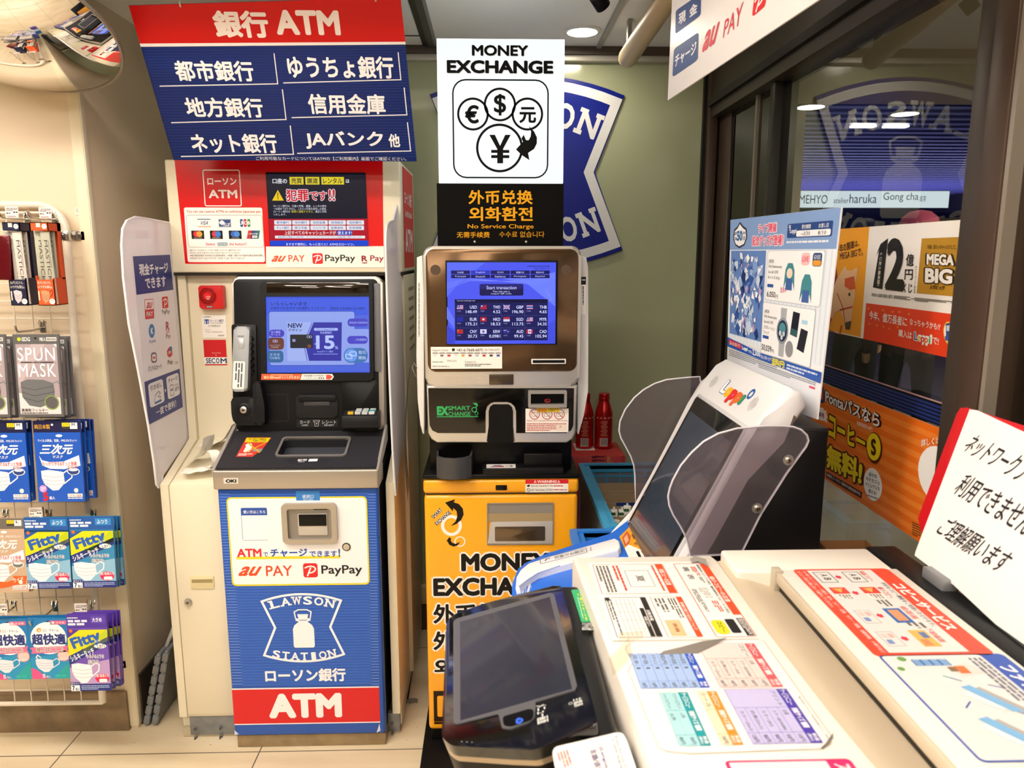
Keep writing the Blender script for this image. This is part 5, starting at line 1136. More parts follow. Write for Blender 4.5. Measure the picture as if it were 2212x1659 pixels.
packs('mask_pack', 'spun', 'mask pack', MG, ww(27,126,722,2.0), hh(80,722,899,2.0), '#77757a', art_spun, [
    (76,722,2.0,'grey mask pack in front, its full face showing, above the blue packs'), (93,727,2.036,'grey mask pack directly behind the foremost grey one'), (101,727,2.055,'grey mask pack hindmost of its stack under the orange box'),
    (-40,722,2.0,'grey mask pack cut by the left picture edge, front of its stack'), (-24,727,2.036,'grey mask pack cut by the left edge, rear of its stack')])
packs('mask_pack', 'blue', 'mask pack', MG, ww(70,171,908,2.0), hh(120,908,1080,2.0), '#184cb0', art_3d('#1a55bd', '#171a46', '#1c2a6e'), [
    (121,909,2.0,'blue mask pack in front, whole face with the 5枚入 count showing'), (131,909,2.02,'second blue mask pack, just behind the foremost one'), (143,906,2.045,'third blue mask pack from the front of the fuller stack'), (150,906,2.062,'hindmost blue mask pack beside the rack tube'),
    (2,910,2.0,'blue mask pack cut by the left picture edge, front of its stack'), (14,908,2.025,'blue mask pack cut by the left edge, rear of its stack')])
packs('mask_pack', 'beige', 'mask pack', MG, ww(-45,52,1122,2.0), hh(10,1120,1276,2.0), '#b79a80', art_3d('#c3a68c', '#6b655f', '#8a7a6a', True), [(2,1120,2.0,'beige mask pack with orange arrow, cut by the left edge, front one'), (12,1120,2.03,'beige mask pack behind the front beige one')])
packs('mask_pack', 'fitty', 'mask pack', MG, ww(51,146,1118,2.0), hh(100,1116,1266,2.0), '#2a7fb4', art_fitty('#1c55a4', '#2f86b8', 'ふつう', '#2f86c8'), [
    (195,1116,2.0,'yellow and blue mask pack at the right, front of its stack'), (204,1116,2.03,'yellow and blue mask pack behind the right-hand front one'), (212,1116,2.05,'yellow and blue mask pack hindmost at the right'),
    (98,1118,2.0,'yellow and blue mask pack beside the beige one, front of its stack'), (109,1117,2.03,'yellow and blue mask pack behind the one beside the beige pack')])
packs('mask_pack', 'kaiteki', 'mask pack', MG, ww(58,146,1335,2.0), hh(100,1336,1462,2.0), '#1576b6', art_kaiteki, [
    (102,1336,2.0,'teal mask pack with white disc next to the purple ones, front'), (110,1330,2.03,'teal mask pack behind the one next to the purple packs'), (14,1338,2.0,'teal mask pack with white disc cut by the left edge, front'), (24,1332,2.03,'teal mask pack cut by the left edge, rear of its stack')])
packs('mask_pack', 'purple', 'mask pack', MG, ww(142,229,1330,1.94), hh(184,1326,1486,1.94), '#5a3aa6', art_fitty('#4a2d9c', '#6a4ab0', '大きめ', '#5a3cb0'), [
    (186,1327,1.94,'purple and yellow mask pack, foremost and lowest on the rack'), (198,1324,1.965,'second purple and yellow mask pack from the front'), (207,1322,1.99,'third purple and yellow mask pack from the front'), (215,1320,2.012,'hindmost purple and yellow mask pack by the lower rack clamp')])
# ---- stick pack boxes in the top row
def stick_box(name, x0, xm, x1, col, label, sticks, tcol, art2):
    d0, d1 = 2.0, 2.058
    A = YP(x0, 480, d0); B_ = YP(xm, 660, d0); zt_, zb_ = A.z, B_.z; X0, X1 = A.x, B_.x
    m = mat(col, .4)
    r = thing(name, label, 'display box', ((X0+X1)/2, d0, zb_), 'stick mask boxes on the top hooks')
    zf = YP(x0, 604, d0).z; zu = YP(x0, 498, d0).z
    b = MB(); b.box(X0, X1, d0, d0+.002, zb_, zf, m); b.box(X0, X1, d1-.002, d1, zb_, zt_, m); b.box(X0, X1, d0, d1, zb_, zb_+.002, m); b.box(X0, X0+.0015, d0, d1, zb_, zf+.01, m); b.box(X1-.0015, X1, d0, d1, zb_, zf+.004, m)
    b.box(X1-.0015, X1, d1-.016, d1, zf, zt_, m); b.box(X0, X1, d0, d0+.002, zu, zt_, m); b.box(X0, X1, d0, d1, zt_-.002, zt_, m); b.box(X1-.0015, X1, d0, d1, zu, zt_, m); b.box(X0, X0+.0015, d0, d1, zu, zt_, m)
    b.build('carton', r)
    a = Art(front(d0-.0004), 0); a.grid(X0, zf, X1, zb_, 100, 100)
    a.T('カバンに1つ、', 8, 6, 84, 17, '#f2ede6', 1, .01); a.T('いつでも安心。', 8, 22, 90, 34, '#f2ede6', 1, .01)
    mc = art2; a.P([(22,44),(40,40),(70,46),(72,62),(62,82),(42,92),(28,76)], mc, 1); a.S([(26,56),(46,66),(70,56)], 1.5, '#7c6452', 2); a.S([(28,66),(46,76),(68,66)], 1.5, '#7c6452', 2); a.S([(70,50),(84,40),(92,44),(86,58),(72,66)], 2, '#2a2430', 2); a.C(82, 84, 13, '#f3eee8', 2); a.lines(73, 78, 91, 90, 2, '#c98a6a', 3, 4); a.R(6, 44, 13, 80, '#e6d6c6', 1, 1); a.build('front_print', r)
    a = Art(front(d0-.0004), 0); a.grid(X0, zt_, X1, zu, 100, 30); a.C(80, 15, 11, '#f3eee8', 1); a.lines(73, 10, 87, 20, 2, '#c98a6a', 2, 2); a.R(34, 3, 58, 18, '#cfc8c0', 1); a.build('top_print', r)
    n = len(sticks); g = Fr((0,0,0))
    for i, (u, lab) in enumerate(sticks):
        a = Art(LFR, 0); w, h = .0235, zt_-zb_-.026
        key = 'stick'+tcol
        if key not in PROTO:
            a.prism(LFR, rrect(-w/2, 0, w/2, h, .001, 2), -.004, 0, mat(tcol, .4, bump=.08, bscale=120), .0012); a.grid(-w/2, h, w/2, 0, 24, 150)
            a.T('MASTICK', 8, 18, 17, 104, '#3e3a36', 1, 0, rot=1); a.lines(18.5, 18, 21, 100, 1, '#6a655e', 1, 3, rot=1); a.R(6, 118, 18, 126, '#8a8580', 1, 3); a.R(7, 119, 17, 125, tcol, 2, 3); a.lines(8, 130, 17, 133, 1, '#6a655e', 1, 2)
            o = a.build('mask_stick', label=lab, cat='mask packet', group='stick mask packets in the top boxes', local=True); PROTO[key] = o
        else:
            o = PROTO[key].copy(); COL.objects.link(o); o['label'] = lab
        o.location = (X0+(X1-X0)*u, d0+.006+.0085*i, zb_+.003); o.rotation_euler = (0, math.radians((-1.5, 1, -2.5, .5)[i % 4]), math.radians((0, 14, 30, -6)[i % 4]))
NAVY_ST = [(.80,'pale stick packet facing front in the navy box'), (.42,'pale stick packet turned sideways in the navy box'), (.22,'pale stick packet leaning at the left of the navy box'), (.62,'rear pale stick packet in the navy box')]
OR_ST = [(.80,'grey-green stick packet facing front in the orange box'), (.22,'grey-green stick packet at the left of the orange box'), (.50,'narrow grey-green stick packet between the two front ones in the orange box'), (.62,'rear grey-green stick packet in the orange box')]
stick_box('stick_box', 4, 61, 64, '#181c3a', 'navy box of stick packets at the left picture edge', NAVY_ST, '#c9c1b9', '#cdbcc4')
stick_box('stick_box', 64, 121, 143, '#dd5426', 'orange box of stick packets hanging beside the navy one', OR_ST, '#a8a796', '#c08a64')
b_ = PROTO['blue']
for i, (px, d, lab) in enumerate(((6, 2.0, 'shiny dark red packet in front, beside the navy box'), (14, 2.02, 'shiny dark red packet behind the front dark red one'), (-12, 2.01, 'shiny dark red packet at the very left edge of the rack'))):
    m = MB(); p = YP(px, 508, d); h = hh(px, 508, 605, d); m.prism(LFR, rrect(-.016, -h, .016, 0, .003, 2), -.006, 0, mat('#5e0d18', .14, .3, bump=.3, bscale=40), .0025)
    o = m.build('foil_packet', label=lab, cat='mask packet', group='dark red packets on the top row', local=True); o.location = p; o.rotation_euler = (math.radians(-4), math.radians(2-2*i), math.radians(18*i))
# ---- hooks and price tags
def hook(px, py, label, tagpx=None, tag_lines=True):
    # px,py: where the hook grips the grid
    r0 = RF.px(px, py); base = RF.at(*r0)
    r = thing('display_hook', label, 'hook', base, 'chrome hooks on the wire rack')
    b = MB(); n = V3((0,-1,0)); L = .125
    b.box(base.x-.009, base.x+.009, base.y-.008, base.y-.004, base.z-.022, base.z+.008, chrome, .0015); b.tube([base+V3((-.006,0,.006)), base+V3((-.006,-.008,.012)), base+V3((-.006,-.012,.002))], .0025, chrome, 8); b.tube([base+V3((.006,0,.006)), base+V3((.006,-.008,.012)), base+V3((.006,-.012,.002))], .0025, chrome, 8)
    b.tube([base+V3((0,-.006,-.008)), base+n*L*.5+V3((0,0,-.010)), base+n*L*.93+V3((0,0,-.008)), base+n*L+V3((0,0,-.003)), base+n*(L+.004)+V3((0,0,.010))], .0028, chrome, 10); b.build('hook_rod', r)
    if tagpx:
        x0, y0, x1, y1 = tagpx; d = base.y-.128; f_ = front(d); a = Art(f_, 0); a.slab(x0, y0, x1, y1, .5, -.0012, 0, mat('#efe6e0', .4), .0003)
        W, H = x1-x0, y1-y0; a.w = .0002; a.O(x0+1.2, y0+1.2, x1-1.2, y1-1.2, .5, '#d8a6a8', 1); a.lines(x0+W*.12, y0+H*.12, x1-W*.1, y0+H*.42, 3, '#5a4e4a', 1, int(px)); a.lines(x0+W*.6, y0+H*.42, x1-W*.1, y0+H*.62, 1, '#2e2826', 1, 3); a.lines(x0+W*.12, y0+H*.5, x0+W*.4, y0+H*.7, 1, '#5a4e4a', 1, 3)
        for i in range(9): a.R(x0+W*(.2+i*.066), y1-H*.2, x0+W*(.2+i*.066+.04), y1-H*.08, '#4a4442', 1)
        a.build('price_tag', r)
        b = MB(); q = f_.at(*f_.px((x0+x1)/2, y1)); b.tube([q+V3((0,.002,.004)), V3((base.x, base.y-.03, q.z)), V3((base.x, base.y-.03, base.z-.012))], .0015, chrome, 6); b.build('tag_arm', r)
hook(62, 468, 'chrome hook with price tag above the navy stick box', (10,446,41,471)); hook(121, 468, 'chrome hook with price tag above the orange stick box', (83,448,112,472))
hook(95, 702, 'bare-tipped chrome hook holding the grey mask packs'); hook(15, 1107, 'chrome hook above the beige mask packs'); hook(108, 1107, 'chrome hook with price tag between beige and yellow packs', (61,1097,92,1120)); hook(204, 1107, 'chrome hook above the right-hand yellow and blue packs')
hook(32, 1304, 'chrome hook with price tag at the left edge above the teal packs', (-14,1305,17,1329)); hook(121, 1304, 'chrome hook above the second stack of teal packs'); hook(204, 1303, 'chrome hook with price tag above the purple packs', (160,1304,189,1328)); hook(140, 893, 'chrome hook hidden behind the heads of the blue packs'); hook(20, 893, 'chrome hook behind the left blue packs')
# ---- convex mirror over the rack
mc = YP(-14, 48, 1.93); nrm = V3((-.06, -.37, -.925)).normalized()
mr = thing('convex_mirror', 'large round convex mirror tilted down over the mask rack', 'mirror', mc)
R_ = .275; sag = .095; prof = []; SR = (R_**2+sag**2)/(2*sag)
for k in range(13):
    t = k/12; r_ = R_*(1-t); prof.append((max(r_, .0005), math.sqrt(SR**2-r_**2)-SR+sag))
b = MB(); b.lathe(prof, mc, nrm, mat('#f4f2ee', .015, 1.0), 56, True); b.build('mirror_dome', mr)
b = MB(); b.lathe([(R_-.002, .002), (R_+.004, .003), (R_+.005, -.004), (R_-.02, -.016), (.05, -.022)], mc, nrm, mat('#8d877c', .4, .3), 56, False); b.build('rim', mr)
b = MB(); q = mc-nrm*.02; b.tube([q, q+V3((0,.06,.06)), V3((q.x, 2.19, q.z+.09))], .012, mat('#cfc8ba', .4), 12); b.box(q.x-.04, q.x+.04, 2.185, 2.195, q.z+.05, q.z+.13, mat('#cfc8ba', .4), .002); b.build('bracket', mr)
# ---- folded plastic crates leaning between wall and booth
gp = mat('#77797d', .5); gp2 = mat('#b4b4b4', .5)
for i, (bx, tx, zt_, lab) in enumerate(((-1.115, -1.055, .25, 'folded grey plastic crate panel leaning nearest the wall corner'), (-1.088, -1.03, .26, 'folded grey plastic crate panel leaning nearest the cream cabinet'))):
    b = MB(); U = V3((tx-bx, .03, zt_)); fr = Fr((bx, 2.20, .001), (0, 1, 0), U); L = U.length
    b.prism(fr, rrect(0, 0, .30, L, .006, 3), -.013, 0, gp, .003, 1, True)
    for k in range(7): b.prism(fr, rrect(-.003, L*(.03+k*.138), .012, L*(.03+k*.138)+L*.11, .003, 2), -.016, .003, gp, .002, 1, True)
    b.build('folded_crate', label=lab, cat='crate', group='folded grey crates beside the booth')
b = MB(); fr = Fr((-1.055, 2.24, .24), (0,1,0), V3((.07, .03, .16))); b.prism(fr, rrect(0, 0, .25, .17, .02, 4), -.012, 0, gp2, .004, 2, True); b.build('plastic_board', label='pale grey plastic lid tucked above the folded crates', cat='lid')
# floor cable and tape between the machines
b = MB(); pts = [ZP(903,1350,.004), ZP(896,1400,.004), ZP(889,1450,.004), ZP(880,1510,.004)]; b.tube(pts, .004, mat('#2a2622', .5), 8); b.build('power_cable', label='thin black cable along the floor between cash machine and exchange machine', cat='cable')
b = MB(); q = ZP(886,1518,.0); b.sheet([[q+V3((dx, dy, .009+.004*math.sin(dx*300+dy*200))) for dx in (-.022,-.01,.002,.014,.026)] for dy in (-.012,0,.012)], mat('#8f8f8a', .35, .3)); b.build('tape_scrap', label='crumpled bit of silver tape over the floor cable', cat='tape')
# ================================================================ things behind the kiosk: cartons, bottles, crates
redc = mat('#c4383a', .5, mottle=.06, mscale=8)
zc_ = .775
cf = ZP(1300, 985, zc_); cx1 = ZP(1352, 985, zc_).x; cx0 = .262; cy0, cy1 = cf.y, cf.y+.25
r = thing('drink_carton', 'red drinks carton with a claw mark, carrying two red bottles', 'carton', ((cx0+cx1)/2, cy0, zc_-.24), 'red drinks cartons by the exchange machine')
b = MB(); b.box(cx0, cx1, cy0, cy1, zc_-.24, zc_, redc, .003); b.build('carton', r)
a = Quad(front(cy0-.0004), 0, z=(1240,760,3.4565)); a.on([(14,752),(390,742),(390,895),(14,895)])
RD = '#6e1216'
a.S([(22,12),(70,10),(84,14),(88,30),(88,70),(84,84),(70,90),(22,88)], 1.2, '#c4652e', 1)
for i in range(3): a.P([(30,22+i*18),(40,18+i*18),(52,22+i*18),(60,18+i*18),(54,30+i*18),(44,27+i*18),(34,34+i*18)], RD, 2)
a.T('MONSTER', 62, 24, 68, 88, '#c4a04a', 2, .04, rot=3); a.T('ENERGY', 70, 44, 73, 84, '#c4a04a', 2, .02, rot=3); a.T('24本入り', 91, 22, 96, 78, RD, 2, .02, rot=3); a.build('front_print', r)
tp_ = Fr((0, 0, zc_+.0004), (1,0,0), (0,1,0)); a = Art(tp_, 0, z=(1240,760,3.4565))
a.slab(14, 735, 130, 682, 1, 0, .0008, mat('#efe9e2', .5)); a.w = .001; a.R(44, 718, 96, 692, '#4a4440', 1); a.build('shipping_label', r)
a = Art(tp_, 0, z=(1240,760,3.4565)); a.R(200, 660, 268, 620, '#7c5a20', 1); a.R(212, 654, 262, 626, '#b8402a', 2); a.S([(14,668),(130,668),(134,700),(150,735)], 2.5, '#7c1a1e', 1); a.T('MONSTER', 250, 640, 300, 610, '#7c1a1e', 1, .02, rot=3); a.T('モンスター', 296, 720, 318, 690, '#7c1a1e', 1); a.build('top_print', r)
b = MB(); b.box(cx0, cx1, cy0+.003, cy1, .30, zc_-.243, redc, .003); b.box(cx0, cx1, cy0+.003, cy1, .002, .297, mat('#8a2024', .5), .003); b.build('drink_carton', label='plain red cartons stacked below the one with the claw mark', cat='carton', group='red drinks cartons by the exchange machine')
def bottle(px, py, label):
    p = ZP(px, py, zc_+.0005); p.y = min(p.y, YB-.075)
    r = thing('aluminium_bottle', label, 'bottle', p, 'red bottles on the carton'); k = .0335
    b = MB(); b.lathe([(.026,0),(.0315,.004),(k,.010),(k,.125),(.0325,.138),(.029,.152),(.0245,.166),(.0205,.178),(.0188,.185),(.0188,.188)], p, (0,0,1), mat('#c31a1c', .22, .45), 36); b.build('body', r)
    b = MB(); b.lathe([(.0195,.188),(.0205,.189),(.0205,.194),(.0195,.195),(.0198,.196),(.0198,.208),(.0188,.2105),(.015,.211)], p, (0,0,1), mat('#b81518', .3, .3), 36); b.build('cap', r)
    a = MB()
    def on(th, z0, z1, w, c_):      # printing wrapped round the can
        n = 6; vs = []; rr = k+.0004
        for i in range(n+1):
            t = th+w*(i/n-.5); vs += [(p.x+rr*math.sin(t), p.y-rr*math.cos(t), p.z+z0), (p.x+rr*math.sin(t), p.y-rr*math.cos(t), p.z+z1)]
        a.add(vs, [(2*i, 2*i+2, 2*i+3, 2*i+1) for i in range(n)], c_)
    on(-.1, .012, .044, .9, mat('#d9d2cc', .4))
    for i in range(13): on(-.46+i*.06, .018, .042, .022+.012*(i % 3), mat('#35302e', .4)) if False else None
    for i in range(10):
        t = -.46+i*.08; n = 2; rr = k+.0008; vs = []
        for j in range(2): q = t+(.045 if i % 3 else .025)*j; vs += [(p.x+rr*math.sin(q), p.y-rr*math.cos(q), p.z+.016), (p.x+rr*math.sin(q), p.y-rr*math.cos(q), p.z+.042)]
        a.add(vs, [(0,2,3,1)], mat('#35302e', .4))
    for i in range(11): on(-.1+(.0 if i % 2 else .06), .052+i*.0055, .0545+i*.0055, .8-(i % 3)*.15, mat('#d98a78', .4))
    for i in range(5): on(-.9+i*.45, .118, .124, .25, mat('#d98a78', .4))
    a.build('label_print', r)
bottle(1290, 944, 'red screw-cap bottle standing in full view on the red carton'); bottle(1253, 948, 'red screw-cap bottle half hidden by the white flank of the exchange machine')
# crates
def crate(x0, x1, y0, y1, z1, h, col, name, label, inner):
    m = mat(col, .4); md = mat(inner, .5); r = thing(name, label, 'crate', ((x0+x1)/2, y0, z1-h), 'blue plastic crates beside the exchange machine'); t = .012
    b = MB(); f_ = Fr((0,0,0), (1,0,0), (0,1,0)); o_ = rrect(x0-.008, y0-.008, x1+.008, y1+.008, .012); i_ = rrect(x0+t, y0+t, x1-t, y1-t, .006)
    b.ring(f_, o_, i_, z1-.018, z1, m); b.ring(f_, rrect(x0+.03, y0-.009, x1-.03, y1+.009, .006), rrect(x0+t, y0+t, x1-t, y1-t, .006), z1-.030, z1-.006, m); b.build('rim', r)
    b = MB(); b.ring(f_, rrect(x0, y0, x1, y1, .012), rrect(x0+.004, y0+.004, x1-.004, y1-.004, .008), z1-h, z1-.018, md); b.box(x0+.003, x1-.003, y0+.003, y1-.003, z1-h, z1-h+.004, md)
    n = int((x1-x0)/.045)
    for i in range(n+1):
        x = x0+(x1-x0)*i/n
        for yy in (y0+.004, y1-.008): b.box(x-.002, x+.002, yy, yy+.005, z1-h, z1-.018, m)
    n = int((y1-y0)/.045)
    for i in range(n+1):
        y = y0+(y1-y0)*i/n; b.box(x0+.003, x0+.008, y-.002, y+.002, z1-h, z1-.018, m); b.box(x1-.008, x1-.003, y-.002, y+.002, z1-h, z1-.018, m)
    for z in (z1-.05, z1-.10): b.box(x0+.004, x1-.004, y1-.007, y1-.003, z, z+.005, m); b.box(x0+.003, x0+.007, y0+.004, y1-.004, z, z+.005, m)
    b.build('basket', r)
    return r
crate(.322, .66, 1.975, cy0-.02, .753, .26, '#3f9fd0', 'plastic_crate', 'light blue plastic crate holding small cartons behind the ticket kiosk', '#6d7884')
crate(.222, .60, 1.83, 1.955, .748, .22, '#2f7fd8', 'plastic_crate', 'bright blue plastic crate tucked behind the white phone bar', '#5d78a4')
tan = mat('#a08a6c', .6, mottle=.08, mscale=20)
yy = [2.06, 2.17, 2.28, 2.375]
for i, y in enumerate(yy):
    b = MB(); z = .70+.006*i; b.box(.345, .640, y, y+.085, z-.14, z-.02, tan, .002)
    b.box(.345, .640, y-.001, y+.001, z-.14, z, tan); b.box(.345, .640, y+.084, y+.086, z-.14, z+.004, tan); b.box(.345, .347, y, y+.085, z-.14, z, tan)
    if i == 2: b.box(.40, .640, y-.004, y-.002, z-.03, z+.002, mat('#16307a', .5))
    b.build('cardboard_tray', label=('tan cardboard tray at the front of the light blue crate', 'tan cardboard tray with white-green packs, second from the crate front', 'tan cardboard tray with a dark blue edge in the light blue crate', 'tan cardboard tray at the back of the light blue crate')[i], cat='tray', group='cardboard trays in the light blue crate')
R_g = random.Random(3)
for i, (px, py, z, lab) in enumerate(((1331,1127,.70,'white cap in the front tray of the light blue crate'), (1357,1127,.70,'white cap furthest along the front tray of the crate'), (1326,1106,.705,'small white and green pack leftmost in the second tray'), (1344,1106,.705,'small white and green pack in the middle of the second tray'), (1355,1098,.72,'tilted white and green pack standing highest in the second tray'), (1302,1086,.715,'white cap at the crate side beyond the second tray'))):
    p = ZP(px, py, z); b = MB()
    if 'cap' in lab: b.lathe([(.012,-.02),(.0125,.0),(.011,.004),(.004,.006)], p, (0,0,1), mat('#e9e6dc', .4), 16)
    else:
        b.box(p.x-.011, p.x+.011, p.y-.008, p.y+.008, p.z-.02, p.z+.008, mat('#e6e6de', .45), .002); b.box(p.x-.0115, p.x+.004, p.y-.0085, p.y+.0085, p.z-.008, p.z+.001, mat('#2f5a3c', .45)); b.box(p.x-.003, p.x+.003, p.y-.004, p.y+.004, p.z+.008, p.z+.016, mat('#e6e6de', .45), .001)
    b.build('small_pack', label=lab, cat='pack', group='small packs in the light blue crate')
b = MB(); bx = mat('#8a5f38', .6, mottle=.1, mscale=10)
for (x0, x1, y0, y1) in ((.665,.668,1.24,1.42), (.762,.765,1.24,1.42), (.665,.765,1.24,1.243), (.665,.765,1.417,1.42)): b.box(x0, x1, y0, y1, .62, .925, bx)
b.box(.665, .765, 1.24, 1.42, .62, .624, bx); b.build('cardboard_box', label='open brown cardboard box standing by the window behind the copier', cat='box')
# ================================================================ ticket kiosk
KY0, KY1 = 1.365, 1.79
shellw = mat('#e3e2e4', .28, coat=.2); kblack = mat('#141416', .35, .3)
kiosk = thing('ticket_kiosk', 'white and black ticket kiosk with a tilted screen between copier and back wall', 'kiosk', (.4, 1.58, 0))
kf = Fr((0, KY0, 0))            # u = X, v = Z, normal = -Y
prof = [(.262,.74),(.30,.775),(.352,.86),(.40,.955),(.45,1.06),(.487,1.14),(.518,1.195),(.548,1.236),(.572,1.25),(.592,1.243),(.602,1.215),(.588,1.190),(.548,1.158),(.494,1.072),(.438,.955),(.389,.86),(.35,.79),(.325,.74)]
b = MB()
mid = Fr((0, KY1, 0)); b.prism(mid, prof, 0, KY1-KY0, shellw, .016, 4, True); b.build('shell', kiosk)
b = MB(); b.prism(Fr((0, KY1-.012, 0)), [(.34,.10),(.34,.775),(.372,.84),(.422,.94),(.477,1.05),(.536,1.148),(.585,1.166),(.648,1.166),(.648,.10)], 0, KY1-KY0-.018, kblack, .003); b.build('cabinet', kiosk)
b = MB(); b.box(.588, .650, KY0+.012, KY1-.012, 1.150, 1.172, mat('#2b2a2b', .4, .4), .003); p = YP(1240+1832/3.4565, 760+592/3.4565, KY0+.012); b.cyl((p.x, KY0+.0125, 1.158), (0,-1,0), .0042, .002, mat('#77746f', .35, .8), 16); b.build('rear_cap', kiosk)
# screen on the sloping front
tl, tr_, bl = V3((.5075, KY1-.022, 1.1725)), V3((.5075, KY0+.022, 1.1725)), V3((.356, KY1-.022, .865))
SF = Fr(bl, (0,-1,0), tl-bl); SL = (tl-bl).length; SW = KY1-KY0-.044
nf = SF.N
b = MB(); b.prism(SF, rrect(.012, -.055, SW-.012, SL-.004, .012), -.008, .006, mat('#c9c8ca', .3), .003); b.prism(SF, rrect(.022, -.045, SW-.022, SL-.012, .008), .0, .008, mat('#08080a', .12, coat=.4), .001); sc_ = b.build('screen_frame', kiosk)
b = MB(); b.flat(SF, rrect(.034, -.030, SW-.034, SL-.050, .002), .0084, mat('#39424f', .14, coat=.6)); b.build('screen', sc_)
# badge and speakers on the hood above the screen
hb = Fr(SF.at(0, SL+.002, .0072), (0,-1,0), V3((.0595, 0, .071)))
hb = Fr(V3((.5195, KY1-.022, 1.195)), (0,-1,0), V3((.0285, 0, .041)))
LQ = {'L':('#1c57a8',0), 'o':('#e9b41c',1), 'p':('#d8262c',2), 'q':('#d8262c',3), 'i':('#2a9a4a',4)}
a = Art(hb, .0012, lambda h: mat(h, .35)); a.grid(.12, .034, .30, -.014, 100, 46)
for ch, x0, x1, y0, y1, c_ in (('L',2,22,2,34,'#1c57a8'),('o',19,38,14,36,'#e9b41c'),('p',36,56,14,46,'#d8262c'),('p',55,75,14,46,'#d8662c'),('ı',74,82,14,36,'#2a9a4a')):
    a.T(ch, x0-1.5, y0-1.5, x1+1.5, y1+1.5, '#1f4f9c' if ch in 'Lı' else c_, 1, .09, .15); a.T(ch, x0, y0, x1, y1, '#f2f2f4' if ch == 'L' else c_, 2, .05, .15)
a.C(90, 6, 7, '#1c57a8', 1, t=4); a.build('kiosk_badge', kiosk)
for u in (.055, SW-.06):
    a = Art(hb, .0012, lambda h: mat(h, .6)); a.grid(u-.02, .032, u+.02, -.008, 40, 40)
    for i in range(11):
        for j in range(11):
            if (i-5)**2+(j-5)**2 < 27: a.C(4+i*3.2, 4+j*3.2, .85, '#4c4a4a', 1, n=6)
    a.build('speaker_hole', kiosk)
# smoked side wings
smoke = glassy('#e2dce0', .95, 1.3, .08, .14, '#b4acb2', name='smoked_acrylic')
a = Art(front(KY0-.012), 0, z=(1240,760,3.4565))
NW = [(705,1080),(718,1020),(740,960),(800,850),(880,755),(970,672),(1080,612),(1220,574),(1420,556),(1560,556),(1640,562),(1700,585),(1742,625),(1753,665),(1735,710),(1590,910),(1400,1210),(1250,1510),(870,1530),(858,1460),(840,1390),(800,1310),(745,1222),(714,1150)]
def edged(a, pts, w0, w1, m, parent, name):
    P = [a.m(*p, w1) for p in pts]; a.prism(a.fr, P, w0, w1, m, .0008, 1); a.tube([a.fr.at(u, v, (w0+w1)/2) for u, v in P], .0022, mat('#cfccd4', .3), 6, True); return a.build(name, parent)
wg = edged(a, NW, -.004, 0, smoke, kiosk, 'side_wing')
for x, y in ((1600,808),(1367,1168)):
    p = a.fr.at(*a.fr.px(1240+x/3.4565, 760+y/3.4565)); b = MB(); b.lathe([(.0072,-.001),(.0072,.001),(.005,.0035),(.0015,.0042)], p, (0,-1,0), mat('#b5aca2', .25, .9), 20); b.lathe([(.0105,0),(.0105,.0006)], p, (0,-1,0), mat('#8a8580', .4, .5), 20); b.box(p.x-.003, p.x+.003, p.y-.0046, p.y-.004, p.z-.0007, p.z+.0007, darker); b.box(p.x-.0007, p.x+.0007, p.y-.0047, p.y-.0041, p.z-.003, p.z+.003, darker); b.build('screw', wg)
a = Art(front(KY1+.016), 0, z=(1240,760,3.4565))
FWG = [(940,186),(860,192),(760,202),(690,210),(600,240),(520,285),(450,345),(385,430),(345,520),(338,590),(352,645),(385,705),(425,780),(448,850),(456,920),(458,1000),(460,1120),(620,1000),(800,600),(960,330)]
edged(a, FWG, -.004, 0, smoke, kiosk, 'side_wing')
# blue counter with handset and sticker
BF_ = Fr((.05, 1.6, .785), (0,-1,0), (1,0,.20))
blue = mat('#1e6ad8', .32)
a = Art(BF_, 0, z=(0,0,1)); a.pslab(rquad([(1106,1262),(1122,1222),(1180,1196),(1320,1152),(1372,1112),(1386,1114),(1446,1216),(1400,1330),(1106,1330)], 10), -.05, 0, blue, .006, 3); cnt = a.build('blue_counter', kiosk)
a = Art(BF_, 0, z=(0,0,1)); hpts = [(1113,1268),(1115,1245),(1124,1230),(1142,1216),(1200,1199),(1328,1162),(1337,1167),(1340,1180),(1334,1188),(1210,1221),(1160,1236),(1138,1250),(1122,1268)]
a.pslab(hpts, .0, .016, mat('#efeff1', .3), .004, 3); ph = a.build('phone_bar', cnt, label='white phone bar')
a = Quad(BF_, .0163, z=(860,1000,2.517)); a.on([(1020,462),(1035,487),(775,548),(770,522)]) if False else a.on([(1028,486),(1020,461),(770,522),(776,549)])
a.O(0, 0, 100, 100, 3, '#8a8a90', 1, 4); a.T('お問い合わせ', 25, 30, 94, 74, '#6a6a70', 1, res=2) if False else None
a.on([(776,549),(1028,486),(1020,461),(770,522)]); a.T('店舗呼出電話', 96, 22, 30, 80, '#77777d', 1, .005, res=2); a.S([(10,36),(14,66),(22,68)], 5, '#4a4a50', 1)
a.on([(1044,480),(1056,478),(1050,452),(1040,455)]); a.lines(5, 5, 90, 90, 3, '#77777d', 1, 4, rot=1); a.build('phone_print', ph)
a = Quad(BF_, .0006, z=(860,1000,2.517)); a.on([(612,708),(640,700),(650,660),(625,662)]) if False else None
a.on([(640,735),(672,640),(702,650),(690,735)]); a.O(4,4,96,96,2,'#e6eef8',1,6); a.P([(20,70),(50,30),(80,70)],'#e6eef8',2); a.T('レシート', 20, 74, 80, 90, '#e6eef8', 2, .01, res=2)
a.on([(700,710),(722,630),(732,634),(720,712)]); a.O(8,0,92,34,6,'#e6eef8',1,4); a.T('レシート', 20, 40, 70, 100, '#e6eef8', 2, .01, rot=1, res=2); a.build('counter_print', cnt)
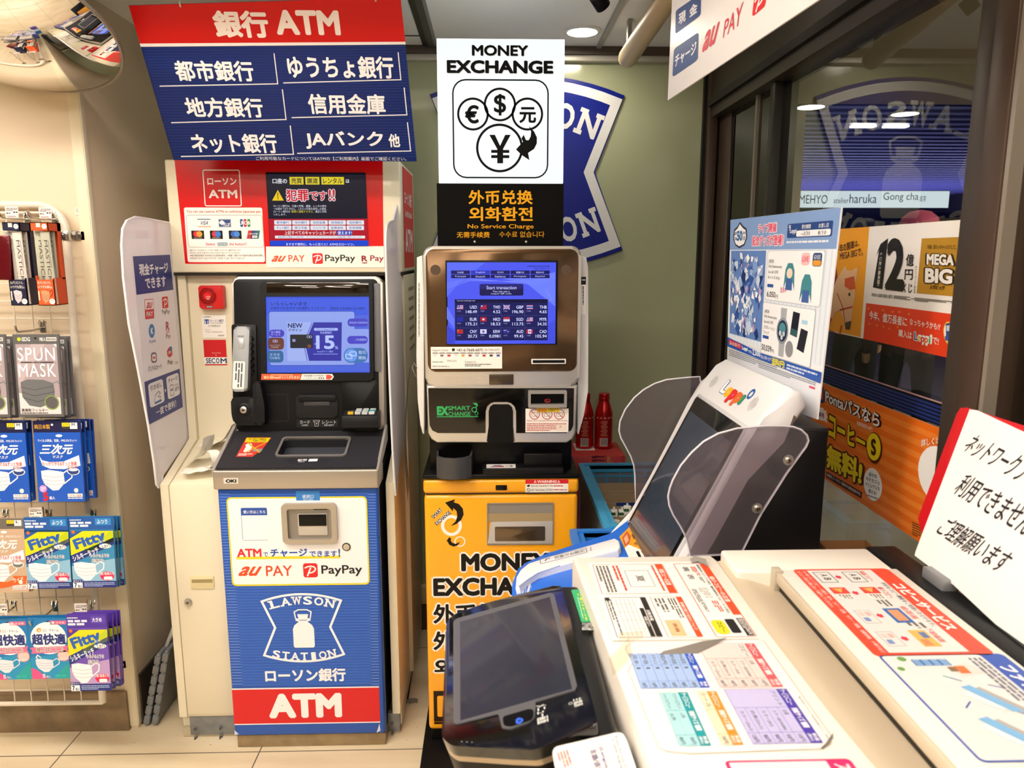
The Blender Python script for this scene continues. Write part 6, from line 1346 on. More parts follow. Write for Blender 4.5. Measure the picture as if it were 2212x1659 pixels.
a = Quad(BF_, .0008, z=(1240,760,3.4565)); a.on([(330,1410),(462,1262),(480,1262),(662,1570)]) if False else a.on([(338,1380),(465,1258),(640,1560),(430,1580)])
a.R(0,0,100,100,'#e8a21c',0,2); a.P([(0,46),(20,40),(60,70),(100,66),(100,100),(0,100)], '#f2eee6', 1); a.P([(8,10),(40,4),(46,24),(20,44),(4,40)], '#c85a2c', 1); a.P([(14,16),(34,12),(30,30),(12,36)], '#e8b088', 2)
a.T('午年の', 56, 8, 80, 18, '#5a3a16', 2, res=2); a.T('開運は、', 50, 22, 84, 36, '#4a2e12', 2, .02); a.T('MEGA BIGで。', 44, 44, 92, 54, '#4a2e12', 2, .01, res=2); a.T('12', 34, 68, 84, 98, '#16120e', 3, .05); a.build('lottery_sticker', cnt)
# poster standing on the kiosk
nb, fbm, ftp = YP(1771, 850, 1.372), YP(1572, 776, 1.86), YP(1578, 475, 1.86)
TPF = Fr(fbm, nb-fbm, ftp-fbm)
a = Quad(TPF, .0006); a.pslab([(1578,475),(1817.5,447.5),(1764.5,906),(1569,838)], -.003, 0, mat('#eef0f6', .35), .0005)
a.w = 0; a.on([(1578,475),(1817,448),(1771,850),(1572,776)])
a.R(0,0,100,21,'#7f9fd2',1); a.R(0,21,100,85,'#e4ecf6',1)
for i in range(25): a.R(1+i*4,21.3,2+i*4,84,'#d2e2f0',2)
a.P([(5,7),(9,5),(12,2),(16,5),(20,7),(21,13),(18,18),(12,20),(7,18),(4,13)],'#26324e',2); a.P([(6.2,8),(9.4,6.4),(12,3.6),(15.6,6.4),(19,8),(19.8,13),(17.4,17),(12,18.6),(7.6,17),(5.2,13)],'#f0f2f6',3); a.T('50',9,8,15.5,15,'#2a6aa8',4,.05); a.T('LAW',5.8,8.4,8.8,11,'#26324e',4,.03,res=1); a.T('SON',5.8,12,8.8,14.6,'#26324e',4,.03,res=1); a.T('Special',15.8,8.4,19,11,'#26324e',4,.02,res=1); a.T('LIVE',15.8,12,19,14.6,'#26324e',4,.02,res=1)
for s_, x0, y0, x1, y1 in (('ライブ開催',33,4.6,51,10.4),('記念グッズが登場！',27,12,58,18.6)): a.T(s_,x0-.5,y0-.5,x1+.5,y1+.5,'#f4f4f8',2,.11); a.T(s_,x0,y0,x1,y1,'#e0486e',3,.035)
a.R(61,6.2,96,14.4,'#1f4486',2,1); a.R(69,10.4,95,13.8,'#eef0f4',3,1); a.T('予',62,7,64,10,'#eef0f4',3,.02,res=2); a.T('Loppi',63.5,9,69,12.4,'#dfe6f4',4,.03,res=2); a.T('受付期間',73,7.2,80,9.6,'#eef0f4',3,.01,res=1); a.T('お渡し日',86,7.2,93,9.6,'#eef0f4',3,.01,res=1); a.T('~3/30',73,11,80,13.4,'#3a4456',4,.01,res=1); a.T('8/10',86,11,92,13.4,'#3a4456',4,.01,res=1); a.lines(61,16,94,18,1,'#e6ecf6',2,4)
# generic blue and white artwork panel
a.R(2,21.6,42,80.5,'#5f84c6',3); R3 = random.Random(11)
cs = ['#e8eef8','#9fbbe4','#2f55a4','#c7d8f0','#16306e','#f4f6fa','#7fa0d8','#b4a0c8','#dfe8f4']
for i in range(150):
    x, y = R3.uniform(4,40), R3.uniform(24,78); s_ = R3.uniform(1,4.2); q = R3.uniform(0,6.28)
    pts = []
    for k in range(R3.choice((3,4,5))): t = q+k*1.5; pts.append((min(41.6,max(2.2,x+s_*math.cos(t)*R3.uniform(.5,1.1))), min(80,max(22,y+s_*1.5*math.sin(t)*R3.uniform(.5,1.1)))))
    a.P(pts, cs[i % 9], 4+(i % 30)*.25)
a.R(44,21.4,93,52.6,'#b9c4cf',3,1.5); a.R(44.4,21.8,92.6,52.2,'#f4f6fa',4,1.5); a.R(42,54,90.5,87.6,'#b9c4cf',5,1.5); a.R(42.4,54.4,90.1,87.2,'#f4f6fa',6,1.5)
for k, (s_, y) in enumerate((('LAWSON',27),('50th Anniversary',30.4),('Special LIVE',33.8),('ぬいぐるみ(L)',37.2))): a.T(s_,45.5,y,45.5+len(s_)*(.82 if k < 3 else 1.5),y+2.4,'#3a3f4a',5,.005,res=1)
for k, (s_, y) in enumerate((('LAWSON',58.6),('50th Anniversary',62),('Special LIVE',65.4),('コラボレーション',68.8),('ウォッチ',72.2))): a.T(s_,44,y,44+len(s_)*(.82 if k < 3 else 1.5),y+2.4,'#3a3f4a',7,.005,res=1)
a.R(45.4,42.4,51.4,44.4,'#2a55a8',5); a.T('6,050',45.4,47,54,51,'#2a2c34',5,.02); a.T('円',54.4,48.6,56.6,51,'#2a2c34',5,.01); a.R(43.6,75.4,50,77.4,'#2a55a8',7); a.T('50,039',43,81.4,53.6,85.8,'#2a2c34',7,.02); a.T('円',54,83,56.2,85.4,'#2a2c34',7,.01); a.T('監修中',58.6,43.6,64,47,'#d8407a',5,.01,res=2)
a.R(75,23,82,30,'#f2c4c8',5,2); a.T('LIVE',76,25,81,28,'#e0486e',6,.02,res=1); a.R(84,23,91,30.4,'#1f3f78',5,1.5); a.R(84.4,27,90.6,30,'#e09a2a',6,1); a.T('GOODS',85,24,90,26.6,'#dfe6f4',6,.02,res=1)
for x, y, s_ in ((66,36,1.),(81,42,1.)):      # two plain plush bundles
    a.P([(x-5,y+9),(x-4,y-3),(x-2,y-7),(x+2,y-7),(x+4,y-3),(x+5,y+9),(x+3,y+4),(x+2,y+9),(x-2,y+9),(x-3,y+4)],'#3f8a94',5); a.C(x,y-1,2.6,'#eed8c8',6 if x < 70 else 4.5,3); a.P([(x-2.6,y+2),(x+2.6,y+2),(x+3,y+9),(x-3,y+9)],'#3f62a4',6)
for y0_, y1_ in ((56,64),(76,86)): a.P([(60.6,y0_),(66.4,y0_),(66,y1_),(61,y1_)],'#a9b0b8',7)
a.C(63.4,70,5.6,'#8c949e',8,ry=8.2); a.C(63.4,70,4.5,'#1a2c54',9,ry=6.6); a.C(63.4,68.6,3.2,'#4a8a9a',10,ry=3.6)
for x, y in ((61.6,71.6),(65.2,71.6),(63.4,74)): a.C(x,y,1.1,'#c4ccd8',11,ry=1.6)
a.P([(72,57),(78,57.6),(77,72),(70.6,71)],'#1c1e2c',7); a.P([(71.6,67),(77.4,68),(77,72),(70.6,71)],'#2f5a62',8); a.P([(80,66),(86,67),(84,80),(77.6,78.6)],'#23242e',7); a.C(71,80,3.6,'#8c8f96',8,ry=5); a.R(80,61,85,63.4,'#a8d4ee',7,.6)
a.R(0,84.6,100,92.4,'#1c55b4',2) if False else a.P([(0,83.6),(43,87.8),(100,87.8),(100,94.2),(0,90.4)],'#1c55b4',7)
a.P([(2,84.6),(19,86),(19,89.6),(2,88.2)],'#c9203a',8); a.T('ご購入の前にお読みください',3,85.8,18,88.6,'#f4eef0',9,.01,res=1)
a.T('Loppi',20,86.6,27,90,'#f0f4fa',8,.04,res=2); a.T('で税込',27.6,88,32.6,90,'#f0f4fa',8,.01,res=1); a.T('2,500',33,86.8,42,91,'#f0f4fa',8,.03); a.T('円以上お買い上げで',42.4,88.6,54.6,91,'#f0f4fa',8,.01,res=1); a.T('送料0円!',55,88,68,92.8,'#f0e01e',8,.04); a.lines(70,89,97,93,2,'#cfdcf2',8,6)
a.lines(2,92,60,97,4,'#8f949e',2,21); a.lines(40,94.6,96,98,3,'#8f949e',2,22); a.R(91,97.6,96,98.8,'#e0406a',3)
po = a.build('poster_sheet', None, label='tall blue and white goods poster propped on top of the kiosk', cat='poster')
b = MB(); q = TPF.at((nb-fbm).length*.5, .0, -.004); b.box(q.x+.003, q.x+.012, q.y-.03, q.y+.03, 1.1735, 1.40, mat('#dfe0e4', .35), .002); b.build('support', po)
# ================================================================ copier
copier = thing('copier', 'cream and black coin copier in the foreground with instruction sheets on its lid', 'copier', (.3, .8, 0))
cw = mat('#ebe3d7', .35, mottle=.04, mscale=5); cb_ = mat('#c4b49e', .4)
CZ = 1.0
b = MB(); b.box(.12, .635, .50, 1.168, .02, .93, mat('#c9c2b6', .45), .006); b.box(.10, .14, .50, 1.12, .60, .975, mat('#18181a', .35), .008, 3); b.build('lower_body', copier)
LF = Fr((0,0,CZ), (0,-1,0), (1,0,0)); Z7, Z8 = (1240,1180,3.463), (1660,1180,3.464)
b = MB(); q = [ZP(1237,1207,CZ), ZP(1243,1203,CZ), ZP(1535,1199,CZ), ZP(1552,1212,CZ), ZP(1660,1368,CZ), ZP(1793,1541,CZ), ZP(1891,1659,CZ), ZP(2100,1900,CZ), ZP(1500,1900,CZ), ZP(1410,1659,CZ)]
b.prism(Fr((0,0,CZ), (1,0,0), (0,1,0)), [(p.x, p.y) for p in q], -.062, 0, cw, .004, 2); lid = b.build('lid_plate', copier)
# curved paper channel beside the plate
b = MB(); rows = []
for y in (1.155, 1.12, 1.0, .85, .7, .48):
    rows.append([V3((x, y, z)) for x, z in ((.370,.997),(.386,1.0),(.398,.9985),(.41,.995),(.425,.990),(.436,.986),(.444,.985),(.452,.985),(.53,.985))])
b.sheet(rows, mat('#c6b59c', .4)); b.box(.384, .634, 1.085, 1.172, .93, 1.0115, cw, .005, 3); b.box(.384, .634, .48, 1.09, .93, .978, cb_, .004)
b.build('paper_channel', copier)
b = MB(); b.box(.4415, .637, .45, 1.084, 1.000, 1.014, cw, .003); b.box(.4405, .446, .45, 1.08, .998, 1.0148, mat('#cdbfa8', .4), .001); b.box(.446, .62, .46, 1.07, .979, 1.000, mat('#2b2621', .5)); b.box(.437, .450, 1.068, 1.086, .985, 1.019, mat('#b7ab98', .4), .002); b.build('feeder_tray', copier)
# printed sheets on the plate
a = Art(LF, .0008, z=Z7); ORD = '#e04a1e'; GY = '#6a625c'
def dash(x0, y0, x1, y1, n, c_, L, sd): a.lines(x0, y0, x1, y1, n, c_, L, sd)
lam = mat('#e6e3de', .25, coat=.3)
a.R(100, 118, 1385, 695, '#c9bead', 0, 6)
def bx(p0, p1, c_): a.O(*p0, *p1, 3, c_, 1, 10)
a.R(104, 122, 1381, 691, '#e6e3de', 1)
def sheet(p0, p1):           # p0 far right, p1 near left -> design 100 x 100 upright for the user
    a.design(p0, p1, 100, 100)
# right column: box C
sheet((1000,128),(700,690)) if False else sheet((985,126),(1068,688))
a.O(1,1,99,99,.8,ORD,2,2); a.R(2,2,74,22,ORD,3); a.T('縮小コピーの注意', 22, 5, 58, 19, '#f6ece4', 4, .02); a.R(78,4,98,22,'#24201e',3); a.lines(79,6,97,20,4,'#d9d4ce',4,3)
a.T('●複数枚をコピーする場合', 3, 26, 34, 34, '#4a423e', 3, .01); a.T('●新聞等をコピーする場合', 36, 26, 72, 34, '#4a423e', 3, .01); a.R(79,30,95,54,'#24201e',3,2); a.R(80,58,96,92,'#d9d01e',3,5); a.T('コピー', 82, 66, 94, 78, '#3a5a1e', 4, .02)
a.lines(6, 40, 20, 56, 3, '#d8442e', 3, 5); a.lines(22, 40, 32, 50, 2, GY, 3, 6); a.lines(38, 46, 52, 72, 5, '#b3aca4', 3, 7); a.T('裏', 6, 62, 14, 80, GY, 3, .01); a.T('表', 18, 62, 26, 80, GY, 3, .01); a.lines(56, 40, 70, 58, 3, '#d8442e', 3, 8); a.lines(40, 78, 70, 92, 3, GY, 3, 9)
sheet((664,134),(208,360)) if False else sheet((662,132),(205,362))
a.O(1,1,99,99,.8,ORD,2,2); a.R(2,2,98,12,ORD,3); a.T('両面コピーの注意', 20, 3.4, 74, 10.6, '#f6ece4', 4, .02); a.lines(6, 15, 92, 20, 1, '#d8442e', 3, 4); a.T('夏', 40, 36, 62, 46, GY, 3, .01); a.O(24, 26, 78, 58, .8, '#8a8580', 3); a.lines(6, 64, 90, 74, 2, '#d8442e', 3, 5); a.lines(6, 78, 94, 97, 4, GY, 3, 12)
sheet((540,378),(300,690)) if False else sheet((532,380),(322,688))
a.O(1,1,99,99,1,'#2c2826',2,2); a.R(2,2,98,14,'#2c2826',3); a.T('自動原稿', 36, 3.6, 62, 12.4, '#efeae4', 4, .02); a.R(30,16,98,26,'#2c2826',3); a.T('両面コピー', 52, 17.6, 76, 24.4, '#efeae4', 4, .02)
for i in range(5): a.S([(4,34+i*10),(96,34+i*10)], .6, '#9a948e', 3)
for i in range(4): a.S([(20+i*20,30),(20+i*20,80)], .6, '#9a948e', 4)
a.lines(6, 84, 94, 97, 2, GY, 3, 14); a.R(2,88,10,98,'#2c2826',4)
sheet((806,378),(705,688)) if False else sheet((800,376),(706,688))
a.O(1,1,99,99,.8,ORD,2,2); a.R(2,2,98,18,ORD,3); a.T('原稿の取り忘れについて', 16, 5, 84, 15, '#f6ece4', 4, .02); a.lines(5, 24, 55, 50, 3, GY, 3, 15); a.R(60, 44, 96, 88, '#f0b98a', 3); a.T('原稿', 68, 58, 88, 70, '#8a4a2a', 4, .01); a.lines(5, 58, 40, 92, 3, GY, 3, 16)
a.d = None; a.build('instruction_sheet', lid)
a = Art(LF, .0008, z=Z7)
q = [a.m(*p) for p in ((395,745),(440,712),(1380,697),(1420,712),(1925,1420),(1915,1480),(1840,1515),(880,1552),(690,1535),(630,1500),(425,985),(400,940),(440,870),(385,770))]
a.flat(LF, q, .0009, lam); a._stroke(q, .0012, '#b7ada0', 1, True)
def table(p0, p1, col, tint, title, rows, hh_, c1='用紙サイズ 種類', first=True):
    a.design(p0, p1, 100, 100)
    a.R(0,0,100,hh_,col,2); a.T('サービスメニュー', 2, hh_*.2, 32, hh_*.8, '#f4f0f0', 3, .015, res=2); a.R(38,hh_*.12,76,hh_*.88,tint,3,2) if False else None
    a.T(c1, 38, hh_*.2, 74, hh_*.8, '#f4f0f0', 3, .03, res=2); a.R(84,hh_*.08,98,hh_*.92,tint,3,2) if False else None; a.T('料金', 84, hh_*.1, 97, hh_*.48, '#f4f0f0', 3, .02, res=2); a.T('(税込)', 84, hh_*.54, 97, hh_*.92, '#f4f0f0', 3, .01, res=1)
    a.R(0,hh_,100,100,tint,2); n = len(rows); H = (100-hh_)/n
    for x in (36, 81): a.R(x,hh_,x+.5,100,col,3)
    a.O(0,hh_,100,100,.5,col,4)
    for i, (l, m_, p) in enumerate(rows):
        y = hh_+H*i
        if i: a.R(36 if first else 0,y-.3,100,y+.1,col,4)
        if l: a.T(l, 3, y+H*.25, 33, y+H*.75, '#5a6078', 3, .005, res=1)
        if m_: a.T(m_, 42, y+H*.3, 42+min(36, len(m_)*4.2), y+H*.72, '#5a5a70', 3, .005, res=1)
        a.T(p, 85, y+H*.3, 97, y+H*.75, '#4a4a62', 3, .01, res=2)
table((885,800),(500,1068), '#1d4fb8', '#9db5dc', '', [('FAX送信','ー','50円'),('海外送信','ー','100円'),('国内','ー','150円'),('スキャン','ー','30円'),('受信','ー','50円'),('見本','ー','50円')], 13, first=False)
table((1345,728),(1098,1062), '#d8535a', '#dccac4', '', [('コピー','白黒','10円'),('','カラー(B5/A4/B4)','50円'),('','カラー(A3)','80円'),('','白黒(2in1)','40円'),('','カラー(2in1)','80円')], 17)
table((848,1094),(788,1500), '#17919a', '#a4d0d4', '', [('インデックスプリント','L判','30円'),('シャッフルプリント','2L判','80円')], 33, first=False)
table((1062,1086),(1112,1492), '#d98a2c', '#e0d2b4', '', [('シール','','30円')], 50)
table((1588,1068),(1340,1484), '#4a3aa4', '#bcb6dc', '', [('プリント','白黒','10円'),('','カラー(B5/A4/B4)','50円'),('','カラー(A3)','80円'),('','白黒(2in1)','80円'),('','カラー(2in1)','120円')], 17)
a.d = None; a.design((1690,1120),(1905,1470), 100, 14); a.T('●1回あたりのご利用金額です。(税込)', 2, 2, 98, 11, '#6a6468', 2, .005, res=1); a.d = None
a.build('price_sheet', lid)
# torn laminate and tape scraps
b = MB(); gry = mat('#8d857e', .35, .2)
def lid3(x, y, h=0.): p = ZP(1240+x/3.463, 1180+y/3.463, CZ+.001); p.z += h; return p
b.sheet([[lid3(640,812), lid3(790,808), lid3(930,803), lid3(1000,768)], [lid3(668,800,.003), lid3(800,780,.005), lid3(960,742,.006), lid3(1145,700,.003)]], gry); b.build('peeled_corner', lid)
R4 = random.Random(5); b = MB()
b.sheet([[lid3(260+j*50+i*10, 850-j*52+i*44, .0008+.002*R4.random()) for j in range(4)] for i in range(4)], glassy('#faf5ec', .97, 1.5, .12, .05, '#f4eee2', name='old_tape')); b.build('old_tape', lid)
b = MB(); b.sheet([[lid3(335+j*45, 650+i*30-j*2, .0006+.0016*R4.random()) for j in range(5)] for i in range(3)], glassy('#faf5ec', .97, 1.5, .12, .05, '#f4eee2', name='old_tape')); b.build('old_tape', lid)
b = MB(); b.sheet([[lid3(868,100,.002), lid3(900,96,.006), lid3(985,130,.008)], [lid3(880,130,.001), lid3(925,128,.004), lid3(1000,158,.002)]], gry); b.build('torn_corner', lid)
b = MB(); b.sheet([[lid3(1845,1515,.001), lid3(1880,1500,.004), lid3(1935,1425,.005)], [lid3(1860,1520,.0), lid3(1905,1490,.001), lid3(1940,1440,.001)]], gry); b.build('torn_corner', lid)

# pink sheet at the bottom edge
a = Art(LF, .0008, z=Z7); a.d = None
a.design((2060,1588),(1330,2060), 100, 100); a.R(0,0,100,100,'#d42a68',1,5); a.R(4,20,97,97,'#dcd4d8',2,2); a.T('スキャン', 10, 3, 60, 17, '#dcd4d8', 3, .035); a.T('サービス', 64, 5, 96, 16, '#dcd4d8', 3, .03); a.d = None
a.build('scan_sheet', lid)
# sheets on the feeder tray
TFR = Fr((0,0,1.0143), (0,-1,0), (1,0,0))
a = Art(TFR, .0003, z=Z8); a.R(884, 168, 792, 826, '#efe6d6', 0, 8) if False else None
a.design((886,166),(800,826), 100, 100); a.R(0,0,100,100,'#dd4a34',1,4); a.R(2,19,97,86,'#dcd9d5',2); a.T('コピーサービス', 22, 4, 76, 16, '#f6efe8', 3, .05); a.T('多彩なコピー機能をご利用いただけます。', 20, 20, 72, 25, '#4a4442', 3, .01, res=2)
a.T('その他くわしくコピー・小冊子、拡大、コピー・白黒、カラー・両面、自動原稿、小冊子など', 3, 88, 97, 92, '#f6e2da', 2, .01, res=1); a.T('メニュー表示の順に沿って操作してください。', 3, 93.5, 50, 97.5, '#f6e2da', 2, .01, res=1)
for i, (t_, x) in enumerate((('両面コピー',4),('縮小コピー',26),('絵面画',50),('下絵画面',74))):
    a.T(t_, x, 28, x+14, 34, '#d8442e', 3, .01, res=2)
for k in range(2):
    y = 36 if k == 0 else 66; a.O(5, y, 19, y+16, .6, '#55504e', 3); a.T('A', 8, y+4, 11, y+11, '#3a3634', 4, .01); a.T('B', 13, y+4, 16, y+11, '#3a3634', 4, .01)
    a.R(26, y, 40, y+16, '#f0e2da', 3); a.R(26, y, 34, y+16, '#d8483a', 4); a.P([(27,y+3),(33,y+8),(28,y+14)], '#f0a85a', 5); a.lines(35, y+2, 40, y+14, 4, '#7a746e', 4, 3)
    if k == 0: a.R(52, y, 68, y+16, '#2f6ab0', 3); a.R(54, y+3, 66, y+13, '#d8936a', 4); a.R(76, y, 92, y+15, '#efb25a', 3); a.R(78, y+2, 84, y+8, '#5a78a8', 4); a.R(85, y+6, 91, y+13, '#e08a5a', 4)
    else:
        for x in (54, 77): a.O(x, y, x+14, y+14, .5, '#b3aca6', 3); a.R(x+2, y+2, x+6, y+6, '#e8b0a4', 4); a.R(x+8, y+7, x+12, y+12, '#7a94c4', 4); a.R(x+2, y+8, x+6, y+12, '#e6c4bc', 4)
    if k == 0:
        for x in (12, 33, 60, 84): a.P([(x-1.6,58),(x+1.6,58),(x+1.6,60.5),(x+3,60.5),(x,64),(x-3,60.5),(x-1.6,60.5)], '#d8344a', 3)
a.lines(42, 38, 50, 50, 3, '#6a645e', 3, 6); a.lines(68, 30, 74, 46, 3, '#6a645e', 3, 7); a.d = None
a.build('copy_service_sheet', copier)
a = Art(TFR, .0003, z=Z8); a.design((1745,803),(1590,1620), 100, 100); a.R(0,0,100,100,'#2a52ae',1,4); a.R(1.2,19,98.8,98.4,'#dcdad8',2,3); a.T('ファクスサービス', 14, 4, 90, 16, '#f4f4f8', 3, .05); a.lines(5, 21, 80, 33, 3, '#6a6a78', 3, 4)
a.R(6,50,13,78,'#3f6ea8',3); 
for i in range(3):
    for j in range(4): a.R(6.6+i*2.2, 51+j*7, 8.2+i*2.2, 56+j*7, '#8ab4e0', 4)
a.C(5, 84, 3, '#6a9a4a', 3); a.C(16, 92, 2.4, '#6a9a4a', 3); a.P([(10,38),(22,30),(26,52),(14,54)], '#d8d2cc', 3); a.R(14,42,22,50,'#e0703a',4); a.R(15,50,20,56,'#8a6a4a',5); a.R(22,62,30,70,'#cfe6dc',3); a.R(24,34,32,42,'#cfe6dc',3)
for (x, y) in ((36,48),(66,60)): a.P([(x,y),(x+24,y-18),(x+27,y-12),(x+3,y+10)], '#a9a4a2', 3); a.P([(x-2,y+6),(x+24,y-12),(x+24,y-4),(x,y+14)], '#78b0dc', 4); a.P([(x+4,y+12),(x+22,y-2),(x+22,y+4),(x+6,y+17)], '#e2e6ea', 5)
for (p, q) in (((30,56),(24,66)),((38,30),(34,40)),((56,46),(62,38)),((50,66),(56,74))): a.S([p, q], 1, '#2a3aa0', 3)
a.C(84, 42, 8, '#2a8ad0', 3, ry=10); a.C(82, 40, 4, '#2aa070', 4, ry=5); a.d = None
a.build('fax_service_sheet', copier)
# tilted operation panel
PFm = Fr((.02, .93, .958), (0,-1,0), (.951,0,.309))
PZ = (860,1000,2.517)
outl = rquad([(262,868),(290,826),(470,764),(868,660),(890,676),(905,730),(1082,1402),(1070,1432),(740,1560),(600,1556),(290,1538),(236,1492)], 26)
a = Art(PFm, 0, z=PZ); a.pslab(outl, -.014, 0, mat('#070809', .10, coat=.6), .003, 3); pn = a.build('operation_panel', copier, label='glossy black tilted operation panel')
a = Art(PFm, -.016, z=PZ); a.pslab(outl, -.036, -.0145, mat('#bfae98', .22, .5), .004, 3); a.build('panel_rim', pn)
a = Art(PFm, -.04, z=PZ); a.pslab(outl, -.085, -.037, mat('#1a1a1b', .4), .006, 2); a.build('panel_base', pn)
a = Art(PFm, 0, z=PZ); a.pslab(rquad([(300,862),(316,846),(826,704),(848,714),(972,1208),(962,1234),(744,1298),(748,1312),(742,1384),(712,1408),(606,1446),(564,1440),(544,1362),(318,1420),(300,1412)], 8), .0, .0016, mat('#5a5a5e', .3, .2), .0006, 1); a.build('screen_frame', pn)
gm = mat('#232836', .22, coat=.35, mottle=.25, mscale=14)
a = Art(PFm, 0, z=PZ); a.pslab([(336,864),(824,728),(946,1228),(338,1400)], .0016, .002, gm, .0002, 1); a.build('touch_screen', pn, label='dark smudged touch screen')
a = Art(PFm, 0, z=PZ); a.pslab(rquad([(568,1376),(720,1334),(736,1344),(734,1382),(716,1398),(610,1430),(572,1424)], 12), .0016, .0026, mat('#0c0c0e', .2), .0008, 1); a.w = .0027
p = [(640,1395),(655,1384),(678,1390),(680,1402),(662,1420),(640,1415)]; a.P(p, '#2a5fd8', 0); a.C(660, 1402, 7, '#0c1c50', 1); a.build('menu_button', pn)
a = Art(PFm, .0004, z=PZ); a.T('メニュー画面', 805, 1306, 757, 1424, '#d9d9d6', 1, .01, rot=0); a.T('主電源', 998, 1272, 958, 1330, '#d0d0cc', 1, .01); a.C(938, 1308, 7, '#a9b0a9', 1, t=3)
for i in range(3): a.C(346+i*28, 1516+i*2, 3, '#8a8a86', 1, n=8)
a.build('panel_print', pn)
# black strip between panel and lid, with stickers
SFm = Fr((.12, .9, .9755), (0,-1,0), (1,0,0)); Z6_ = (900,1150,3.26)
a = Art(SFm, .0004, z=Z6_); a.pslab(rquad([(1088,405),(1165,400),(1240,628),(1160,632)], 8), 0, .0006, mat('#1f9a62', .4)); a.w = .0008
a.design((1158,425),(1165,625), 100, 40); a.T('省エネモード中', 18, 4, 98, 20, '#e2e03a', 2, .03); a.lines(18, 26, 92, 34, 1, '#bfe6d2', 2, 4); a.C(8, 12, 6, '#d8e64a', 2, t=2); a.d = None; a.build('eco_sticker', copier)
b = MB(); b.sheet([[ZP(900+x/3.26, 1150+y/3.26, .977+.003*((i+j) % 2)) for j, x in enumerate((1165,1190,1215,1240+i*4))] for i, y in enumerate((636,650,668,688))], mat('#c9c7c4', .2, .85, bump=.5, bscale=60)); b.build('foil_scrap', copier)
a = Art(SFm, .0004, z=Z6_); a.pslab(rquad([(955,1545),(975,1510),(1410,1408),(1450,1412),(1478,1460),(1580,1760),(1020,1900)], 22), 0, .0007, mat('#ece7e0', .4)); a.w = .0009
a.T('Press this key for', 1462, 1430, 1500, 1700, '#4a4a56', 1, .01) if False else None
lb = Quad(SFm, .0012, z=Z6_); lb.on([(1412,1432),(1500,1700),(1445,1700),(1362,1446)]); lb.T('Press this key for', 0, 8, 92, 44, '#4a4a56', 1, .01); lb.T('in other languages', 6, 58, 100, 96, '#4a4a56', 1, .01)
lb.on([(1325,1485),(1395,1720),(1270,1750),(1195,1520)]); lb.O(0, 0, 100, 100, 1.4, '#8a8aa4', 1); lb.T('(Language)', 8, 16, 96, 40, '#6a5a86', 1, .015); lb.T('言語/语言', 8, 54, 80, 88, '#5a4a78', 1, .02)
lb.on([(1065,1520),(1105,1640),(1010,1680),(975,1550)]); lb.lines(5, 5, 95, 95, 4, '#c97a7a', 1, 5)
o = a.build('language_label', copier); lb.build('language_print', copier)
# ================================================================ handwritten notice on its holder
BLp = ZP(1975, 1200, 1.02); TLp = XP(2077, 881, .755)
NF = Fr(BLp, (0,-1,0), TLp-BLp)
nb_ = thing('notice_board', 'white handwritten notice on a red backing leaning at the window side of the copier', 'notice', BLp)
a = Art(NF, 0); a.pslab([(2066,893),(2074,881),(2088,880),(2420,985),(2420,1200),(2000,1185),(1982,1120)], -.006, -.0035, mat('#cf1620', .4), .001); a.build('red_backing', nb_)
a = Art(NF, 0); a.pslab([(2094,884),(2110,886),(2420,1030),(2420,1500),(2212,1392),(2150,1348),(2060,1264),(1975,1200),(1978,1190)], -.0035, 0, mat('#f1eeec', .35), .0006); wb = a.build('white_sheet', nb_)
K = '#2b2a30'
for q, s_ in (([(2096,930),(2240,996),(2218,1056),(2076,972)], 'ネットワークプ'), ([(2074,1014),(2250,1104),(2232,1176),(2056,1064)], '利用できません'), ([(2040,1108),(2196,1196),(2176,1254),(2018,1150)], 'ご理解願います')):
    a = Quad(NF, .0005); a.on(q); a.T(s_, 0, 0, 100, 100, K, 1, .006, .12); a.build('handwriting', wb)

b = MB(); dk = mat('#17181a', .4)
b.box(.645, .700, .62, 1.20, .93, 1.005, dk, .006); b.tube([V3((.685,.95,.98)), V3((.72,.95,1.06)), V3((.735,.95,1.14))], .008, mat('#6a6a6c', .4, .5), 10); b.box(.672, .696, 1.02, 1.075, 1.002, 1.022, mat('#8f8f92', .4, .3), .003); b.build('holder_arm', nb_)
# ================================================================ hanging pay banner on the right
p0 = YP(1442, 217, 1.84)
PB = Fr(p0, (.074,-1,0), (.010,0,1))
a = Art(PB, 0); a.pslab([(1456,-30),(1442,217),(1770,-1),(1800,-22),(1815,-60),(1458,-60)], -.003, 0, mat('#e9e4e2', .4), .0006)
a = Art(PB, 0)
U1, V1 = a.m(1770,-1)
L_b = U1+.25
a.prism(PB, [(0,0),(L_b,0),(L_b,.235),(0,.235)], -.003, 0, mat('#e6e2e2', .4), .0006)
a = [a][0]; bn = a.build('pay_banner', label='white pay service banner hanging near the window, cut by the top edge', cat='banner')
a = Quad(PB, .0005, z=(1400,0,2.724)); NV2 = '#27437c'
a.on([(163,62),(312,-40),(310,90),(160,202)]); a.R(0,0,100,100,NV2,1,10); a.T('現', 14, 26, 44, 74, '#eceaf0', 2, .03); a.T('金', 58, 26, 88, 74, '#eceaf0', 2, .03); a.build('blue_tag', bn); a = Quad(PB, .0005, z=(1400,0,2.724))
a.on([(152,288),(298,188),(292,352),(143,455)]); a.R(0,0,100,100,NV2,1,10); a.T('チャージ', 8, 28, 94, 72, '#eceaf0', 2, .03); a.build('blue_tag', bn); a = Quad(PB, .0005, z=(1400,0,2.724))
a.on([(320,205),(425,120),(415,240),(314,315)]); a.T('au', 0, 0, 100, 100, '#c9323e', 1, .035, .3)
a.on([(452,122),(562,8),(545,140),(440,225)]); a.T('PAY', 0, 0, 100, 100, '#c9323e', 1, .01)
